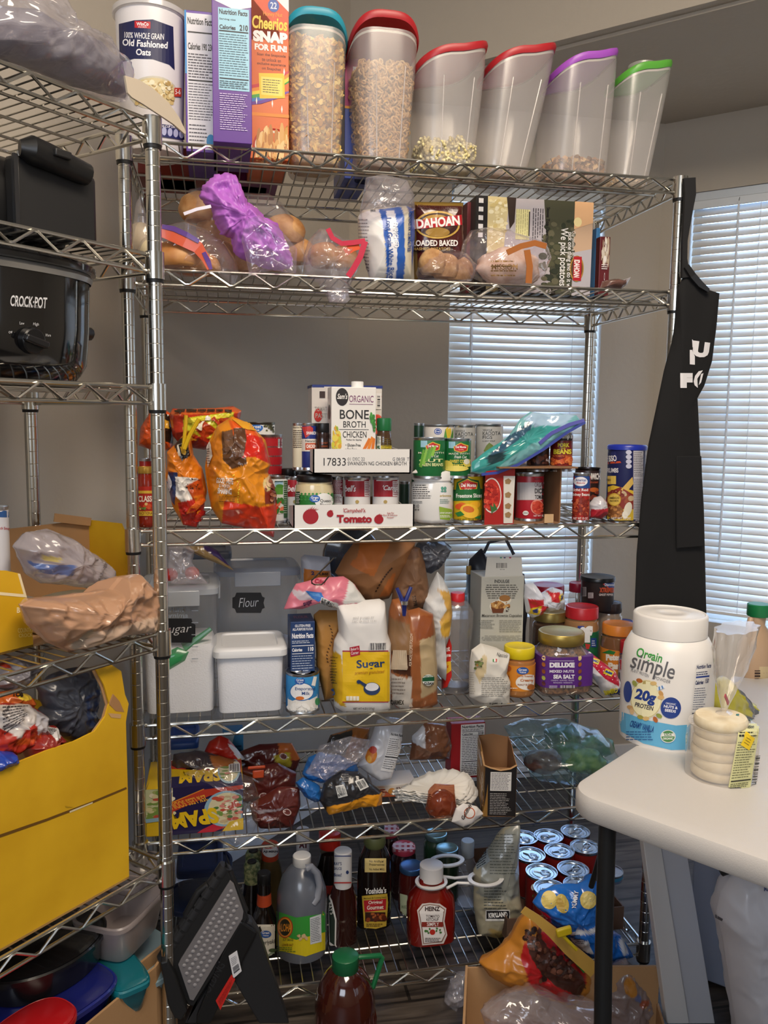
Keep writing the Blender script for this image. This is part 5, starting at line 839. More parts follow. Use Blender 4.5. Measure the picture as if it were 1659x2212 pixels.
# powdered sugar bag, pink
t, o = bag('powdered_sugar_bag', 'pink and white powdered sugar bag slumped on the navy flour box', 'bag', [(612, 1316), (622, 1290), (640, 1262), (690, 1248), (740, 1246), (765, 1262), (790, 1295), (770, 1312), (735, 1318), (690, 1300), (650, 1316)], .045, .03, base='#d97a8c',
    paint=[([(752, 1250), (795, 1298), (735, 1300)], '#dddcd8'), ([(625, 1275), (665, 1272), (690, 1290), (640, 1292)], '#cbbfc8'), ([(690, 1290), (725, 1296), (735, 1320), (700, 1316)], '#dedbd6')], m=printed(.35, .2), seed=43, amp=.007, n=120)
D = Deco(o, 4, off=.0012); D.P([(660, 1276), (694, 1280), (700, 1292), (688, 1300), (672, 1290)], '#2f72c4').P([(664, 1278), (690, 1283), (694, 1290), (676, 1287)], '#5a9ade').T('sugar', 655, 1298, 676, 1308, '#5a2a4a', -20, .05).T('C&H', 680, 1252, 704, 1262, '#b02a4a', 10, .05, .2).quad((695, 1290), (724, 1302), (716, 1316), (692, 1302)).R(0, 0, 100, 100, '#e6e4e0').B(5, 10, 95, 85, n=14).build(t)
b = MB(); M = wmat(t).inverted(); b.tube([M@on(x, y, MAIN, .0) for x, y in ((722, 1205), (673, 1254), (674, 1260), (680, 1263), (694, 1263), (700, 1258), (710, 1245))], .0018, mat('#6a625c', .3, 1), 6); b.obj('wire_clip', t)
t, o = bag('sugar_parcel', 'white packet marked with two pounds at the back of the baking shelf', 'packet', [(650, 1205), (658, 1198), (712, 1204), (716, 1262), (652, 1258)], .22, .03, base='#c6c9d2', paint=[([(654, 1224), (714, 1230), (714, 1262), (654, 1258)], '#c9772c')], m=printed(.5), seed=44, amp=.002, n=70, pw=5)
D = Deco(o, 4); D.T('2', 672, 1234, 679, 1242, '#2a2a66', 0, .05).T('LBS!', 690, 1237, 708, 1243, '#1c1c20', 0, .04).build(t)
# sugar bag
t, o = bag('sugar_bag', 'white paper sugar bag with a yellow panel standing at the shelf front', 'bag', [(727, 1302), (735, 1297), (770, 1304), (790, 1296), (820, 1294), (830, 1300), (836, 1365), (844, 1385), (842, 1530), (820, 1538), (740, 1536), (722, 1525), (716, 1440), (722, 1385), (732, 1365)], .035, .04, base='#e4e1de',
    paint=[([(714, 1402), (733, 1407), (741, 1517), (714, 1508)], '#d6a81a')], m=printed(.55), seed=45, amp=.0025, freq=14, n=150, rings=30, cen=(782, 1430), pw=7)
D = Deco(o, 6, off=.001); D.R(740, 1408, 841, 1515, '#e3b91c').R(740, 1405, 838, 1407.5, '#a8283c').R(740, 1515, 838, 1517, '#a8283c').P([(755, 1398), (776, 1394), (778, 1414), (757, 1419)], '#b3263a').T("Baker's", 757, 1398, 774, 1404, '#f4eeee', -8, .01, .2).T('Corner', 758, 1406, 775, 1413, '#f4eeee', -8, .01, .2)
D.T('Sugar', 770, 1424, 831, 1447, '#27406a', -3, .02).T('premium granulated', 766, 1448, 830, 1457, '#b8801c', -3, .01, .25).E(803, 1487, 18, 14, '#2c3e66').E(803, 1483, 15, 9, '#e6e6ea').P([(770, 1470), (776, 1468), (792, 1478), (788, 1484)], '#2c3e66').E(774, 1472, 4, 4, '#2c3e66')
for i in range(4): D.R(748+i*7, 1503, 754+i*7, 1512, '#efe9d6')
D.T('NET WT 4 LB (1.81kg)', 763, 1526, 808, 1532, '#4a4a50', -1).T('BEST IF USED BY', 762, 1333, 808, 1337, '#b4b2b2', -2, 0).T('DEC 28 2022 12:41', 760, 1340, 812, 1344, '#b4b2b2', -2, 0).R(797, 1388, 832, 1404, '#e9e7e4').B(798, 1388, 831, 1403, n=16).T('Nutrition', 716, 1418, 732, 1421, '#3a2c10').L(716, 1424, 731, 1478, 9, '#5a4614', .3).E(720, 1495, 6, 7, '#2c5aa0').build(t)
# bags at the back
t, o = bag('brown_paper_bag', 'tall brown paper bag with an orange scalloped flap folded over', 'bag', [(725, 1236), (745, 1200), (765, 1174), (800, 1166), (870, 1166), (898, 1172), (884, 1210), (862, 1250), (840, 1292), (800, 1302), (775, 1290), (750, 1262)], .13, .045, base='#96663e',
    paint=[([(775, 1172), (850, 1160), (830, 1185), (812, 1215), (800, 1238), (790, 1232), (778, 1228), (762, 1220), (752, 1212), (768, 1195)], '#b9682a'), ([(815, 1285), (822, 1262), (840, 1235), (848, 1232), (842, 1262), (835, 1285)], '#b5662c')], m=printed(.6), seed=46, amp=.006, freq=12, n=130, rings=26)
D = Deco(o, 4, off=.0015); [D.E(812+i*3.6, 1276-i*7+(i*i)*.18, 2.6, 1.6, '#3a2012', -50) for i in range(10)]; D.build(t)
t, o = bag('brown_paper_bag', 'dark brown folded paper bag between the orange flap bag and the grey plastic', 'bag', [(846, 1300), (850, 1262), (870, 1215), (888, 1180), (905, 1185), (920, 1230), (925, 1275), (918, 1312), (880, 1330)], .12, .035, base='#7a573c', paint=[([(868, 1172), (905, 1165), (902, 1200), (880, 1205)], '#5c4030')], m=printed(.65), seed=47, amp=.010, freq=14, n=110, sharp=True); D = Deco(o, 4); D.T('52798', 885, 1294, 907, 1302, '#2c2018', 80, .02).build(t)
bag('plastic_bag', 'crumpled dark grey plastic bag in front of the blind on the baking shelf', 'bag', [(895, 1190), (905, 1172), (935, 1166), (960, 1170), (975, 1182), (968, 1200), (952, 1222), (930, 1240), (905, 1235)], .15, .035, base='#4c4f58', m=printed(.35, .3), seed=48, amp=.013, freq=20, n=110, sharp=True)
t, o = bag('flour_bag', 'brown and clear bag of gluten free flour folded shut with a dark blue clip', 'bag', [(840, 1320), (848, 1295), (862, 1292), (882, 1318), (905, 1312), (935, 1325), (940, 1370), (944, 1450), (946, 1520), (915, 1534), (858, 1530), (844, 1515), (838, 1440), (838, 1365)], .04, .038, base='#9a5c34',
    paint=[([(838, 1330), (880, 1340), (880, 1420), (838, 1400)], '#8f6b48'), ([(898, 1368), (940, 1366), (942, 1482), (902, 1500)], '#b9a27c'), ([(842, 1450), (882, 1456), (884, 1532), (846, 1520)], '#cfc7bc'), ([(842, 1400), (880, 1405), (880, 1452), (846, 1446)], '#4a2a1c'), ([(885, 1325), (935, 1325), (938, 1365), (892, 1372)], '#8c4a26')], m=printed(.3, .3), seed=49, amp=.005, freq=14, n=150, rings=28, pw=3)
D = Deco(o, 5, off=.0012); [D.P([(844+i*4.4, 1446), (850+i*3.6, 1404), (853+i*3.6, 1404), (849+i*4.4, 1446)], '#c9b59a') for i in range(8)]; D.T('FOR MORE RECIPES FOLLOW', 852, 1400, 922, 1406, '#e0c9b0', -88, .01).E(924, 1468, 12, 12, '#e9ece6').P([(912, 1463), (936, 1461), (936, 1470), (912, 1471)], '#1f5a3a').T('CERTIFIED', 915, 1458, 934, 1462, '#2a6a44').T('CLEAN', 915, 1472, 934, 1478, '#2c2c2c', 0, .04).L(846, 1462, 876, 1500, 5, '#8a8078', .4).T('CARMEX', 846, 1510, 872, 1520, '#2c2620', 0, .04).P([(882, 1524), (887, 1514), (892, 1524)], '#d9c4b0').build(t)
b = MB(); M = wmat(t).inverted(); BL = mat('#232c74', .35)
for a, c in (((857, 1270), (872, 1330)), ((888, 1268), (874, 1330))): b.tube([M@on(a[0], a[1], MAIN, -.025), M@on(c[0], (a[1]+c[1])/2+4, MAIN, -.03), M@on(c[0], c[1], MAIN, -.025)], [.004, .0055, .003], BL, 8)
b.lathe([(.001, -.004), (.007, -.004), (.007, .004), (.001, .004)], STEEL, 16, tuple(M@on(874, 1302, MAIN, -.034))); b.obj('clip', t)['label'] = 'dark blue clothespin clip'
t, o = bag('flour_bag', 'white and yellow flour bag leaning behind the syrup bottle', 'bag', [(912, 1290), (925, 1280), (945, 1236), (958, 1250), (970, 1280), (976, 1320), (970, 1370), (960, 1400), (962, 1470), (935, 1440), (918, 1350)], .10, .035, base='#d3d2d0', paint=[([(940, 1268), (965, 1275), (976, 1320), (962, 1370), (946, 1370), (942, 1335), (958, 1310)], '#c99c4a'), ('E', 955, 1350, 12, 20, '#cfa23c')], m=printed(.5), seed=50, amp=.007, n=110)
# syrup bottle
def rev(name, label, cat, cx, kc, z, prof, m, fr=MAIN, sy=1, group=None, e=2, n=40, body='bottle_body', rz=0, tilt=None):
    u = u_at(cx, fr, kc, z+.03); p = fr.w(u, kc, z); d = depth(p); s_ = d/FPX; t = thing(name, label, cat, p, fr.a+rz, group, tilt); b = MB(); zz = [(max(0, z_at(y, p)-z)) for w, y in prof]
    R = []
    for (w, y), q in zip(prof, zz): R.append([(w*s_*math.copysign(abs(cos(a))**(2/e), cos(a)), w*s_*sy*math.copysign(abs(sin(a))**(2/e), sin(a)), q) for a in [2*pi*(j+.5)/n for j in range(n)]])
    b.loft(R, m); B = b.obj(body, t); t['s'] = s_; return t, B, (lambda y: z_at(y, p)-z), s_
def capm(t, z0, z1, r, col, name='cap', ribs=True, rough=.35):
    b = MB(); n = 48; b.loft([[(r*f*(1+(.02 if ribs and j % 2 and 0 < i < 3 else 0))*cos(2*pi*j/n), r*f*(1+(.02 if ribs and j % 2 and 0 < i < 3 else 0))*sin(2*pi*j/n), zz) for j in range(n)] for i, (f, zz) in enumerate(((.98, z0), (1, z0+.001), (1, z1-.002), (.92, z1), (.01, z1)))], mat(col, rough)); return b.obj(name, t)
SYP = film('#e8e4e2', .16, '#cfcdd0', .2, .12)
t, B, zf, s_ = rev('syrup_bottle', 'nearly empty clear syrup bottle with a red cap', 'bottle', 985, .115, z, [(26, 1512), (31, 1505), (32, 1440), (30, 1400), (34, 1360), (36, 1320), (22, 1300), (13, 1294)], SYP, sy=.8)
capm(t, zf(1306), zf(1280), 15*s_, '#c8242c')
b = MB(); b.sup([(.003, 25*s_, 20*s_), (.01, 29*s_, 23*s_), (zf(1478), 29*s_, 23*s_)], mat('#1c100c', .2, coat=.5), 2.2, 40); b.obj('syrup', t)
D = Deco(B, 5); D.P([(945, 1490), (952, 1440), (955, 1400), (962, 1372), (970, 1376), (976, 1395), (974, 1430), (976, 1460), (966, 1484), (954, 1488)], '#c0241c').T('Aunt', 953, 1396, 972, 1408, '#f4eeea', -10, .03, .1).T('Jemima', 950, 1412, 974, 1422, '#f4eeea', -8, .03, .1).P([(950, 1432), (974, 1428), (975, 1448), (952, 1466)], '#e3b42c').T('Butter', 954, 1436, 970, 1444, '#c0341c', -12, .02, .2).R(949, 1450, 960, 1466, '#e6e2de').build(t)
t, B, zf, s_ = rev('syrup_bottle', 'slim glass bottle with a brass cap hidden behind the syrup', 'bottle', 1008, .22, z, [(16, 1480), (17, 1475), (17, 1330), (14, 1300), (5, 1270), (4, 1225)], film('#c9d6e2', .2, '#8a98a8', .3)); capm(t, zf(1240), zf(1222), 5.5*s_, '#b08a3c')
# indulge box with opened flap
t, B, w, h = carton(1030, 1132, 1245, .11, z, .09, 'grey dessert box with a cupcake photo and a raised torn flap', '#b9b8ae', 'dessert_box', w=.108)
b = MB(); b.prism([(-w*.42, 0), (w*.46, 0), (w*.42, .045), (-w*.38, .047)], 0, .0012, mat('#c9c8c2', .6)); F = b.obj('top_flap', t, smooth=False, loc=(0, .001, h))
D = Deco([B, F]); D.B(1072, 1216, 1096, 1227, '#2a2a2c', 10).T('85-04', 1080, 1229, 1090, 1231, '#5a5a5a').R(1080, 1203, 1084, 1206, '#3a8f7a').R(1088, 1203, 1092, 1206, '#4a4a7a').R(1100, 1203, 1104, 1206, '#a8245a').T('INDULGE', 1068, 1252, 1100, 1259, '#3c3c3a', 0, .02)
for i in range(7): D.L(1048+abs(i-2)*1.5, 1262+i*4.6, 1120-abs(i-2)*2, 1265+i*4.6, 1, '#66655e', .7, .02)
D.E(1090, 1296, 14, 9, '#d9d4c4').E(1090, 1292, 12, 7, '#9a6c3c').E(1075, 1310, 18, 13, '#d9d4c8').P([(1060, 1311), (1090, 1311), (1086, 1324), (1064, 1324)], '#6a3a22').E(1075, 1307, 15, 8, '#a9743c').scat(1062, 1300, 1100, 1312, 26, ['#c99a5c', '#b0793e', '#dcc08c', '#8a5a2c'], 2, 4).scat(1092, 1312, 1104, 1320, 5, ['#3a241a'], 1, 2)
D.T('Macaroon Brownie Cupcakes', 1040, 1326, 1127, 1334, '#3c3c3a', 0, .01, .15).L(1036, 1338, 1070, 1358, 5, '#77766e', .35, .3).L(1078, 1338, 1128, 1366, 7, '#77766e', .3, .2).L(1036, 1372, 1128, 1384, 4, '#77766e', .3, .1).build(t, 'printed_face')
t, o = bag('shopping_bag', 'black shopping bag with a standing handle behind the dessert box', 'bag', [(1010, 1250), (1014, 1208), (1040, 1185), (1048, 1200), (1132, 1240), (1140, 1300), (1130, 1450), (1020, 1480), (1012, 1400)], .24, .03, base='#2a2c34', m=printed(.45), seed=51, amp=.006, n=100, pw=4)
strip(t, [(1045, 1195), (1056, 1172), (1078, 1166), (1092, 1164), (1098, 1175), (1110, 1198)], .22, .004, '#2f323a', name='handle')
t, o = bag('flour_bag', 'small crumpled white flour bag with its top folded down', 'bag', [(1015, 1440), (1020, 1405), (1040, 1391), (1075, 1400), (1100, 1412), (1096, 1430), (1092, 1450), (1100, 1470), (1100, 1520), (1085, 1527), (1040, 1520), (1013, 1505)], .03, .035, base='#d9d5cc', paint=[([(1020, 1450), (1022, 1430), (1040, 1406), (1046, 1412), (1040, 1445), (1028, 1470)], '#c9b68e')], m=printed(.55), seed=52, amp=.005, freq=16, n=120, rings=24, cen=(1055, 1470), pw=3)
D = Deco(o, 5, off=.001); D.L(1040, 1462, 1096, 1505, 11, '#8a867c', .3).R(1056, 1516, 1088, 1526, '#e4e0d8').B(1057, 1517, 1087, 1526, n=14).R(1064, 1424, 1067, 1430, '#3f8a4a').R(1067, 1424, 1070, 1430, '#efeeea').R(1070, 1424, 1073, 1430, '#c23a3a').T('Nocciola', 1072, 1412, 1096, 1420, '#3c3a36', 10, 0, .3).scat(1026, 1422, 1042, 1446, 12, ['#7c8a4c', '#5a6a34', '#a9743c'], 2, 4).L(1016, 1450, 1028, 1500, 10, '#a9a498', .3).build(t)
# jars
def lidtext(LD, t, s, x0, y0, x1, y1, c): Deco(LD).T(s, x0, y0, x1, y1, c, 0, .03).build(t, 'lid_lettering')
t, L, LD = jar(1085, 1155, 1394, .03, z, 'honey roasted peanut butter jar with a yellow lid', '#ad7440', '#e3cb1c', 'peanut_butter_jar', lidh=.026, labr=(.16, .66), labc='#d98a2c', sh=.014)
D = Deco(L, 6); D.E(1142, 1474, 28, 17, '#eeeae2').E(1129, 1449, 13, 8, '#2c5aa8').T('Great', 1120, 1444, 1138, 1449, '#fff').T('Value', 1122, 1450, 1136, 1454, '#fff').T('Honey Roasted', 1117, 1458, 1150, 1464, '#c2702c').T('Creamy', 1124, 1466, 1152, 1474, '#c2702c', 0, .03).T('PEANUT BUTTER', 1118, 1477, 1150, 1481, '#9a5a2c').E(1098, 1444, 7, 6, '#b55a2c').scat(1086, 1462, 1104, 1488, 10, ['#7a3c1c', '#a85c24'], 3, 7).E(1146, 1484, 8, 6, '#a8642c').L(1092, 1484, 1124, 1488, 1, '#f0e4d0').build(t)
t, L, LD = jar(1150, 1268, 1362, .02, z, 'large square jar of deluxe mixed nuts with a gold lid and purple label', speckle('#3c241c', '#9a7048', 130, .6, .35, .65, .5), '#a8904a', 'nut_jar', lidh=.027, glass=True, body=JARP, e=6, dep=.115, labr=(.18, .66), labc='#5a2a80', sh=.035, lidm=.7, lidr=.055, fillf=.80, rib=False)
D = Deco(L, 10); D.P([(1197, 1413), (1202, 1409), (1207, 1413), (1202, 1418)], '#eeeaf2').T("Member's Mark.", 1208, 1411, 1230, 1415, '#e9e4ee').R(1187, 1427, 1240, 1428, '#d9cfe2').T('DELUXE', 1187, 1431, 1241, 1442, '#f2eef4', 0, .07).T('MIXED NUTS', 1187, 1447, 1240, 1453, '#e3dcea', 0, .04).T('SEA SALT', 1195, 1457, 1241, 1466, '#f2eef4', 0, .05).T('CASHEWS · ALMONDS · PECANS', 1190, 1468, 1240, 1471, '#cfc0dc').T('PISTACHIOS · HAZELNUTS', 1195, 1473, 1236, 1476, '#cfc0dc').L(1186, 1480, 1206, 1487, 2, '#e3dcea').R(1210, 1480, 1241, 1486, '#cfcbd2').B(1211, 1480, 1240, 1486, n=14)
for x in (1175, 1252):
    for y, c in ((1422, '#d9c08a'), (1435, '#a8622c'), (1450, '#8a4a26'), (1464, '#a8b04a'), (1476, '#5c2c34')): D.E(x, y, 3.5, 5, c, 20 if x > 1200 else -20)
D.build(t)
jar(1148, 1222, 1318, .2, z, 'second gold lidded jar behind the big nut jar', '#5a4232', '#a08c50', 'nut_jar', lidh=.025, lidm=.7)
t, L, LD = jar(1142, 1216, 1262, .30, z, 'tall jar with a wide red lid in front of the blind', '#c9b8a8', '#b0203c', 'nut_jar', lidh=.026)
t, L, LD = jar(1224, 1262, 1258, .34, z, 'clear jar with a small red lid half behind the dark almond can', '#8a5a44', '#b0203c', 'nut_jar', lidh=.025, body=JARP, fillf=.7)
t, L, LD = jar(1216, 1290, 1308, .16, z, 'peanut butter jar with a red lid and a green and blue label', '#a97c54', '#c0242e', 'peanut_butter_jar', lidh=.03, labr=(.12, .66), labc='#1f6a44', sh=.014)
D = Deco(L, 6); D.P([(1248, 1352), (1262, 1352), (1256, 1400), (1246, 1400)], '#27388c').T('if', 1253, 1352, 1280, 1388, '#eeeeee', 0, .09).P([(1264, 1390), (1275, 1392), (1272, 1402), (1266, 1402)], '#c23a34').R(1276, 1378, 1288, 1398, '#27488c').L(1278, 1382, 1286, 1396, 3, '#cfd4e4').build(t)
t, L, LD = jar(1284, 1340, 1300, .22, z, 'tall tan spread jar with a dark brown lid supporting the almond can', '#9a8674', '#2c2022', 'spread_jar', lidh=.026, kc=None)
p, R, h = place(1254, 1326, 1245, .26, z+.155); t = thing('almond_can', 'small black almond can stacked on top of the brown lidded jar', 'can', p); b = MB(); b.lathe([(R*.95, 0), (R*.97, .002), (R*.97, h-.004)], mat('#231c1e', .35), 40); B = b.obj('can_body', t); b = MB(); b.lathe([(R, 0), (R*1.03, .001), (R*1.03, .008), (R*.99, .011), (R*.9, .010), (.001, .009)], mat('#16181c', .3), 40, (0, 0, h-.01)); b.obj('lid', t)
D = Deco(B, 5); D.P([(1302, 1262), (1316, 1252), (1326, 1252), (1326, 1272), (1316, 1272)], '#b03a34').P([(1305, 1262), (1317, 1254), (1326, 1254), (1326, 1270), (1316, 1270)], '#2c4a8c').T('Blue', 1313, 1254, 1326, 1259, '#e9ecf4', 0, .02).T('Diamond', 1306, 1260, 1326, 1266, '#e9ecf4', 0, .02).T('XTREMES', 1295, 1269, 1326, 1280, '#c8502c', 0, .05).T('GHOST PEPPER', 1294, 1282, 1324, 1287, '#d9d0cc', 0, .03).R(1254, 1268, 1267, 1288, '#a8a4a4').B(1255, 1269, 1266, 1287, n=9).R(1271, 1280, 1282, 1292, '#b4b0b0').L(1272, 1281, 1281, 1291, 4, '#4a4648').build(t)
t, L, LD = jar(1296, 1370, 1346, .10, z, 'peanut butter jar with an orange lid and orange label', '#7c5638', '#d9822c', 'peanut_butter_jar', lidh=.026, labr=(.1, .58), labc='#d9832a', sh=.014)
D = Deco(L, 6); D.P([(1300, 1410), (1316, 1404), (1330, 1408), (1326, 1414), (1312, 1412)], '#2c7c3a').T('Peter', 1309, 1413, 1342, 1427, '#f0e8da', 0, .07).T('Pan', 1314, 1431, 1340, 1446, '#f0e8da', 0, .07).build(t)
jar(1330, 1366, 1340, .24, z, 'jar with a dark blue lid hidden behind the orange lidded jar', '#8a7058', '#23308c', 'spread_jar', lidh=.02)
t, L, LD = jar(1336, 1372, 1384, .065, z, 'small peanut butter jar with a red lid next to the orange lidded jar', '#9a7048', '#b8242e', 'peanut_butter_jar', lidh=.03, labr=(.1, .62), labc='#b8a8b0', sh=.01); D = Deco(L, 5); D.L(1336, 1405, 1362, 1424, 4, '#3c4c8c', .5).R(1336, 1425, 1360, 1446, '#b83a44').E(1347, 1442, 5, 5, '#ddd6d6').R(1336, 1450, 1356, 1478, '#c9c4c8').B(1337, 1452, 1355, 1476, n=9).build(t)
t, o = bag('bread_bag', 'white bread bag end with red and yellow print twisted over the jars', 'bag', [(1134, 1262), (1150, 1258), (1172, 1284), (1195, 1268), (1215, 1275), (1220, 1300), (1205, 1318), (1185, 1320), (1172, 1310), (1168, 1328), (1150, 1334), (1138, 1322), (1132, 1290)], .10, .03, base='#cfd2dc',
    paint=[([(1136, 1290), (1165, 1288), (1165, 1300), (1140, 1312)], '#b8242c'), ([(1180, 1275), (1205, 1276), (1200, 1298), (1182, 1294)], '#c0282e'), ([(1140, 1312), (1160, 1302), (1156, 1324), (1140, 1325)], '#d9b81e'), ([(1160, 1300), (1176, 1305), (1172, 1326), (1158, 1330)], '#c0282e'), ([(1200, 1282), (1218, 1278), (1214, 1294), (1200, 1296)], '#d9b81e'), ([(1204, 1284), (1214, 1282), (1212, 1291), (1203, 1293)], '#23306a'), ([(1144, 1315), (1154, 1308), (1154, 1320), (1145, 1322)], '#23306a')], m=printed(.35, .2), seed=53, amp=.006, n=120, sharp=True)
t, o = bag('bread_sleeve', 'long red and white dotted bread sleeve lying at the right end of the baking shelf', 'package', [(1262, 1418), (1275, 1408), (1300, 1428), (1330, 1450), (1342, 1478), (1340, 1496), (1315, 1505), (1300, 1498), (1290, 1475), (1265, 1446)], .05, .025, base='#ddd9da',
    paint=[([(1262, 1420), (1280, 1410), (1336, 1458), (1330, 1478), (1300, 1462), (1285, 1448)], '#c4203c'), ([(1303, 1490), (1335, 1480), (1338, 1492), (1312, 1500)], '#23306a')], m=printed(.3, .3), seed=54, amp=.004, n=100)
D = Deco(o, 4, off=.001); D.quad((1278, 1420), (1296, 1426), (1292, 1436), (1272, 1428)).R(0, 0, 100, 100, '#e3c92c').R(10, 30, 90, 70, '#23488c').quad((1308, 1444), (1326, 1452), (1320, 1462), (1302, 1454)).R(0, 0, 100, 100, '#e3c92c').R(10, 30, 90, 70, '#23488c').quad()
for i in range(14): D.E(1270+i*4.6, 1424+i*3.4+(i % 3)*5-4, .9, .9, '#f4e6ea')
D.T('BIMBO', 1306, 1486, 1332, 1496, '#e3d22c', -12, .05).build(t)
# round pan lid in the dark at the back
p = on(700, 1168, MAIN, .40); t = thing('glass_pan_lid', 'round dark glass pan lid leaning behind the brown paper bag', 'pan lid', MAIN.w(.52, .42, z+.21)); b = MB(); b.tube([(.075*cos(a), 0, .03*0+.075*sin(a)+.075) for a in [2*pi*i/32 for i in range(32)]], .003, STEEL, 6, closed=True); b.obj('rim', t); b = MB(); b.lathe([(.072, 0), (.04, .01), (.001, .014)], film('#9aa4b4', .5, '#4c5462', .3), 32); o = b.obj('glass_dome', t); o.rotation_euler.x = radians(90); o.location = (0, 0, .075)
# ================================================================ fifth shelf: packets
z = HM[4]
# wrapped meat can carton, label upside down
p, hw, h = place(372, 540, 1690, .0, z+.004); t = thing('canned_meat_multipack', 'yellow and navy canned meat multipack printed upside down, wrapped in clear film', 'multipack', MAIN.w(u_at(316, MAIN, .02, z), .02, z+.004), radians(0)); w = u_at(527, MAIN, .0, z+.05)-u_at(316, MAIN, .02, z+.05); h = .108
b = MB(); b.box((w/2, .075, h/2), (w, .15, h), mat('#d9b41c', .4)); B = b.obj('box_body', t, smooth=False, bevel=.002)
M = wmat(t); c = lambda x, y, zz: proj(M@Vector((x, y, zz)))
D = Deco(B, rough=.35).quad(c(0, 0, h), c(w, 0, h), c(w, 0, 0), c(0, 0, 0))
D.P([(20, 0), (100, 0), (100, 100), (20, 100)], '#221c48').P([(0, 0), (28, 0), (28, 62), (0, 66)], '#c9cfa4').scat(3, 5, 26, 60, 40, ['#d9d2a4', '#a8b46a', '#c2503c', '#efe6cc', '#7c9a4a'], 3, 6).P([(0, 62), (28, 58), (28, 66), (0, 70)], '#8fb4c8').P([(20, 36), (60, 8), (100, 4), (100, 12), (66, 22), (20, 56)], '#b93a26').P([(20, 34), (60, 6), (60, 8), (20, 37)], '#d98a2c').R(14, 34, 28, 54, '#c2402c').T('25% LESS SODIUM', 20, 26, 64, 40, '#e0a43a', 160, .02)
D.P([(58, 92), (80, 74), (92, 84), (70, 100), (52, 100)], '#b9263a').E(82, 52, 22, 38, '#8fb4c8').E(83, 52, 19, 34, '#d9cfa8').scat(70, 26, 98, 78, 60, ['#d98a7c', '#7c9a4a', '#efe6cc', '#c9b08a', '#c2503c', '#4c7a3c'], 2, 5).T('SPAM', 26, 50, 74, 84, '#e3bc1e', 172, .05).P([(86, 80), (100, 74), (100, 100), (78, 100)], '#e3bc1e').build(t, 'printed_front')
D = Deco(B, rough=.35).quad(c(0, .15, h), c(w, .15, h), c(w, 0, h), c(0, 0, h)); D.R(0, 0, 100, 100, '#221c48').P([(20, 0), (100, 0), (100, 14), (20, 30)], '#b93a26').T('LESS SODIUM', 26, 4, 64, 20, '#e0a43a', 180, .02).T('SPAM', 34, 40, 78, 88, '#e3bc1e', 180, .05).E(86, 50, 12, 50, '#9fbcc8').E(86, 50, 10, 42, '#d9cfa8').scat(78, 20, 96, 84, 24, ['#d98a7c', '#7c9a4a', '#efe6cc'], 2, 5).R(86, 30, 98, 62, '#e6e6e6').B(87, 32, 97, 60, n=12).R(0, 0, 20, 100, '#d9b41c').build(t, 'printed_top')
bag('film_wrap', 'torn crinkled clear film around the canned meat multipack', 'plastic wrap', [(400, 1672), (440, 1655), (490, 1660), (548, 1680), (558, 1720), (552, 1780), (535, 1818), (505, 1826), (480, 1800), (492, 1750), (500, 1700), (450, 1690)], -.02, .012, m=WRAP, seed=60, amp=.010, freq=20, n=120, pw=4, cen=(522, 1715))
def lid(px, py, k, zz, r, col, lb, name='storage_lid', cat='lid'):
    q = MAIN.w(u_at(px, MAIN, k, zz), k, zz); t = thing(name, lb, cat, q); b = MB(); b.lathe([(r*.9, 0), (r, .002), (r*1.02, .012), (r, .016), (r*.9, .016), (r*.86, .012), (.001, .012)], mat(col, .35), 40); b.obj('lid_body', t); return t
t, B, h = tub(368, 428, 1602, .22, z, .12, 'clear food tub with a blue lid behind the wrapped multipack', None, 0, mat('#2b56a8', .35), latch=False)
bag('chocolate_bag', 'dark glossy snack bag lying behind the meat multipack', 'bag', [(368, 1660), (375, 1630), (420, 1622), (470, 1632), (530, 1650), (520, 1668), (440, 1672)], .14, .03, base='#3a3238', paint=[([(455, 1630), (520, 1640), (520, 1660), (470, 1660)], '#9a5c2c')], seed=61, amp=.007, n=100, sharp=True)
t, o = bag('snack_bag', 'bright red snack bag corner in front of the blue and white packet', 'bag', [(440, 1626), (452, 1602), (474, 1588), (494, 1596), (530, 1640), (505, 1646), (470, 1640)], .17, .02, base='#b8281c', seed=62, amp=.005, n=90, paint=[([(490, 1600), (500, 1606), (535, 1640), (520, 1642)], '#e6e0dc')], pw=3)
t, B, w, h = carton(482, 526, 1585, .25, z, .06, 'blue and white food packet standing at the back of the packet shelf', '#3c86b8', 'food_box'); Deco(B).quad(*bq(t, w, .06, h)).P([(0, 0), (60, 0), (30, 40), (0, 60)], '#b9d6e4').L(50, 20, 96, 60, 5, '#1f4a7a').build(t)
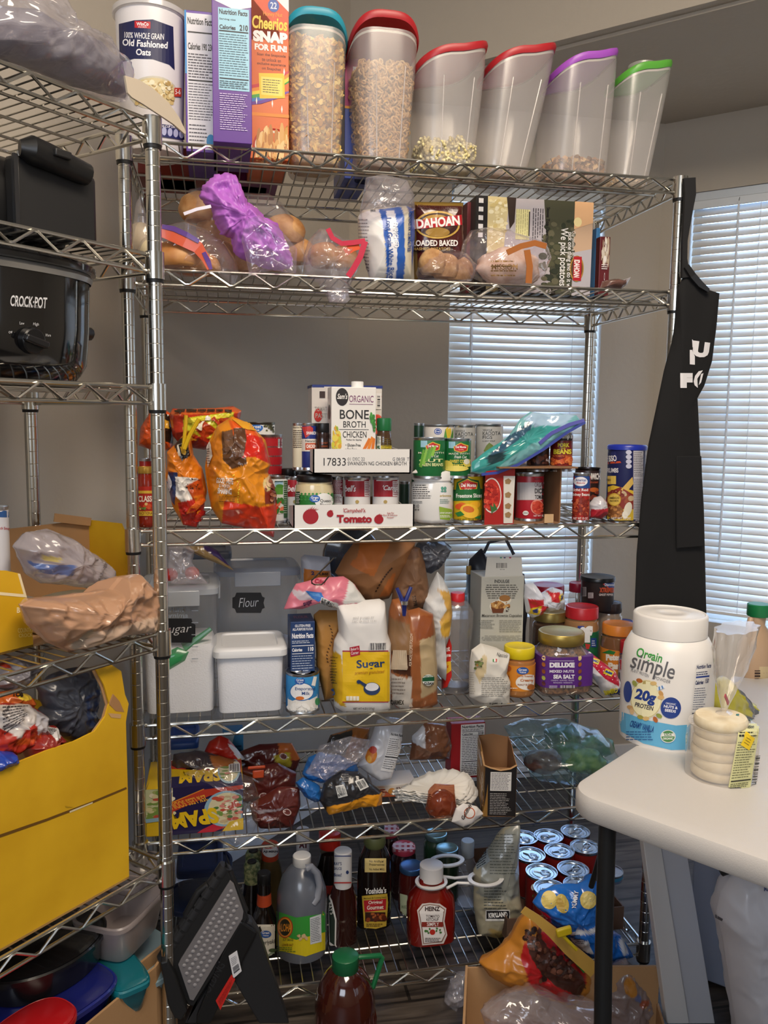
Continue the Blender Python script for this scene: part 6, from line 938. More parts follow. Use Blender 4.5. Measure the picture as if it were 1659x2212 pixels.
for pts, k, lb, sd, paint in (
    ([(500, 1630), (560, 1608), (630, 1606), (648, 1640), (630, 1690), (560, 1700), (510, 1680)], .20, 'maroon chocolate chip bag at the back of the heap with an orange top', 63, [([(600, 1604), (648, 1606), (646, 1640), (600, 1636)], '#b8622c'), ([(590, 1625), (625, 1620), (628, 1650), (600, 1652)], '#b0a02c')]),
    ([(520, 1660), (600, 1650), (640, 1670), (636, 1720), (560, 1745), (520, 1730)], .13, 'maroon chocolate chip bag in the middle of the heap', 64, []),
    ([(540, 1740), (600, 1700), (646, 1700), (648, 1740), (632, 1786), (560, 1788), (545, 1770)], .07, 'maroon chocolate chip bag at the front of the heap with a round seal', 65, [([(545, 1745), (620, 1735), (560, 1752)], '#8a8088')])):
    t, o = bag('chocolate_chip_bag', lb, 'bag', pts, k, .022, base='#55201c', paint=paint, seed=sd, amp=.006, n=100, group='maroon chocolate chip bags', sharp=True); D = Deco(o, 4, off=.001); x, y = {63: (612, 1634), 64: (612, 1724), 65: (620, 1754)}[sd]; D.E(x, y, 9, 7, '#c9b8b4', 20).E(x, y, 7, 5.4, '#6a3430', 20)
    if sd == 65: D.T('NET WT 10 OZ (283g)', 552, 1766, 602, 1773, '#c9b0ac', -4, 0)
    if sd == 64: D.E(568, 1718, 9, 6, '#c9b8b4', -15).E(568, 1718, 7, 4.4, '#6a3430', -15)
    D.build(t)
t = thing('bag_clip', 'small orange plastic clip holding the maroon chip bags shut', 'clip', on(558, 1672, MAIN, .1)); b = MB(); b.box((0, 0, 0), (.026, .006, .02), mat('#c8502c', .35)); b.obj('clip_plate', t, bevel=.003); b = MB(); b.box((-.004, -.004, .018), (.04, .005, .007), mat('#c8502c', .35)); b.obj('clip_bar', t, bevel=.002)
t, o = bag('plastic_bag', 'bright blue plastic packet under clear film on the packet shelf', 'bag', [(652, 1672), (665, 1640), (690, 1626), (735, 1632), (770, 1650), (775, 1665), (720, 1684), (690, 1690), (658, 1680)], .10, .03, base='#2a6cb4', seed=66, amp=.006, n=110, sharp=True)
bag('plastic_bag', 'crumpled blue plastic bag end lower down on the packet shelf', 'bag', [(640, 1690), (655, 1680), (690, 1700), (700, 1728), (680, 1732), (655, 1720)], .06, .02, base='#2462a8', seed=67, amp=.007, n=80, sharp=True)
bag('bread_bag', 'clear film over amber pieces at the upper middle of the packet shelf', 'bag', [(690, 1640), (715, 1590), (770, 1570), (800, 1572), (795, 1600), (770, 1645), (745, 1660)], .16, .025, base='#a0622c', paint=[([(690, 1640), (715, 1590), (760, 1575), (735, 1640)], '#33312f')], seed=68, amp=.006, n=100, sharp=True)
bag('film_wrap', 'crinkled clear film lying over the blue plastic packet', 'plastic wrap', [(660, 1670), (690, 1610), (760, 1590), (800, 1600), (785, 1640), (740, 1665), (700, 1688)], .05, .012, m=CLEAR2, seed=69, amp=.012, n=90)
t, o = bag('coffee_bag', 'black bag with barcodes and a rolled orange end', 'bag', [(690, 1730), (700, 1690), (735, 1665), (775, 1668), (812, 1700), (826, 1712), (826, 1738), (780, 1742), (710, 1760)], .04, .028, base='#26262a', paint=[([(703, 1738), (790, 1706), (828, 1712), (826, 1742), (780, 1740), (706, 1762)], '#dd9420')], seed=70, amp=.006, n=120, sharp=True)
D = Deco(o, 4, off=.0015).quad((725, 1698), (743, 1694), (751, 1718), (731, 1724)); D.R(0, 0, 100, 100, '#d9d9d6').B(8, 12, 92, 86, n=12, vert=False).quad((766, 1688), (784, 1682), (796, 1700), (778, 1708)).R(0, 0, 100, 100, '#d9d9d6').B(8, 12, 92, 86, n=12).quad().L(738, 1672, 756, 1690, 5, '#8a8a8c').build(t)
t, o = bag('dried_fruit_pouch', 'white pouch with a peach picture leaning over, nutrition panel on its side', 'pouch', [(772, 1655), (800, 1610), (820, 1565), (845, 1558), (878, 1562), (868, 1620), (845, 1682), (820, 1686), (795, 1672)], .11, .022, base='#cfd0d6', seed=71, amp=.004, n=120, pw=4, lean=.2)
D = Deco(o, 5, off=.001); D.E(802, 1632, 12, 17, '#d9822c', 15).E(806, 1620, 8, 8, '#c2402c').E(798, 1640, 5, 8, '#e6a83c').quad((844, 1580), (872, 1584), (852, 1668), (822, 1664)).R(0, 0, 100, 100, '#e2e2e4').T('Nutrition Facts', 4, 3, 94, 10, '#2a2a2e', 0, .03).L(6, 16, 92, 60, 9, '#55555a', .3).R(4, 62, 94, 65, '#2a2a2e').L(6, 68, 92, 95, 5, '#55555a', .3).build(t)
t, B, w, h = carton(805, 902, 1690, .13, z, .08, 'orange and white printed box lying flat under the coffee filters', '#d9cfc4', 'snack_box', h=.03); D = Deco(B).quad(*bq(t, w, .08, h)); D.scat(2, 10, 36, 90, 16, ['#b85a3a', '#d9a88a', '#8a3a26'], 6, 10).E(42, 50, 8, 26, '#c98a3c').T('PINEAPPLE', 52, 20, 96, 44, '#6a3a3a', 180).R(0, 86, 100, 100, '#c2602c').build(t)
t = thing('coffee_filters', 'ruffled stack of white paper coffee filters', 'coffee filters', MAIN.w(u_at(940, MAIN, .08, z+.03), .08, z+.012)); rnd = random.Random(9); CFM = mat('#e6e2da', .85)
for i in range(11):
    b = MB(); Rg = []; ph = rnd.uniform(0, 6); sx = .098*rnd.uniform(.85, 1.05); sy = .05*rnd.uniform(.85, 1.1); dx = rnd.uniform(-.012, .012); N_ = 96; rot = rnd.uniform(-.15, .15)
    for k in range(9):
        f = k/8; Rg.append([(dx+sx*f*cos(a)*(1+.03*f*sin(a*5+ph)), sy*f*sin(a)*(1+.06*f*sin(a*4+ph)), i*.0026+f*f*(.012*sin(a*2+rot)+.0022*sin(a*17+ph)+.0016*sin(a*29+ph*2))+.016*(f**3)*max(0, sin(a+.6))) for a in [2*pi*q/N_ for q in range(N_)]])
    b.loft(Rg[1:], CFM, True, False); b.obj('paper_filter', t, thick=.0006, angle=0)
blob('bagel', 'bread roll in a red-brown sleeve at the front of the packet shelf', 'bread', on(955, 1768, MAIN, .03)-Vector((0, 0, 0)), (.034, .03, .034), speckle('#8a4a2c', '#b9753c', 20, .3, .4, .7), None, 4, .08)
t, o = bag('bread_sleeve', 'shiny red-brown wrapper around a roll next to the goldfish packet', 'package', [(918, 1748), (925, 1710), (940, 1694), (980, 1694), (986, 1740), (978, 1762), (950, 1770), (925, 1758)], .01, .02, m=film('#f0c8b0', .3, '#8f4a30', .3, .06), seed=73, amp=.006, n=80)
t, o = bag('cracker_packet', 'small white packet with an orange round logo lying at the front', 'packet', [(975, 1775), (985, 1745), (1000, 1735), (1030, 1742), (1045, 1758), (1020, 1778), (1000, 1786)], -.012, .008, base='#ddd8d4', m=printed(.5), seed=74, amp=.002, n=70, rings=12); D = Deco(o, 4, off=.0008); D.E(1014, 1756, 12, 12, '#c2582c').E(1014, 1756, 10, 10, '#e9e4de').T('Goldfish', 990, 1750, 1024, 1758, '#3a2c26', -60, .03, .2).build(t)
t, B, w, h = carton(972, 1048, 1562, .20, z, .05, 'red box with a nutrition panel at the back of the packet shelf', '#a8242a', 'food_box'); D = Deco(B).quad(*bq(t, w, .05, h)); D.N(28, 2, 98, 96).build(t, 'printed_face')
bag('nut_bag', 'clear bag of brown granola against the red box', 'bag', [(885, 1640), (890, 1590), (920, 1560), (965, 1566), (975, 1610), (970, 1640)], .17, .022, base='#6a4430', paint=[([(884, 1570), (915, 1560), (915, 1610), (890, 1600)], '#b9bcc4')], m=printed(.3, .4), seed=75, amp=.006, n=90, sharp=True)
# torn bar box
q = MAIN.w(u_at(1079, MAIN, -.02, z+.03), -.02, z+.003); t = thing('snack_bar_box', 'tall black and gold snack bar box with a roughly torn open top', 'box', q, radians(-12)); dp, w = .15, .075; d_ = depth(q); h = z_at(1652, q)-q.z
BK = mat('#1c191a', .4); GD = mat('#a87c2c', .4); INN = mat('#a87a50', .85)
b = MB(); b.prism([(-w/2, 0), (w/2, 0), (w/2, h*1.0), (w*.3, h*.93), (0, h*.9), (-w*.3, h*.94), (-w/2, h*.98)], 0, .0012, BK); F = b.obj('front_panel', t, smooth=False); b = MB(); b.prism([(-w/2, 0), (w/2, 0), (w/2, h*1.06), (0, h*1.12), (-w/2, h*1.08)], dp, dp+.0012, INN); b.obj('back_panel', t, smooth=False)
b = MB(); pr = [(0, 0), (dp, 0), (dp, h*1.08), (dp*.6, h*1.1), (dp*.3, h*1.02), (0, h*.98)]; b.prism(pr, 0, .0012, GD); b.v = [(-w/2+v[1], v[0], v[2]) for v in b.v]; S_ = b.obj('side_panel', t, smooth=False); b = MB(); b.prism(pr, 0, .001, INN); b.v = [(-w/2+.0014+v[1], v[0], v[2]) for v in b.v]; b.obj('side_panel_lining', t, smooth=False)
b = MB(); b.prism(pr, 0, .0012, INN); b.v = [(w/2-.0012+v[1], v[0], v[2]) for v in b.v]; b.obj('side_panel', t, smooth=False); b = MB(); b.box((0, dp/2, .001), (w, dp, .002), INN); b.obj('base_panel', t, smooth=False); b = MB(); b.box((0, .0045, h*.48), (w*.98, .001, h*.9), INN); b.obj('front_lining', t, smooth=False)
b = MB(); b.tube([(-w/2, dp*.4, h*1.04), (-w/2, 0, h*.98), (-w*.3, -.001, h*.94), (0, -.002, h*.9), (w*.3, -.001, h*.93), (w/2, 0, h)], .0022, mat('#b98f62', .9), 5); b.obj('torn_edge', t)
M = wmat(t); c = lambda x, y, zz: proj(M@Vector((x, y, zz))); D = Deco(F, rough=.5).quad(c(-w/2, 0, h), c(w/2, 0, h), c(w/2, 0, 0), c(-w/2, 0, 0)); D.R(20, 14, 84, 50, '#d9d6d2').L(23, 16, 82, 48, 11, '#55525a', .35, .2).L(20, 54, 88, 96, 13, '#b9b4b0', .3, .3).P([(0, 0), (14, 0), (14, 100), (0, 100)], '#8a642c').build(t, 'printed_front')
D = Deco(S_, rough=.4).quad(c(-w/2, dp, h), c(-w/2, 0, h), c(-w/2, 0, 0), c(-w/2, dp, 0)); D.R(0, 0, 100, 30, '#1c191a').T('KIND', 14, 6, 70, 22, '#eae6e0', 0, .06).L(14, 36, 84, 46, 2, '#e6dcc8').L(20, 52, 70, 62, 2, '#efe8dc').T('KIND', 60, 40, 100, 50, '#eae6e0', 90, .05).scat(72, 60, 100, 94, 16, ['#8a5a2c', '#6a3c1c', '#c99a5c'], 4, 9).build(t, 'printed_side')
for i, (x, y, r, kk) in enumerate(((1175, 1640, .042, .2), (1225, 1625, .05, .26), (1262, 1640, .045, .22), (1215, 1590, .045, .3), (1290, 1610, .04, .3))): blob('green_produce', ['green leafy vegetable at the left of the clear produce bag', 'green vegetable at the centre of the clear produce bag', 'green vegetable at the lower right in the clear produce bag', 'green vegetable at the top of the produce bag', 'green vegetable at the far right of the produce bag'][i], 'vegetable', on(x, y, MAIN, kk)-Vector((0, 0, r*.8)), (r*1.2, r, r*.7), speckle(['#5a3a34', '#2c5a2c', '#4c7a34', '#24482c', '#3a6a34'][i], ['#7a5a4c', '#3f7a3c', '#8aa44c', '#3a6a3c', '#5a8a3c'][i], 30, .4), None, i, .2)
t, o = bag('produce_bag', 'big clear bluish plastic produce bag at the right of the packet shelf', 'bag', [(1090, 1570), (1140, 1552), (1230, 1556), (1290, 1575), (1316, 1600), (1340, 1640), (1310, 1680), (1270, 1690), (1190, 1690), (1150, 1680), (1120, 1620)], .20, .07, m=film('#e6f4f8', .12, '#b8d4dc', .3, .05), seed=76, amp=.012, n=140, sharp=True)
# ================================================================ bottom shelf: bottles and cans
z = HM[5]; GL = mat('#17100e', .12, coat=.8)
def prof(*a): return list(a)
# ketchup
t, B, zf, s_ = rev('ketchup_bottle', 'large red ketchup bottle with a white cap and keystone label', 'bottle', 930, .12, z, [(45, 2063), (50, 2055), (51, 2000), (51, 1952), (47, 1930), (28, 1905), (24, 1890)], mat('#74130c', .12, coat=.7, name='ketchup'), sy=.7, e=3.2)
capm(t, zf(1898), zf(1866), 25*s_, '#e3dfdc')
D = Deco(B, 6); D.P([(901, 1966), (912, 1952), (928, 1950), (950, 1952), (964, 1962), (960, 1990), (966, 2020), (958, 2038), (912, 2042), (908, 2010)], '#d9cfc9').P([(904, 1968), (914, 1955), (928, 1953), (948, 1955), (961, 1964), (957, 1990), (963, 2018), (955, 2035), (914, 2039), (911, 2008)], '#8a6a5c').P([(906, 1969), (915, 1957), (928, 1955), (947, 1957), (959, 1965), (955, 1990), (961, 2017), (953, 2033), (916, 2037), (913, 2008)], '#ece6e2').T('HEINZ', 918, 1958, 950, 1968, '#3c2622', 0, .04).T('TOMATO', 920, 1976, 949, 1982, '#3c2622').T('KETCHUP', 921, 1983, 947, 1989, '#3c2622').R(911, 1991, 957, 2002, '#8a2c22').T('SIMPLY', 922, 1992, 948, 2000, '#f0e8e4').E(934, 2013, 6, 6, '#b8281c').scat(918, 2006, 928, 2020, 5, ['#4c7a3c'], 2, 3).scat(942, 2004, 954, 2016, 5, ['#4c7a3c'], 2, 3).L(918, 2024, 954, 2034, 3, '#6a5a54').build(t)
ri = thing('bottle_carrier_ring', 'white plastic two-ring carrier hooked around the ketchup neck', 'plastic ring', t.location+Vector((0, 0, zf(1905)))); WP = mat('#e6e4e2', .35); M = wmat(ri).inverted()
def ring(c, rx, ry, w_, zz=0): b_ = MB(); b_.sup([(zz-.002, rx, ry), (zz+.002, rx, ry), (zz+.002, rx-w_, ry-w_), (zz-.002, rx-w_, ry-w_)], WP, 2, 40, (c[0], c[1], c[2]), False, False); b_.f += []; return b_
for c, rx, ry, n_ in (((0, 0, 0), .04, .036, 'neck_ring'), ((.13, -.03, .012), .045, .036, 'grip_ring'), ((.055, .055, .02), .045, .03, 'grip_ring')): ring(c, rx, ry, .010).obj(n_, ri, thick=.001)
for y in (.02, -.035): b = MB(); b.tube([(.03, y, .001), (.06, y*.4-.008, .004), (.1, y*.6-.02, .009)], .0035, WP, 6); b.obj('bridge', ri)
# sauces
t, B, zf, s_ = rev('teriyaki_bottle', 'teriyaki bottle with an orange neck seal and black cap', 'bottle', 571, .14, z, [(24, 2078), (26, 2070), (27, 2000), (27, 1988), (18, 1960), (15, 1950), (14, 1900)], GL)
b = MB(); b.lathe([(16*s_, zf(1952)), (14*s_, zf(1918)), (13*s_, zf(1906))], mat('#c8502c', .4), 30, cap0=False); b.obj('neck_seal', t); capm(t, zf(1908), zf(1884), 14*s_, '#141416')
D = Deco(B, 5); D.R(545, 1997, 598, 2078, '#d9d6cc').E(574, 2018, 12, 8, '#2c5aa8').T('Great', 566, 2012, 582, 2017, '#fff').T('Value', 568, 2019, 580, 2022, '#fff').P([(552, 2010), (562, 2000), (566, 2010), (556, 2022)], '#26221e').T('Teriyaki', 563, 2030, 594, 2042, '#3c3c3c', -8, .01, .3).scat(556, 2058, 594, 2070, 6, ['#8a9a84', '#5a6a5c'], 3, 8, .2).E(588, 2052, 8, 4, '#4a5a3c').build(t)
t, B, zf, s_ = rev('soy_sauce_jug', 'large grey translucent plastic jug with a green and yellow soy sauce label', 'jug', 652, .13, z, [(48, 2095), (53, 2085), (54, 2040), (54, 1950), (52, 1920), (42, 1890), (26, 1872), (18, 1866), (17, 1855)], film('#8a8e98', .62, '#7c8290', .25, .2), n=48)
b = MB(); b.lathe([(.001, .004), (50*s_, .006), (51*s_, zf(2000)), (.001, zf(2000))], mat('#26222a', .3), 36); b.obj('soy_sauce', t); capm(t, zf(1866), zf(1846), 19*s_, '#e3dfd9')
M = wmat(t).inverted(); b = MB(); b.tube([M@on(x, y, MAIN, .085) for x, y in ((662, 1876), (672, 1872), (684, 1885), (690, 1912), (686, 1938), (676, 1948))], [.010, .008, .008, .008, .009, .012], mat('#8f929c', .35), 10); b.obj('handle', t)
D = Deco(B, 6); D.P([(598, 1970), (640, 1984), (707, 1972), (706, 2050), (660, 2066), (598, 2052)], '#dcc81e').P([(598, 1968), (640, 1982), (708, 1972), (706, 2012), (640, 2030), (598, 2016)], '#3a9a3c').E(616, 2003, 17, 23, '#b0301c').E(616, 2003, 15, 21, '#e0902a').E(616, 2003, 12, 18, '#2c2a1c').T('ALOHA', 603, 1995, 629, 2012, '#e0902a', 0, .03).quad((669, 1982), (693, 1974), (694, 2034), (670, 2040)).R(0, 0, 100, 100, '#d6d9dc').L(6, 6, 94, 94, 14, '#4a5058', .35).quad().T('SOY SAUCE', 612, 2026, 634, 2032, '#3c5a2c').T('LOWER SALT', 610, 2038, 634, 2043, '#7a3c1c').scat(640, 2016, 664, 2028, 9, ['#d9b88a', '#c9a06a'], 3, 5).L(600, 2044, 640, 2056, 3, '#5a7a2c').build(t)
t, B, zf, s_ = rev('barbecue_bottle', 'dark barbecue sauce bottle with a tall white wrapped cap', 'bottle', 740, .14, z, [(27, 2062), (31, 2050), (31, 1990), (29, 1935), (20, 1908)], mat('#2c120e', .12, coat=.7), sy=.7)
b = MB(); b.lathe([(19*s_, zf(1912)), (19*s_, zf(1838)), (17*s_, zf(1836)), (.001, zf(1836))], mat('#dcd9d6', .35), 30); Cc = b.obj('wrapped_cap', t); D = Deco([Cc, B], 4); D.T("RAY'S", 722, 1862, 738, 1869, '#2c3c6a').T('SAUCE', 722, 1873, 738, 1879, '#2c3c6a').T('Boss!', 722, 1886, 738, 1893, '#2c3c6a').R(720, 1848, 758, 1850, '#2c3c7a').R(720, 1905, 758, 1908, '#c03a34').E(750, 1884, 3, 4, '#2c3c6a').P([(710, 1930), (718, 1945), (727, 1985), (726, 2050), (712, 2040)], '#d6d2cc').P([(711, 1940), (716, 1950), (724, 1988), (723, 2042), (713, 2034)], '#26322a').T("RAY'S", 702, 1958, 728, 1966, '#d9d6cc', 75).build(t)
t, B, zf, s_ = rev('marinade_bottle', 'big black gourmet marinade bottle with a gold and red label', 'bottle', 808, .20, z, [(33, 2010), (37, 2002), (37, 1950), (37, 1890), (34, 1850), (24, 1830), (20, 1812), (20, 1790)], GL, sy=.75)
b = MB(); b.lathe([(21*s_, zf(1826)), (24*s_, zf(1820)), (23*s_, zf(1806)), (21*s_, zf(1803))], mat('#565c36', .5), 30, cap0=False); b.obj('neck_band', t); capm(t, zf(1804), zf(1780), 20*s_, '#1c1c1c')
D = Deco(B, 5); D.R(788, 1854, 834, 1884, '#d9c07a').T('No Artificial', 798, 1858, 828, 1863, '#3a2c1c').T('Preservatives', 798, 1865, 830, 1870, '#3a2c1c').T('No Added MSG', 798, 1875, 830, 1880, '#3a2c1c').P([(782, 1935), (836, 1930), (838, 1950), (834, 2000), (812, 2006), (787, 2004)], '#c9a83c').P([(786, 1945), (834, 1941), (833, 1965), (788, 1970)], '#b8242c').T("Yoshida's", 789, 1917, 834, 1930, '#efe9e2', -3, .03, .15).T('Marinade & Cooking Sauce', 786, 1937, 834, 1942, '#6a4a1c', -4).T('Original', 796, 1945, 826, 1954, '#f4ecdc', -3, .02, .1).T('Gourmet', 793, 1955, 828, 1964, '#f4ecdc', -3, .02, .1).R(789, 1970, 832, 1990, '#3a1a10').scat(790, 1973, 832, 1988, 16, ['#8a3c1c', '#b0602c', '#5c2410'], 3, 6).L(792, 1993, 830, 2001, 2, '#6a4a1c').build(t)
for cx, kk, tp, lb in ((545, .24, 1862, 'bottle with a mottled green neck wrap behind the teriyaki'), (548, .30, 1838, 'second green neck wrapped bottle further back')):
    t, B, zf, s_ = rev('sauce_bottle', lb, 'bottle', cx, kk, z, [(22, 2040), (24, 2000), (24, 1950), (16, tp+40)], GL); b = MB(); b.lathe([(17*s_, zf(tp+42)), (17*s_, zf(tp+6)), (14*s_, zf(tp))], speckle('#5a6a44', '#a8a878', 120, .5), 30); b.obj('neck_wrap', t); capm(t, zf(tp+4), zf(tp-3), 10*s_, '#141416')
t, B, zf, s_ = rev('mirin_bottle', 'rice wine bottle with a white and red round cap label', 'bottle', 584, .30, z, [(28, 2030), (30, 1990), (30, 1900), (22, 1868), (17, 1850)], mat('#5a4a2c', .15, coat=.6)); capm(t, zf(1858), zf(1822), 18*s_, '#c8482c', ribs=False); D = Deco([B, bpy.data.objects[[o.name for o in bpy.data.objects if o.parent == t and o.name.startswith('cap')][0]]], 4); D.E(584, 1838, 17, 14, '#e6e2e2').T('AJI-MIRIN', 569, 1837, 600, 1843, '#2c2a3a', 0, .04).E(584, 1829, 4, 3, '#c03a34').build(t)
t, B, zf, s_ = rev('steak_sauce_bottle', 'steak sauce bottle with a white cap marked A1', 'bottle', 654, .30, z, [(24, 2030), (26, 1980), (24, 1880), (14, 1850)], GL); C_ = capm(t, zf(1838), zf(1790), 14*s_, '#d6d6da', ribs=False); D = Deco(C_, 4); D.T('A1', 646, 1818, 662, 1832, '#5c2430', 0, .05).build(t)
t, B, zf, s_ = rev('sauce_bottle', 'dark bottle with a round red cap behind the barbecue sauce', 'bottle', 712, .30, z, [(30, 2030), (32, 1980), (30, 1880), (20, 1840)], mat('#1c1410', .15, coat=.5)); capm(t, zf(1828), zf(1795), 23*s_, '#b8281c'); b = MB(); b.lathe([(31*s_, zf(1930)), (31*s_, zf(1896))], mat('#a82c22', .4), 30, cap0=False, cap1=False); b.obj('label_band', t)
for cx, kk, tp, lb in ((871, .27, 1828, 'jam jar with a red gingham lid, the nearer of two'), (836, .33, 1790, 'jam jar with a red gingham lid, the further of two')):
    t, L, LD = jar(cx-27, cx+27, tp-2, kk, z, lb, '#2c1416', '#b83a4c', 'jam_jar', lidh=.016, group=None); D = Deco(LD, 4)
    for i in range(4): D.R(cx-22+i*12, tp-8, cx-16+i*12, tp+12, '#dcb4bc')
    for i in range(2): D.R(cx-25, tp-6+i*9, cx+25, tp-2+i*9, '#e6ccd0')
    D.build(t, 'gingham_print')
t, L, LD = jar(860, 916, 1868, .20, z, 'jar of red pasta sauce with a blue lid left of the ketchup', '#4a1612', '#3f6490', 'sauce_jar', lidh=.014, lidm=.6, sh=.03); D = Deco(L, 5); D.P([(864, 1930), (880, 1934), (884, 2002), (866, 1998)], '#b9c09a').T('RED', 868, 1956, 880, 1962, '#5a6a4a').build(t)
for cx, kk, tp, lb in ((940, .30, 1812, 'jar with a silvery green lid at the back, further one'), (964, .24, 1844, 'jar with a silvery green lid behind the white carrier ring')):
    jar(cx-26, cx+26, tp-14, kk, z, lb, '#26402c', '#7c9ca0', 'pickle_jar', lidh=.014, lidm=.7, lidrough=.25)
t, B, zf, s_ = rev('water_bottle', 'clear plastic bottle with a grey cap behind the Italian seasoning bag', 'bottle', 1008, .25, z, [(22, 2000), (24, 1960), (23, 1880), (12, 1845)], SYP); capm(t, zf(1848), zf(1815), 14*s_, '#9aa0a4'); t['label'] = 'clear plastic bottle with a grey cap behind the grain bag'
t, o = bag('grain_bag', 'clear bag of pale grain with a black warehouse label, folded to a point on top', 'bag', [(1022, 1880), (1050, 1840), (1085, 1790), (1122, 1772), (1120, 1850), (1122, 1940), (1128, 1970), (1096, 2020), (1070, 2026), (1034, 2020), (1024, 1960)], .12, .04, base='#a8a087', paint=[([(1040, 1850), (1090, 1790), (1122, 1772), (1121, 1925), (1025, 1925)], '#8f9188'), ([(1050, 1990), (1085, 2000), (1080, 2028), (1055, 2022)], '#b89c5c')], m=printed(.3, .4), seed=80, amp=.006, n=130)
D = Deco(o, 4, off=.001); D.R(1049, 1965, 1101, 1989, '#e2dfd9').R(1051, 1967, 1099, 1984, '#1d1b20').T('KIRKLAND', 1055, 1970, 1096, 1981, '#f0eeea', -4, .05).L(1058, 1800, 1116, 1890, 14, '#55584f', .22, .3).L(1046, 1915, 1096, 1965, 8, '#4a4c46', .28, .4).quad((1028, 1850), (1052, 1832), (1058, 1860), (1030, 1880)).R(0, 0, 100, 100, '#8f9aa0').L(5, 5, 95, 95, 6, '#2a3036').build(t)
# canned chilli in its carton
p = MAIN.w(.86, .05, z+.003); t = thing('cardboard_tray', 'low brown cardboard tray under the chilli cans', 'tray', p); b = MB(); CT = mat('#5c4436', .8)
b.box((.15, .18, .002), (.31, .34, .003), CT); b.obj('tray_base', t, smooth=False)
for n_, c_, d_ in (('side_wall', (-.003, .18, .03), (.003, .34, .06)), ('side_wall', (.303, .18, .03), (.003, .34, .06)), ('back_wall', (.15, .35, .03), (.31, .003, .06)), ('front_wall', (.15, .01, .03), (.31, .003, .06))): b = MB(); b.box(c_, d_, CT); b.obj(n_, t, smooth=False)
def chili(px, py, zt, lb, wp=31):      # can whose top centre is seen at px, py, with its rim at height zt
    q = onz(px, py, zt); d = depth(q); R = wp*d/FPX; p = Vector((q.x, q.y, z+.006)); h = zt-p.z; return p, R, h
first = None
CS = [(1185, 1805, 'chilli can at the back middle of the tray'), (1130, 1808, 'chilli can at the back left of the tray'), (1243, 1795, 'chilli can at the back right of the tray'), (1208, 1837, 'chilli can in the second row, middle'), (1145, 1845, 'chilli can in the second row, left'), (1264, 1828, 'chilli can in the second row, right'), (1238, 1876, 'chilli can in the third row, right'), (1170, 1882, 'chilli can in the third row with its label showing'), (1188, 1918, 'chilli can in the front row beside the blue chip bag'), (1252, 1910, 'chilli can in the front row, right')]
for px, py, lb in CS:
    p, R, h = chili(px, py, z+.115, lb)
    if first is None:
        u = (p-MAIN.o).x; t = thing('chilli_can', 'silver-topped '+lb, 'can', p, 0, 'chilli cans in the cardboard tray'); first = t; st = mat('#c2ccd6', .25, 1); r = R; b = MB()
        b.lathe([(r*.95, 0), (r, .002), (r*.97, .005), (r*.97, h-.005), (r*1.02, h-.003), (r*1.02, h), (r*.96, h), (r*.93, h-.004), (r*.6, h-.0045), (r*.57, h-.003), (.001, h-.0035)], st, 36); b.obj('can_body', t)
        b = MB(); b.lathe([(r*.99, .006), (r*.99, h-.008)], mat('#7c1c18', .35), 36, cap0=False, cap1=False); b.obj('label', t)
        b = MB(); b.tube([(-r*.25+r*.3*cos(a), r*.22*sin(a), h-.001) for a in [2*pi*i/14 for i in range(14)]], .0016, STEEL, 5, closed=True); b.tube([(r*.05, 0, h-.001), (r*.5, 0, h-.002)], .002, STEEL, 5); b.obj('pull_tab', t)
        b = MB(); b.lathe([(r*.76, h-.004), (r*.78, h-.0025), (r*.8, h-.004)], STEEL, 30, cap0=False, cap1=False); b.obj('lid_groove', t)
    else:
        t = first.copy(); COL.objects.link(t); t.location = p; t.rotation_euler.z = hash(lb) % 6*0+px*.013; t['label'] = 'silver-topped '+lb
        for ch in list(first.children): c_ = ch.copy(); COL.objects.link(c_); c_.parent = t
    if px == 1170: L_ = [o for o in COL.objects if o.parent == t and o.name.startswith('label')][0]
for o in COL.objects:
    if o.parent and o.parent.get('label') == 'silver-topped chilli can in the third row with its label showing' and o.name.startswith('label'): D = Deco(o, 5); D.T('CHILI', 1147, 1910, 1188, 1925, '#e9e4dc', 4, .06).E(1160, 1935, 10, 5, '#6a8a3c').E(1172, 1940, 6, 4, '#c9502c').build(o.parent, 'printed_name')
t, L = can(1290, 1346, 1880, .25, z+.003, 'blue labelled can at the right end of the can tray', '#3a7ca0')
for x, y, kk, lb, r in ((447, 1868, .33, 'dark blue round lid leaning at the back left of the bottom shelf', .065), (415, 1952, .28, 'second dark blue lid lying on the bottom shelf', .075)):
    t = thing('plastic_cover', lb, 'lid', MAIN.w(u_at(x, MAIN, kk, z+.1), kk, z+.12 if y < 1900 else z+.06)); b = MB(); b.lathe([(r*.9, 0), (r, .002), (r*1.02, .012), (r, .016), (r*.9, .016), (r*.86, .012), (.001, .012)], mat('#16264c', .35), 40); b.obj('lid_body', t)
t, B, h = tub(385, 480, 1880, .26, z, .16, 'clear round-cornered food tub under the dark blue lids', None, 0, mat('#1a2a52', .4), latch=False)
t = thing('wooden_spoon', 'flat wooden spatula standing behind the teriyaki bottle', 'spoon', on(540, 2040, MAIN, .2)); b = MB(); M = wmat(t).inverted(); b.prism([tuple((M@on(x, y, MAIN, .2))[i] for i in (0, 2)) for x, y in ((526, 2015), (540, 1986), (552, 2000), (552, 2040), (538, 2044))], -.003, .003, mat('#c29064', .6)); b.obj('blade', t, bevel=.001)
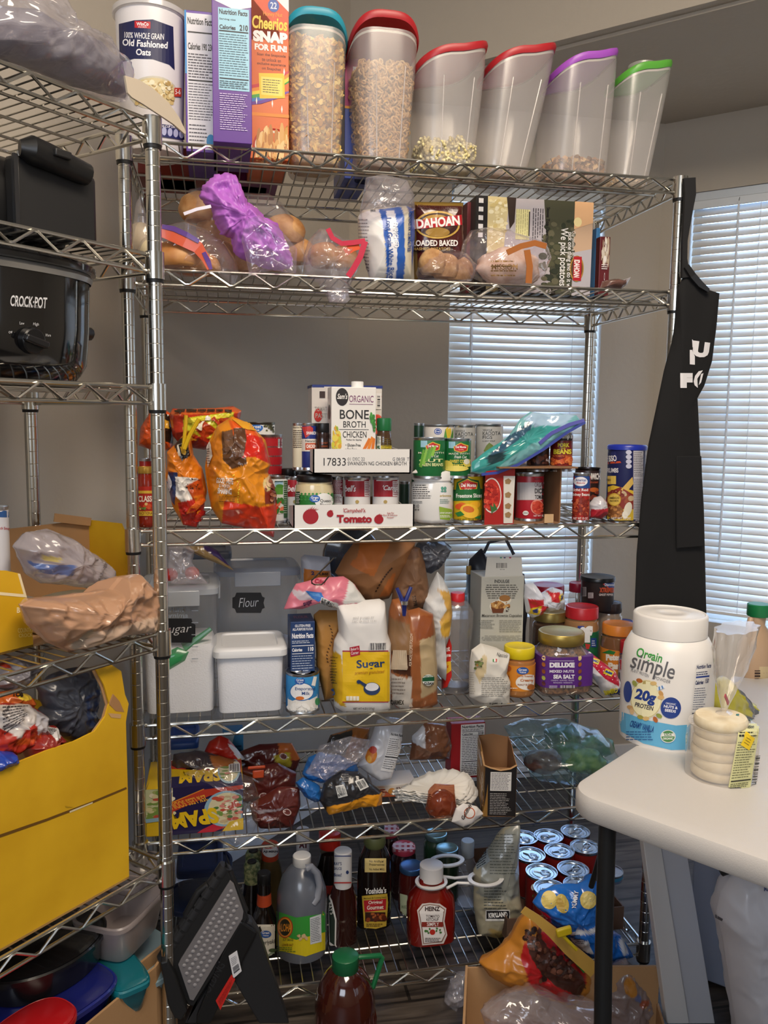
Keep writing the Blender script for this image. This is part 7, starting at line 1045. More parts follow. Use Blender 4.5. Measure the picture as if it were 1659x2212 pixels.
# ================================================================ left unit
FL = LEFT
def lw(px, py, k): return on(px, py, FL, k)
def lplace(px, k, zz): return FL.w(u_at(px, FL, k, zz), k, zz)
z = HL[0]
GW = mat('#6c6a70', .6)
t, o = bag('wrapped_cushion', 'grey padded item wrapped in loose clear plastic on the top left shelf', 'package', [(-120, 60), (-40, 10), (60, 20), (130, 60), (215, 95), (262, 140), (272, 185), (268, 212), (180, 190), (60, 145), (-120, 90)], .10, .05, fr=FL, base='#77747c', m=printed(.6), seed=90, amp=.004, n=110)
bag('plastic_bag', 'big loose clear plastic bag around the grey item on the top left shelf', 'bag', [(-150, -60), (0, -60), (70, -30), (95, 35), (150, 70), (205, 85), (262, 140), (278, 190), (268, 222), (180, 196), (60, 150), (-150, 80)], .07, .075, fr=FL, m=CLEAR2, seed=91, amp=.014, freq=14, n=150, rings=28)
t = thing('curved_plate_edge', 'thin curved beige board sticking out over the top left shelf', 'board', lw(335, 215, -.02)); M = wmat(t).inverted(); b = MB(); up = [(270, 163), (300, 172), (330, 190), (365, 222), (388, 255), (402, 285)]; dn = [(400, 290), (375, 268), (345, 248), (310, 225), (285, 210), (276, 200)]
P = [M@lw(x, y, -.02) for x, y in up+dn]; n_ = FL.ey*.004; L_ = len(P); b.add([p for p in P]+[p+n_ for p in P], [list(range(L_)), [L_+i for i in range(L_)][::-1]]+[(i, L_+i, L_+(i+1) % L_, (i+1) % L_) for i in range(L_)], mat('#c4b7a4', .5)); b.obj('board_body', t, smooth=False)
# air fryer
z = HL[1]; BP = mat('#131314', .42); BP2 = mat('#1b1b1c', .5)
p0 = lplace(190, .07, z+.005); u1 = (p0-FL.o).dot(FL.ex); t = thing('air_fryer', 'black countertop appliance with a big side handle on the left unit', 'appliance', FL.w(u1-.20, .07, z+.002), FL.a); ht = z_at(335, lplace(120, .05, z))-z
b = MB(); b.sup([(0, .20, .13), (.02, .205, .14), (ht*.6, .2, .14), (ht*.85, .18, .12), (ht*.97, .15, .09)], BP, 4, 48, (0, .14, 0)); b.obj('housing', t)
b = MB(); b.box((.125, -.01, ht*.44), (.155, .03, ht*.86), BP2); b.obj('door_panel', t, bevel=.008)
b = MB(); b.tube([(.055, -.03, ht*.93), (.07, -.036, ht*.93), (.10, -.036, ht*.91), (.175, -.034, ht*.84)], [.012, .022, .021, .018], BP, 14); b.obj('handle', t)
b = MB(); b.sup([(ht*.4, .06, .01), (ht*.9, .06, .02)], mat('#0c0c0d', .25), 3, 24, (-.06, -.02, 0)); b.obj('basket_front', t)
b = MB(); b.box((.11, -.058, ht*.93), (.03, .012, .012), BP2); b.obj('release_button', t, bevel=.002)
b = MB(); b.prism([(.045, ht*.0), (.052, ht*.0), (.052, ht*.86), (.045, ht*.86)], -.029, -.024, mat('#2a2a2c', .3)); b.obj('door_seam', t, smooth=False)
# slow cooker
z = HL[2]; sx = lplace(196, .10, z+.05); ue = (sx-FL.o).dot(FL.ex); cu = ue-.165; t = thing('slow_cooker', 'glossy black oval slow cooker with a dial knob on the left unit', 'slow cooker', FL.w(cu, .16, z+.003), FL.a); pc = lplace(60, .02, z); H_ = z_at(598, lplace(120, .05, z))-z
b = MB(); b.sup([(0, .14, .11), (.012, .15, .12), (.03, .16, .13), (H_*.5, .165, .135), (H_, .168, .138)], mat('#0c0c0e', .08, coat=1), 2.6, 64); B = b.obj('cooker_body', t)
b = MB(); b.sup([(H_-.004, .170, .140), (H_+.004, .173, .143), (H_+.010, .170, .14), (H_+.010, .15, .12)], mat('#b9b7b2', .3, .8), 2.6, 64, cap0=False, cap1=False); b.obj('steel_rim', t)
b = MB(); b.sup([(H_+.010, .168, .138), (H_+.012, .178, .148), (H_+.022, .178, .148), (H_+.028, .17, .14), (H_+.033, .15, .12)], mat('#141416', .15, coat=.8), 2.6, 64); b.obj('stoneware_pot', t)
b = MB(); b.sup([(H_+.033, .152, .122), (H_+.045, .12, .09), (H_+.05, .04, .03)], film('#c9ccd2', .2, '#5a5c62', .3), 2.4, 48, cap0=False); b.obj('glass_lid', t)
for s_ in (1, -1): b = MB(); b.tube([(s_*.155, -.03, H_*.55), (s_*.19, -.025, H_*.55), (s_*.21, 0, H_*.55), (s_*.19, .025, H_*.55), (s_*.155, .03, H_*.55)], .011, BP, 10); b.obj('carry_handle', t)
D = Deco(B, 6, rough=.35, off=.0006); D.T('CROCK·POT', 22, 640, 101, 664, '#cfcfd0', 4, .02).T('• THE ORIGINAL SLOW COOKER •', 32, 658, 92, 664, '#a9a9aa', 5, -.01).T('Low', 42, 695, 52, 701, '#c9c9ca', 4, 0).T('High', 71, 697, 83, 705, '#c9c9ca', 4, 0).T('Off', 18, 715, 26, 720, '#c9c9ca').T('Warm', 97, 721, 109, 727, '#c9c9ca', 4, 0).build(t, 'printed_marks')
hit = None; d = ray(64, 736).normalized(); tr = BVHTree.FromPolygons([wmat(B)@v.co for v in B.data.vertices], [tuple(q.vertices) for q in B.data.polygons]); hit, nrm, i_, ds = tr.ray_cast(CAMP, d)
if hit:
    lp = wmat(t).inverted()@hit; ln = (wmat(t).to_3x3().inverted()@nrm).normalized(); R = ln.to_track_quat('Z', 'Y').to_matrix(); b = MB(); n = 30
    b.loft([[lp+R@Vector((r*cos(2*pi*j/n), r*sin(2*pi*j/n), zz)) for j in range(n)] for r, zz in ((.021, 0), (.020, .012), (.018, .014), (.001, .014))], mat('#111113', .3)); K = b.obj('dial', t); b = MB(); b.box(lp+R@Vector((0, 0, .018)), (.042, .012, .012), mat('#1a1a1c', .3), R@Matrix.Rotation(radians(-15), 3, 'Z')); b.obj('knob_grip', K, bevel=.003)
    b = MB()
# yellow boxes
YE = speckle('#c99a12', '#dcae1e', 8, .55, .3, .7); z = HL[3]
def lbox(name, label, u0, u1, k0, k1, z0, h, th=.004, cut=None, inner=CARD, outer=YE):
    t = thing(name, label, 'box', FL.w((u0+u1)/2, k0, z0), FL.a); w = u1-u0; d_ = k1-k0; b = MB(); b.box((0, d_/2, .002), (w, d_, .004), inner); b.obj('base_panel', t, smooth=False)
    b = MB(); b.box((0, d_, h/2), (w, th, h), inner); b.obj('back_panel', t, smooth=False); return t, w, d_
u_e = u_at(270, FL, .22, z+.1); t, w, d_ = lbox('cardboard_box', 'open yellow cardboard box with torn brown inside on the fourth left shelf', -.42, u_e, .10, .33, z+.003, .175)
H_ = .175; b = MB(); e = w/2; b.prism([(0, 0), (d_, 0), (d_, H_), (d_*.55, H_), (d_*.5, H_*.9), (d_*.45, H_*.5), (d_*.5, H_*.35), (0, .01)], e-.004, e, YE); b.v = [(v[1], v[0], v[2]) for v in b.v]; b.obj('side_panel', t, smooth=False)
b = MB(); b.box((e-.05, d_-.01, H_*1.03), (.09, .003, H_*.1), CARD, Matrix.Rotation(.2, 3, 'Y')); b.obj('top_flap', t, smooth=False)
b = MB(); uf = u_at(78, FL, .02, z+.05)-FL_u if False else (u_at(70, FL, .10, z+.05)-(-.42+u_e)/2); b.prism([(-w/2, 0), (uf, 0), (uf-.002, H_*.35), (uf-.02, H_*.75), (uf-.045, H_*.8), (-w/2, H_*.95)], 0, .004, YE); F = b.obj('front_panel', t, smooth=False)
b = MB(); b.box((e-.0015, d_*.75, H_*.42), (.004, d_*.46, .045), mat('#e3ddd2', .3)); b.obj('packing_tape', t, smooth=False); D = Deco(F); D.P([(-5, 1232), (72, 1232), (78, 1285), (-5, 1285)], '#e0cfa8').T('BUTTER', 36, 1312, 80, 1324, '#efdfae', 0, .03).T('COUNTRY', 38, 1356, 72, 1366, '#e3c86a', -4, .02).T('CROCK', 40, 1368, 70, 1376, '#e3c86a', -4, .02).build(t, 'printed_front')
t, o = blob('butter_tub', 'cream coloured tub at the bottom of the open yellow box', 'tub', lw(150, 1300, .17)-Vector((0, 0, .06)), (.10, .07, .04), mat('#d9d2b4', .5), None, 2, .05, a=FL.a)
bag('plastic_bag', 'crumpled clear plastic with a blue patch inside the open yellow box', 'bag', [(35, 1180), (55, 1150), (100, 1145), (150, 1160), (200, 1195), (245, 1235), (248, 1262), (200, 1272), (140, 1262), (90, 1260), (60, 1240)], .14, .05, fr=FL, m=printed(.2, .5, .72), base='#a8a0a4', paint=[([(50, 1210), (120, 1215), (125, 1240), (70, 1235)], '#4c6aa8'), ([(65, 1192), (95, 1196), (92, 1206), (68, 1204)], '#c9b86a')], seed=92, amp=.010, n=130, sharp=True)
t, o = bag('produce_sack', 'thin tan plastic grocery bag crumpled around a white box at the shelf edge', 'bag', [(45, 1310), (70, 1298), (130, 1290), (190, 1280), (240, 1275), (262, 1250), (300, 1240), (325, 1270), (332, 1320), (320, 1365), (262, 1378), (150, 1408), (100, 1385), (62, 1350)], .03, .06, fr=FL, base='#b48a6c', paint=[([(145, 1355), (320, 1325), (322, 1365), (150, 1405)], '#c9ab92'), ([(140, 1350), (152, 1350), (155, 1405), (143, 1400)], '#8a7a68')], m=printed(.3, .4), seed=93, amp=.014, freq=13, n=170, rings=34, sharp=True)
t, L = can(-40, 22, 1094, .20, z+.07, 'blue and white soup can at the left picture edge', '#dcdce2', fr=FL); D = Deco(L, 6); D.P([(-42, 1100), (24, 1104), (24, 1118), (-42, 1116)], '#2f5c9c').T('ch Soup', 0, 1138, 21, 1146, '#b8243a', 2).build(t)
t_ = thing('white_carton', 'plain white carton supporting the soup can', 'box', FL.w((t.location-FL.o).dot(FL.ex), .19, z+.003), FL.a); b = MB(); b.box((0, .04, .033), (.1, .1, .064), WHITE); b.obj('carton_body', t_, smooth=False)
# lower yellow box full of bags
z = HL[4]; ye = u_at(274, FL, .015, z+.1); uo = (-.55+ye)/2; t = thing('cardboard_box', 'big yellow cardboard box with a scooped opening on the lowest left shelf', 'box', FL.w(uo, .012, z+.003), FL.a); M = wmat(t).inverted()
def lp(px, py, k=.012): v = M@on(px, py, FL, k); return (v.x, v.z)
w = ye+.55; bot = -w/2; top = [lp(272, 1540), lp(270, 1500), lp(262, 1450), (lp(235, 1432)), lp(207, 1445), lp(225, 1480), lp(236, 1520), lp(228, 1548), lp(205, 1580), lp(160, 1602), lp(100, 1622), lp(30, 1650), lp(-40, 1672), (bot, lp(-40, 1680)[1]-.02)]
top = [lp(278, 1520) if i == 0 else q for i, q in enumerate(top)]
b = MB(); b.prism([(bot, 0), (w/2, 0)]+[lp(276, 1700), lp(272, 1560)]+top, 0, .004, YE); F = b.obj('front_panel', t, smooth=False)
b = MB(); b.prism([(bot, 0), (w/2-.004, 0)]+[(x-.004, y-.003) for x, y in [lp(276, 1700), lp(272, 1560)]+top], .0045, .007, CARD); b.obj('front_lining', t, smooth=False)
hb = .29; b = MB(); b.box((w/2-.002, .15, hb/2), (.004, .29, hb), YE); b.obj('side_panel', t, smooth=False); b = MB(); b.box((0, .3, hb/2), (w, .004, hb), CARD); b.obj('back_panel', t, smooth=False); b = MB(); b.box((0, .15, .002), (w, .3, .004), CARD); b.obj('base_panel', t, smooth=False)
D = Deco(F, rough=.4); D.P([(-5, 1804), (100, 1768), (200, 1730), (272, 1700), (274, 1704), (200, 1735), (100, 1774), (-5, 1811)], '#6a4a1c').P([(150, 1752), (200, 1732), (200, 1735), (150, 1756)], '#d9c9a4').P([(140, 1740), (142, 1744), (160, 1744)], '#b8901c').build(t, 'fold_crease')
D = Deco(F); D.P([(223, 1486), (245, 1500), (258, 1515), (268, 1538), (250, 1536), (236, 1522)], '#a87c52').P([(233, 1540), (262, 1543), (260, 1552), (240, 1550)], '#c9a06e').build(t, 'torn_patch', 'torn brown cardboard patch')
for pts, k, base, paint, lb, sd in (
    ([(80, 1480), (110, 1455), (170, 1442), (205, 1445), (208, 1490), (200, 1540), (206, 1585), (160, 1600), (110, 1580), (70, 1560), (100, 1530)], .08, '#454852', [([(160, 1500), (200, 1480), (204, 1560), (165, 1560)], '#2c3a5c')], 'crumpled dark grey plastic bag in the scooped yellow box', 94),
    ([(-40, 1530), (10, 1518), (60, 1522), (95, 1545), (98, 1570), (85, 1600), (40, 1628), (-40, 1640)], .06, '#a82a1c', [([(-40, 1520), (60, 1520), (62, 1548), (30, 1570), (20, 1590), (0, 1575), (-40, 1560)], '#cfc6c0'), ([(62, 1530), (98, 1548), (96, 1572), (60, 1580), (50, 1560)], '#c4c0c4'), ([(10, 1590), (100, 1572), (90, 1590), (20, 1602)], '#c9501c')], 'red and white snack bag lying in the scooped yellow box', 95),
    ([(-30, 1510), (20, 1490), (55, 1498), (75, 1520), (50, 1530), (-30, 1525)], .10, '#b8561c', [('E', 35, 1500, 18, 6, '#d9b83a')], 'orange snack bag behind the red and white one', 96),
    ([(50, 1612), (80, 1575), (120, 1568), (138, 1600), (100, 1625), (60, 1640)], .05, '#8a241c', [([(90, 1570), (125, 1570), (130, 1590), (95, 1592)], '#c9c4c2')], 'second red snack bag at the front of the scooped box', 97),
    ([(-40, 1640), (-5, 1618), (25, 1625), (34, 1640), (10, 1655), (-40, 1670)], .035, '#1c3fa0', [], 'blue glossy packet at the left of the scooped box', 98),
    ([(0, 1440), (30, 1420), (90, 1435), (60, 1470), (20, 1490), (-20, 1480)], .12, '#8a868c', [([(0, 1428), (12, 1426), (12, 1440), (0, 1440)], '#b8402c')], 'pale grey plastic bag at the top left of the scooped box', 99)):
    t, o = bag('snack_bag' if sd in (95, 96, 97, 98) else 'plastic_bag', lb, 'bag', pts, k, .03, fr=FL, base=base, paint=paint, m=printed(.3, .35), seed=sd, amp=.010, n=120, sharp=True)
    if sd == 95: D = Deco(o, 4, off=.0012); D.quad((5, 1525), (62, 1524), (60, 1550), (8, 1590)).L(0, 0, 100, 100, 8, '#3a3438', .3, .3).quad().T('Calories', 8, 1528, 22, 1534, '#1c1a1c', -60).build(t)
    if sd == 96: D = Deco(o, 4, off=.0012); D.T('TOS', 26, 1494, 50, 1506, '#2a1a10', 5, .06).build(t)
    if sd == 97: D = Deco(o, 4, off=.0012); D.L(92, 1574, 122, 1588, 5, '#3a3438').build(t)
# ================================================================ floor items at the left: box of plastic tubs
tb = thing('cardboard_box', 'open brown cardboard box on the floor filled with plastic tubs', 'box', (-.02, -.42, .0), radians(35)); M = wmat(tb); ZT = .30
A = onz(335, 2088, ZT); Bq = onz(130, 2260, ZT); Cq = onz(378, 2018, ZT); Bq = A+(Bq-A).normalized()*.42; Dq = Cq+(Bq-A); iv = M.inverted()
def wallp(a, c, name, zt=ZT, top=0): b_ = MB(); d = (c-a); L = d.length; d.normalize(); q = (a+c)/2; b_.box((q.x, q.y, zt/2), (L, .005, zt), CARD, atan2(d.y, d.x)); b_.v = [tuple(iv@Vector(v)) for v in b_.v]; return b_.obj(name, tb, smooth=False)
wallp(A, Bq, 'front_wall'); wallp(A, Cq, 'side_wall'); wallp(Cq, Dq, 'back_wall'); wallp(Dq, Bq, 'side_wall')
b = MB(); b.add([iv@Vector((q.x, q.y, .003)) for q in (A, Bq, Dq, Cq)], [(0, 1, 2, 3)], CARD); b.obj('base_panel', tb, thick=.004, smooth=False)
def vat(name, label, px, py, zt, rx, ry, h, col, lipc=None, m=None, a=0, e=3, tilt=None, closed=False, cat='tub', tp=.8):
    q = onz(px, py, zt); t = thing(name, label, cat, (q.x, q.y, zt-h), a, None, tilt); b_ = MB(); m = m or mat(col, .25, coat=.4)
    b_.sup([(0, rx*tp*.92, ry*tp*.92), (.006, rx*tp, ry*tp), (h-.012, rx, ry)]+([(h, rx, ry), (h+.004, rx*.9, ry*.9)] if closed else [(h-.012, rx*.985, ry*.985), (.009, rx*tp*.97, ry*tp*.97)]), m, e, 48); b_.obj('tub_body', t)
    b_ = MB(); b_.sup([(h-.014, rx*.99, ry*.99), (h-.012, rx*1.05, ry*1.05), (h-.003, rx*1.06, ry*1.06), (h, rx*1.03, ry*1.03), (h-.002, rx*.985, ry*.985)], mat(lipc, .3, coat=.4) if lipc else m, e, 48, cap0=False, cap1=False); b_.obj('rolled_rim', t); return t
vat('storage_tub', 'frosted white rectangular tub stacked on the others, brim facing up', 262, 1945, .40, .085, .06, .085, '#a79c98', m=film('#e4dedd', .62, '#b5a8a4', .25, .3), a=FL.a+.3, e=5)
vat('storage_tub', 'clear grey lidded tub behind the frosted one on the left', 290, 1875, .42, .07, .05, .03, '#8f8c92', m=film('#e4e2e6', .5, '#8f8a90', .25, .2), a=FL.a+.2, e=5)
vat('frying_pan', 'black round pan upside down on the blue tub', 95, 2035, .385, .115, .085, .06, '#121214', a=FL.a, e=2, closed=True, cat='pan', tp=.95)
vat('storage_tub', 'teal plastic tub tilted against the side of the cardboard box', 252, 2080, .31, .036, .085, .07, '#0c5f6a', '#0e6c78', a=radians(28), e=5, closed=True)
vat('storage_tub', 'pale blue translucent tub in the corner of the cardboard box', 318, 2062, .27, .06, .08, .05, '#7f9aa4', m=mat('#7f969e', .3), a=radians(38), e=6, closed=True)
vat('storage_tub', 'dark blue plastic tub across the bottom left', 95, 2150, .325, .11, .085, .08, '#161d60', '#1c2674', a=FL.a, e=4, closed=True)
vat('storage_tub', 'bright red plastic lid or bowl at the bottom left corner', 70, 2215, .34, .068, .05, .04, '#a8141a', '#b0181c', a=FL.a, e=2.6, closed=True)
vat('storage_tub', 'blue and white round tub showing between the teal and dark blue tubs', 196, 2128, .29, .035, .035, .05, '#2440b0', '#d9dce0', a=0, e=2, closed=True)
# folding step stool
t = thing('folding_step_stool', 'folded black plastic step stool with a grey dotted tread, leaning on its side', 'step stool', on(470, 2212, MAIN, -.20)); M = wmat(t).inverted(); KS = -.20
def kp(x, y, k=KS): return M@on(x, y, MAIN, k)
def slab(pts, k0, k1, m, name, bev=.003, parent=None, lab=None):
    b_ = MB(); n = len(pts); v = [kp(x, y, k0) for x, y in pts]; dv = Vector((0, k1-k0, 0)); b_.add(v+[p+dv for p in v], [list(range(n)), [n+i for i in range(n)][::-1]]+[(i, n+i, n+(i+1) % n, (i+1) % n) for i in range(n)], m); o = b_.obj(name, parent or t, smooth=False, bevel=bev)
    if lab: o['label'] = lab
    return o
BK = mat('#17181a', .5); BKl = mat('#202124', .45)
T_ = slab([(346, 2078), (352, 2060), (475, 1880), (492, 1880), (500, 1898), (535, 1985), (525, 2010), (418, 2175), (406, 2172)], KS, KS+.03, BK, 'tread_board'); Gt = slab([(385, 2085), (390, 2074), (497, 1903), (505, 1910), (526, 1970), (524, 1985), (418, 2162), (410, 2160)], KS-.004, KS+.001, mat('#6d6a6c', .6), 'grip_pad', .001, lab='grey dotted grip pad')
b = MB(); rnd = random.Random(4)
for i in range(17):
    for j in range(4):
        f = (i+.5)/17; g = (j+.5)/4; x0, y0 = 392+(499-392)*f, 2082-(2082-1912)*f; x1, y1 = 414+(524-414)*f, 2152-(2152-1978)*f
        if i in (0, 16) and j in (3,): continue
        q = kp(x0+(x1-x0)*g, y0+(y1-y0)*g, KS-.004); b.add([q+Vector((.0042*cos(a), 0, .0042*sin(a))) for a in [2*pi*k/7 for k in range(7)]]+[q+Vector((0, -.003, 0))], [(k, (k+1) % 7, 7) for k in range(7)], mat('#8a8789', .45))
b.obj('grip_dots', Gt, angle=0)['kind'] = 'stuff'
slab([(500, 1898), (520, 1985), (545, 1995), (560, 2020), (625, 2212), (560, 2212), (470, 2060), (460, 2110), (425, 2212), (398, 2212), (418, 2175), (535, 1985)], KS+.005, KS+.035, BKl, 'leg_panel')
slab([(346, 2080), (362, 2076), (378, 2110), (404, 2185), (392, 2205), (376, 2200), (362, 2170)], KS-.02, KS+.005, BK, 'hinge_leg')
slab([(425, 2195), (480, 2060), (520, 1990), (556, 2015), (520, 2085), (455, 2212), (425, 2212)], KS-.005, KS+.004, mat('#111214', .4), 'side_rail')
for i in range(9): b = MB(); f = i/8; q = kp(352+(476-352)*f, 2072-(2072-1888)*f, KS+.012); r_ = kp(352+(476-352)*f+12, 2072-(2072-1888)*f-18, KS+.012); b.tube([q, r_], .014, BKl, 12); b.obj('hinge_barrel', t)
b = MB(); b.tube([kp(x, y, KS+.01) for x, y in ((424, 2000), (404, 1992), (402, 1975), (430, 1925), (446, 1912), (458, 1918), (452, 1935))], .007, BK, 10); b.obj('carry_handle', t)
S_ = slab([(494, 2066), (512, 2054), (522, 2098), (504, 2114)], KS-.007, KS-.0055, mat('#d6d6da', .5), 'sticker', 0, lab='white barcode sticker'); D = Deco(S_); D.quad((496, 2068), (511, 2058), (520, 2096), (505, 2108)).L(8, 8, 92, 50, 5, '#6a6a70', .35).B(8, 58, 92, 92, n=12, vert=True).build(t, 'sticker_print')
S_ = slab([(466, 2162), (500, 2106), (508, 2116), (476, 2182)], KS-.007, KS-.0055, mat('#c0241c', .5), 'warning_label', 0, lab='red warning label'); D = Deco(S_); D.quad((469, 2162), (500, 2111), (506, 2117), (476, 2176)).L(4, 14, 96, 90, 4, '#6a120e', .35).build(t, 'warning_print')
D = Deco([o for o in COL.objects if o.parent == t and o.name.startswith('side_rail')][0], rough=.3); D.T('FOLDING', 420, 2106, 500, 2124, '#26272a', -61, .02).build(t, 'embossed_name')
# ================================================================ juice bottle
jz = .0; q = on(745, 2100, MAIN, -.14); t, B, zf, s_ = rev('juice_bottle', 'big plastic bottle of dark red juice with a green cap in the foreground', 'bottle', 745, -.14, 0, [(60, 2330), (66, 2320), (66, 2200), (65, 2165), (60, 2138), (50, 2114), (37, 2098), (26, 2090), (25, 2080)], mat('#38120c', .1, coat=.9), n=64)
for i in range(12):
    a = -pi/2+(i-5.5)*.22; b = MB(); b.tube([((60*s_)*cos(a), (60*s_)*sin(a), zf(2150)), (66.5*s_*cos(a), 66.5*s_*sin(a), zf(2190)), (66*s_*cos(a), 66*s_*sin(a), zf(2230))], [.001, .003, .001], mat('#42160e', .1, coat=.9), 6); b.obj('rib', t)
capm(t, zf(2096), zf(2062), 28*s_, '#14603a'); b = MB(); zz = zf(2096); b.lathe([(34*s_, zz-.004), (34*s_, zz), (27*s_, zz), (27*s_, zz-.004)], mat('#17683c', .35), 40, cap0=False, cap1=False); M = wmat(t).inverted(); G = [M@on(x, y, MAIN, -.14) for x, y in ((768, 2092), (770, 2068), (822, 2064), (826, 2068), (806, 2132), (800, 2136), (732, 2130), (724, 2112))]; b.tube(G, .0055, mat('#17683c', .35), 8); b.obj('carry_handle', t)
# ================================================================ box with bags at the right on the floor
tb = thing('cardboard_box', 'open brown cardboard box on the floor under the shelf with snack bags on it', 'box', (.80, -.12, 0), radians(-8)); iv = wmat(tb).inverted(); ZT = .17
A = onz(1008, 2085, ZT); A2 = onz(1000, 2250, ZT-.0); C2 = A+Vector((.42, -.07, 0)); D2 = A2+Vector((.42, -.07, 0))
for a, c, n_, zt in ((A, A2, 'side_wall', ZT), (A, C2, 'back_wall', ZT*.97), (A2, D2, 'front_wall', ZT*.5), (C2, D2, 'side_wall', ZT*.45)):
    b = MB(); d = c-a; L_ = d.length; q = (a+c)/2; b.box((q.x, q.y, zt/2), (L_, .005, zt), CARD, atan2(d.y, d.x)); b.v = [tuple(iv@Vector(v)) for v in b.v]; b.obj(n_, tb, smooth=False)
b = MB(); b.add([iv@Vector((q.x, q.y, .003)) for q in (A, A2, D2, C2)], [(0, 1, 2, 3)], CARD); b.obj('base_panel', tb, thick=.004, smooth=False)
t, o = bag('pretzel_bag', 'orange bag with a red circle and dark chocolate snacks, clipped shut', 'bag', [(1036, 2080), (1070, 2055), (1100, 2030), (1125, 1988), (1140, 1970), (1170, 2000), (1240, 2060), (1292, 2105), (1280, 2140), (1240, 2175), (1120, 2138), (1060, 2110)], -.15, .05, base='#b9782a',
    paint=[([(1120, 2020), (1150, 1998), (1180, 2006), (1250, 2075), (1245, 2110), (1205, 2140), (1160, 2130), (1122, 2090), (1112, 2050)], '#a81a1e'), ([(1126, 2010), (1150, 1998), (1180, 2035), (1240, 2085), (1248, 2110), (1232, 2128), (1180, 2098), (1150, 2070), (1128, 2035)], '#3f211a')], seed=100, amp=.008, freq=13, n=160, rings=34, sharp=True)
D = Deco(o, 5, off=.001); D.scat(1132, 2006, 1168, 2050, 30, ['#54301f', '#2c1610', '#6a4030'], 3, 7).scat(1160, 2045, 1238, 2118, 60, ['#54301f', '#2c1610', '#6a4030', '#3f211a'], 3, 7)
for x0, y0, x1, y1 in ((1230, 2070, 1262, 2100),): D.quad((1232, 2074), (1240, 2068), (1264, 2096), (1258, 2104)).R(0, 0, 100, 100, '#2f8a34')
D.quad()
for i in range(9): D.E(1192+i*6, 2028+i*5, 1.3, 1.3, '#e0b8a0')
D.build(t)
strip(t, [(1130, 1965), (1160, 1985), (1195, 2015), (1230, 2050), (1286, 2098)], -.20, [.008, .009, .012, .014, .016], '#c29a4a', .002, name='rolled_top')
cl = thing('bag_clip', 'yellow plastic bag clip on the orange snack bag', 'clip', on(1218, 2012, MAIN, -.215)); b = MB(); b.box((0, 0, 0), (.034, .01, .018), mat('#c9b01c', .35), Matrix.Rotation(radians(-10), 3, 'Y')); b.obj('clip_jaw', cl, bevel=.003); b = MB(); b.tube([(-.014, .004, .0), (.0, .002, -.012), (.03, 0, -.045)], .004, mat('#c9b01c', .35), 8); b.obj('clip_arm', cl)
t, o = bag('potato_chip_bag', 'bright blue potato chip bag with yellow chips pictured, hanging by its corner', 'bag', [(1150, 1950), (1165, 1925), (1200, 1912), (1250, 1910), (1268, 1900), (1278, 1888), (1290, 1905), (1294, 1960), (1300, 2000), (1340, 2020), (1368, 2066), (1330, 2075), (1288, 2072), (1265, 2060), (1222, 2020), (1180, 1985)], -.10, .035, base='#1f6ac4',
    paint=[([(1150, 1955), (1180, 1965), (1186, 1988), (1155, 1972)], '#c0243a'), ([(1210, 1998), (1294, 1980), (1296, 1988), (1216, 2008)], '#d9dce2'), ([(1224, 2015), (1258, 2012), (1272, 2045), (1240, 2040)], '#cfd3da'), ([(1328, 2022), (1345, 2020), (1352, 2048), (1334, 2050)], '#cfd3da')], m=printed(.22, .5), seed=101, amp=.007, n=160, rings=30, sharp=True, cen=(1240, 1980))
D = Deco(o, 5, off=.001); D.E(1186, 1944, 17, 20, '#d9c26a').E(1214, 1952, 14, 21, '#cdb35a', -15).E(1210, 1954, 8, 15, '#b99a44', -15).E(1270, 1944, 18, 19, '#d9c26a').E(1272, 1943, 13, 13, '#e3d084').T('YUMMY', 1224, 1940, 1262, 1950, '#1c2f6a', -82, .06).T('YUMMY', 1223, 1939, 1261, 1949, '#e6eaf4', -82, .03).quad((1232, 2018), (1256, 2016), (1266, 2040), (1244, 2036)).L(0, 0, 100, 100, 5, '#2c3440', .4).build(t)
bag('plastic_bag', 'large crinkled clear plastic bag in the foreground below the orange snack bag', 'bag', [(1040, 2180), (1090, 2150), (1150, 2135), (1220, 2160), (1290, 2170), (1300, 2212), (1290, 2260), (1060, 2260)], -.24, .05, m=CLEAR2, seed=102, amp=.016, freq=14, n=120)
bag('plastic_bag', 'clear bag with small colourful wrapped sweets beside the dark table leg', 'bag', [(1320, 2090), (1350, 2070), (1385, 2110), (1410, 2160), (1420, 2212), (1400, 2250), (1300, 2250), (1300, 2150)], -.17, .04, m=printed(.2, .5, .6), base='#8f8488', paint=[('E', 1345, 2110, 14, 18, '#c9852c'), ('E', 1358, 2130, 7, 9, '#3a6aa8'), ('E', 1372, 2145, 12, 10, '#b0503c')], seed=103, amp=.012, n=110, sharp=True)
bag('plastic_bag', 'wisp of clear plastic hanging from the bottom shelf beside the box', 'bag', [(960, 2160), (975, 2120), (1002, 2100), (1012, 2120), (1000, 2160), (975, 2180)], -.03, .02, m=CLEAR2, seed=104, amp=.012, n=70)
t, B, w, h = carton(1236, 1300, 2130, -.09, 0, .05, 'purple box edge low behind the orange snack bag', '#2c2a5a', 'food_box')
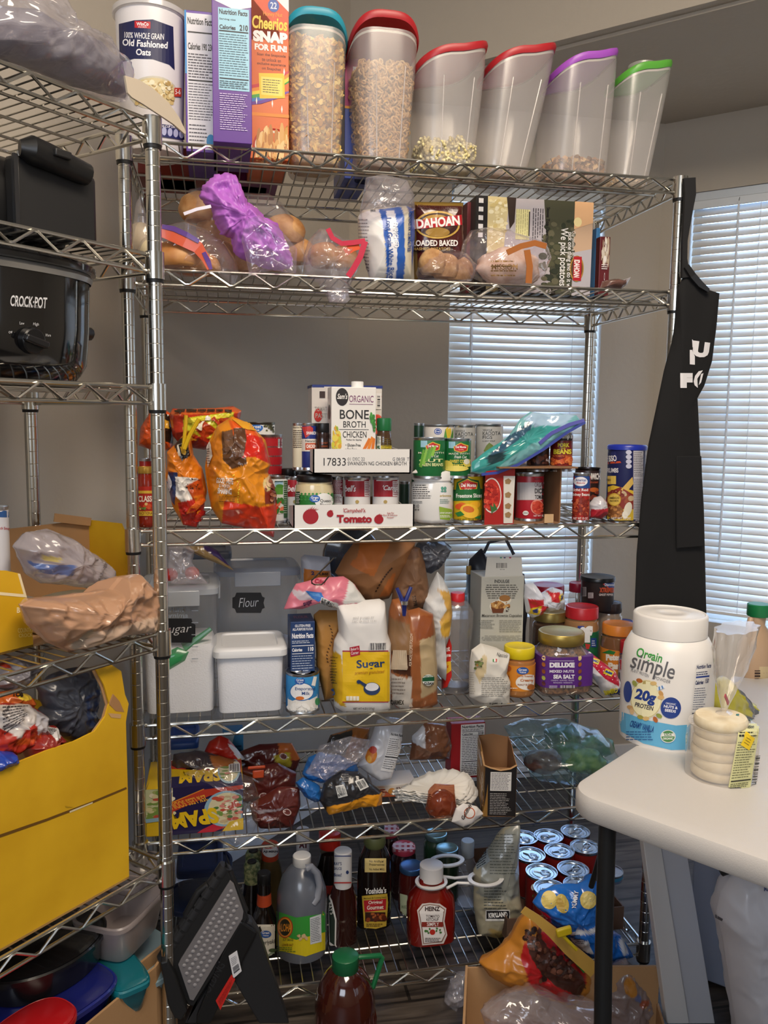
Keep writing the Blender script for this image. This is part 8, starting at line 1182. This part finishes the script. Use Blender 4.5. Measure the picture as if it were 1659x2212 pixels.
# ================================================================ folding table
TZ = .74; P0 = onz(1218, 1704, TZ); e1 = Vector((.58, -.815, 0)).normalized(); e2 = Vector((.80, .60, 0)).normalized(); TA = atan2(e2.y, e2.x)
TF = Fr(P0.x, P0.y, TA)
t = thing('folding_table', 'white plastic folding table with dark metal legs in the right foreground', 'table', (P0.x+.45*e2.x+.3*e1.x, P0.y+.45*e2.y+.3*e1.y, 0)); iv = wmat(t).inverted(); TW, TD = 1.1, .62; ct = MB(); rr = .055
def tp(a, c, zz): return iv@(P0+e2*a+e1*c+Vector((0, 0, zz-TZ)))
per = []
for cx, cy, a0 in ((rr, rr, pi), (TW-rr, rr, 1.5*pi), (TW-rr, TD-rr, 0), (rr, TD-rr, .5*pi)): per += [(cx+rr*cos(a0+i*pi/16), cy+rr*sin(a0+i*pi/16), cos(a0+i*pi/16), sin(a0+i*pi/16)) for i in range(9)]
rings_ = [[tp(x-nx*d, y-ny*d, zz) for x, y, nx, ny in per] for d, zz in ((.03, TZ-.042), (.004, TZ-.042), (0, TZ-.036), (0, TZ-.010), (.004, TZ-.002), (.010, TZ))]; ct.loft(rings_, mat('#c6c2be', .5, bump=.12, bs=500)); ct.obj('tabletop', t)
LG = mat('#26282b', .4, .5)
def leg(px, py, kx, name='leg', r=.0145):      # square-ish tube from underside to floor
    pass
u0 = onz(1300, 1782, TZ-.045); u1 = onz(1300, 2290, .0)
b = MB(); b.tube([iv@on(1312, 1778, MAIN, u0.y), iv@on(1304, 2050, MAIN, u0.y-.015), iv@on(1300, 2330, MAIN, u0.y-.03)], .0145, LG, 14); b.obj('leg', t)
b = MB(); b.tube([iv@on(1312, 1790, MAIN, u0.y+.02), iv@on(1296, 1850, MAIN, u0.y+.05), iv@on(1277, 1915, MAIN, u0.y+.08)], .005, LG, 8); b.obj('folding_brace', t)
for a, c in ((1.05, .30), (1.05, .56), (.16, .52)): b = MB(); b.tube([tp(a, c, TZ-.04), tp(a, c, .01)], .0145, LG, 12); b.obj('leg', t)
b = MB(); b.tube([tp(.16, .14, .1), tp(.16, .52, .1)], .010, LG, 10); b.obj('leg_crossbar', t)
# protein tub
q = onz(1430, 1640, TZ)
def trev(name, label, cat, cx, kk, prof, m, **k): return rev(name, label, cat, cx, kk, TZ, prof, m, fr=TF, **k)
KT = (onz(1432, 1590, TZ)-TF.o).dot(TF.ey)
t, B, zf, s_ = trev('protein_tub', 'large white protein powder tub with a blue band on the table', 'tub', 1437, KT, [(90, 1612), (95, 1604), (96, 1580), (96, 1430), (92, 1395), (80, 1372), (72, 1366), (72, 1352)], mat('#e6e3df', .35))
b = MB(); n = 60; R_ = 76*s_; z0, z1 = zf(1368), zf(1322); b.loft([[(R_*f*cos(2*pi*j/n), R_*f*sin(2*pi*j/n), zz) for j in range(n)] for f, zz in ((.97, z0), (1, z0+.001), (1, z1-.004), (.97, z1-.001), (.93, z1), (.9, z1-.002), (.55, z1-.002), (.53, z1-.001), (.3, z1-.001), (.28, z1-.002), (.01, z1-.002))], mat('#e3e0dc', .4)); b.obj('lid', t)
D = Deco(B, 9, rough=.4); D.P([(1335, 1535), (1400, 1556), (1460, 1567), (1492, 1565), (1490, 1619), (1450, 1620), (1390, 1606), (1342, 1580)], '#62b0d9').T('Orgain', 1374, 1405, 1431, 1431, '#3f9a44', 15, .02).T('simple', 1362, 1421, 1459, 1466, '#5f5f63', 16, .01).T('PLANT PROTEIN', 1363, 1450, 1403, 1457, '#77777b', 20, 0).T('POWDER', 1414, 1465, 1449, 1472, '#77777b', 16, 0)
D.E(1396, 1510, 34, 42, '#e9dfb8').E(1396, 1510, 33, 40, '#b9a86a').E(1396, 1510, 32, 39, '#efe9c0').T('20g', 1372, 1491, 1417, 1521, '#23408c', 14, .05).T('PROTEIN', 1372, 1521, 1412, 1531, '#3c3c46', 14, .03).E(1449, 1529, 22, 23, '#23408c').T('ORGANIC', 1438, 1518, 1460, 1522, '#e6eaf4', 8).T('NUTS &', 1434, 1524, 1464, 1530, '#f0f2f8', 8, .03).T('SEEDS', 1436, 1532, 1460, 1538, '#f0f2f8', 8, .03).E(1357, 1494, 9, 23, '#23408c')
for x, y, c, r in ((1382, 1470, '#b5652c', 20), (1412, 1476, '#d9b87a', 0), (1428, 1498, '#c99a5c', 60), (1362, 1528, '#c9a06a', 20), (1366, 1536, '#d9b88a', 80), (1384, 1549, '#a8a04a', 20), (1416, 1554, '#b5652c', 60), (1424, 1546, '#8f9a44', 30), (1396, 1552, '#d9b87a', 0), (1372, 1476, '#9aa050', 60), (1428, 1506, '#d9b070', 0)): D.E(x, y, 7, 4.5, c, r)
D.quad((1420, 1484), (1434, 1479), (1437, 1485), (1420, 1492)).R(0, 0, 100, 100, '#e9eef4').R(20, 0, 40, 100, '#5f8ac4').R(60, 0, 80, 100, '#5f8ac4').quad().T('CREAMY VANILLA', 1362, 1562, 1414, 1576, '#1c4a8c', 15, .03).L(1354, 1578, 1412, 1600, 4, '#2c5c96', .35).E(1443, 1590, 16, 14, '#e6e6e4').E(1443, 1590, 14, 12.5, '#4c8a4c').P([(1429, 1590), (1457, 1590), (1455, 1583), (1431, 1583)], '#eceae6').T('USDA', 1435, 1583, 1451, 1589, '#3c7a3c', 0, .03).T('ORGANIC', 1432, 1592, 1454, 1597, '#f0f0ea', 0, .03)
D.quad((1504, 1434), (1536, 1430), (1516, 1562), (1490, 1562)).R(0, 0, 100, 100, '#e0deda').T('Nutrition Facts', 2, 2, 98, 9, '#23305c', 0, .04).L(4, 13, 96, 20, 2, '#23305c').R(4, 21, 96, 24, '#23408c').T('Calories', 4, 28, 60, 35, '#23305c', 0, .04).T('150', 72, 26, 96, 34, '#23305c', 0, .04).L(4, 40, 96, 78, 10, '#4a5068', .3).R(4, 82, 96, 86, '#1c2440').L(4, 90, 96, 99, 3, '#4a5068').build(t)
# english muffins
KM = (onz(1560, 1668, TZ)-TF.o).dot(TF.ey); pm = TF.w(u_at(1552, TF, KM, TZ+.03), KM, TZ); dm_ = depth(pm); s_ = dm_/FPX
MU = speckle('#d8c6a2', '#e8dec4', 40, .75, .3, .7, .2)
for i in range(6):
    h_ = .0178; t = thing('english_muffin', ['bottom muffin of the bagged stack', 'second muffin from the bottom of the bagged stack', 'third muffin from the bottom of the bagged stack', 'fourth muffin from the bottom of the bagged stack', 'fifth muffin from the bottom of the bagged stack', 'top muffin of the bagged stack'][i], 'muffin', pm+Vector((.0015*sin(i*2), .0015*cos(i*3), .003+i*h_))); b = MB(); r = 54*s_; b.lathe([(r*.93, 0), (r*1.0, .003), (r*1.02, .008), (r*1.01, .014), (r*.95, .0182), (r*.5, .0188), (.001, .0186)], MU, 40); b.obj('muffin_body', t)
t, B, zf, s2 = trev('muffin_bag', 'clear bag around the muffin stack, twisted shut with a flared top', 'bag', 1558, KM, [(66, 1702), (73, 1692), (74, 1600), (71, 1562), (34, 1545), (9, 1536), (12, 1528), (30, 1500), (56, 1455), (74, 1405), (76, 1365)], film('#fbf9f6', .26, '#f0ebe6', .25, .07), n=64)
for v in B.data.vertices:
    q = v.co.copy(); a = atan2(q.y, q.x); f = 1+.06*sin(a*9+q.z*60)*(1.5 if q.z > zf(1545) else .2); v.co.x = q.x*f+max(0, q.z-zf(1540))*.3; v.co.y *= f*(1 if q.z < zf(1545) else .5)
D = Deco(B, 6, off=.0012); D.quad((1598, 1564), (1640, 1564), (1620, 1700), (1572, 1706)).R(0, 0, 100, 100, '#d6d49c').T('Nutrition', 6, 2, 74, 8, '#2a2a1c', 0, .04).L(6, 12, 94, 20, 2, '#2a2a1c').L(6, 26, 94, 84, 15, '#5a5a3c', .3).R(6, 86, 94, 88, '#1c1c14').L(6, 90, 94, 98, 3, '#5a5a3c').B(100, 50, 120, 96, '#3a3a34', 12, True).quad((1610, 1582), (1628, 1594), (1616, 1620), (1598, 1608)).R(0, 0, 100, 100, '#e6c41c').L(20, 20, 80, 80, 3, '#8a6a14', .3).quad().P([(1508, 1530), (1532, 1522), (1530, 1532), (1508, 1536)], '#1f7a6c').P([(1592, 1540), (1626, 1554), (1622, 1560), (1588, 1548)], '#1f6a5c').build(t)
strip(t, [(1566, 1502), (1570, 1512), (1573, 1520)], KM-.02, .003, '#b03a4a', fr=TF, name='bag_tie')
# maple syrup jug and bags behind
KJ = KM+.16; t, B, zf, s_ = trev('maple_syrup_jug', 'tan plastic maple syrup jug with a green cap behind the muffins', 'jug', 1632, KJ, [(50, 1560), (54, 1545), (56, 1440), (52, 1390), (34, 1365), (20, 1350), (22, 1332), (20, 1326)], mat('#b89a7c', .4), sy=.7); capm(t, zf(1330), zf(1304), 23*s_, '#147a44')
b = MB(); M = wmat(t).inverted(); b.tube([M@on(x, y, TF, KJ-.02) for x, y in ((1622, 1336), (1618, 1350), (1618, 1375))], .007, mat('#bfa083', .4), 10); b.obj('finger_loop', t); D = Deco(B, 6); D.R(1640, 1440, 1665, 1510, '#c9b58c').B(1630, 1448, 1642, 1500, '#3a2a24', 12, True).build(t)
bag('net_bag', 'dark bag with yellow printed edges lying behind the muffins', 'bag', [(1535, 1470), (1560, 1460), (1590, 1500), (1630, 1520), (1690, 1560), (1690, 1640), (1630, 1650), (1600, 1600), (1560, 1560), (1532, 1520)], KM+.09, .035, fr=TF, base='#5a6068', paint=[([(1530, 1465), (1562, 1462), (1585, 1540), (1532, 1525)], '#b9b22c'), ([(1590, 1505), (1612, 1508), (1690, 1590), (1690, 1604), (1640, 1598), (1622, 1560)], '#c2bc2c'), ([(1620, 1500), (1690, 1510), (1690, 1585), (1640, 1545)], '#8c96a8')], m=printed(.25, .4), seed=110, amp=.008, n=130, sharp=True)
# ================================================================ under the table: folded panel and rubbish bag
for lb, pts, k0, c in (('tall white painted board leaning upright beside the table leg', [(1386, 1790), (1424, 1800), (1490, 2212), (1442, 2212)], .02, '#c9c8c8'), ('second tall white board with a dark gap beside the first', [(1426, 1800), (1480, 1815), (1545, 2212), (1470, 2212)], .035, '#b9bac0')):
    t = thing('leaning_board', lb, 'board', on(pts[2][0], 2212, MAIN, k0-.25)); M = wmat(t).inverted(); b = MB(); v = [M@on(x, y, MAIN, k0-.25) for x, y in pts]; b.add(v+[p+Vector((0, .02, 0)) for p in v], [(0, 1, 2, 3), (7, 6, 5, 4), (0, 4, 5, 1), (1, 5, 6, 2), (2, 6, 7, 3), (3, 7, 4, 0)], mat(c, .5)); b.obj('board_body', t, bevel=.002)
pA = on(1480, 2000, MAIN, .0); t = thing('storage_cabinet', 'pale blue-grey cabinet side standing under the table', 'cabinet', (1.52, -.02, 0), radians(-45)); b = MB(); b.box((0, 0, .34), (.3, .36, .66), mat('#8f97aa', .5)); b.obj('cabinet_body', t, bevel=.004, smooth=False)
t, o = bag('bin_liner', 'white plastic rubbish bag hanging under the right side of the table', 'bag', [(1556, 1925), (1580, 1885), (1605, 1872), (1700, 1880), (1760, 1950), (1760, 2300), (1600, 2300), (1580, 2150), (1562, 2020), (1548, 1970)], -.36, .07, base='#c6c5cb', m=printed(.4, .2), seed=111, amp=.012, freq=7, sharp=True, n=130, rings=28); D = Deco(o, 6); D.P([(1545, 1975), (1562, 1985), (1560, 1990), (1545, 1982)], '#55565c').T('RE', 1650, 1915, 1664, 1925, '#3a4a7a', 0, .04).build(t)
b = MB(); M = wmat(t).inverted(); b.tube([M@on(1556, 1880, MAIN, -.35), M@on(1578, 1872, MAIN, -.36)], .012, BLACK, 10); b.obj('hook', t)
# ================================================================ apron on the corner post
AK = MAIN; kA = -.025
t, o = bag('apron', 'long black cotton apron with white lettering hanging from the right front post', 'apron', [(1478, 590), (1500, 598), (1520, 622), (1554, 634), (1548, 700), (1538, 780), (1522, 830), (1506, 860), (1512, 980), (1520, 1100), (1524, 1240), (1526, 1330), (1450, 1338), (1372, 1320), (1376, 1200), (1386, 1080), (1402, 960), (1420, 870), (1434, 800), (1450, 740), (1460, 680), (1464, 620)], kA, .016, base='#0c0c0e', m=printed(.9), seed=120, amp=.006, freq=7, n=150, rings=26, cen=(1465, 900), an=Vector((1, 1, .3)), pw=3)
D = Deco(o, 6, off=.0012, rough=.7); D.T('U', 1496, 738, 1531, 772, '#e6e4e6', 8, .07).P([(1494, 733), (1502, 740), (1500, 756), (1495, 750)], '#e6e4e6').P([(1489, 756), (1494, 756), (1500, 770), (1500, 788), (1489, 787)], '#e6e4e6').T('F', 1469, 806, 1495, 838, '#e6e4e6', 0, .09).P([(1497, 824), (1500, 812), (1508, 802), (1517, 800), (1505, 818), (1506, 838), (1499, 832)], '#e6e4e6').P([(1513, 808), (1518, 806), (1513, 826), (1508, 832)], '#e6e4e6').build(t, 'printed_lettering', 'white printed letters')
strip(t, [(1488, 385), (1490, 420), (1484, 470), (1478, 520), (1477, 560), (1480, 600)], kA-.005, [.014, .013, .009, .006, .006, .010], '#121215', .008, .8, 'neck_strap')
strip(t, [(1482, 575), (1496, 596), (1512, 614), (1530, 628)], kA-.012, [.006, .007, .007, .004], '#0f0f12', .006, .8, 'tie_knot')
b = MB(); M = wmat(t).inverted(); v = [M@on(x, y, MAIN, kA-.022) for x, y in ((1462, 985), (1516, 985), (1522, 1180), (1462, 1185))]; b.add(v+[p+Vector((0, .004, 0)) for p in v], [(0, 1, 2, 3), (7, 6, 5, 4), (0, 4, 5, 1), (1, 5, 6, 2), (2, 6, 7, 3), (3, 7, 4, 0)], mat('#0d0d10', .9)); b.obj('pocket', t, bevel=.002)
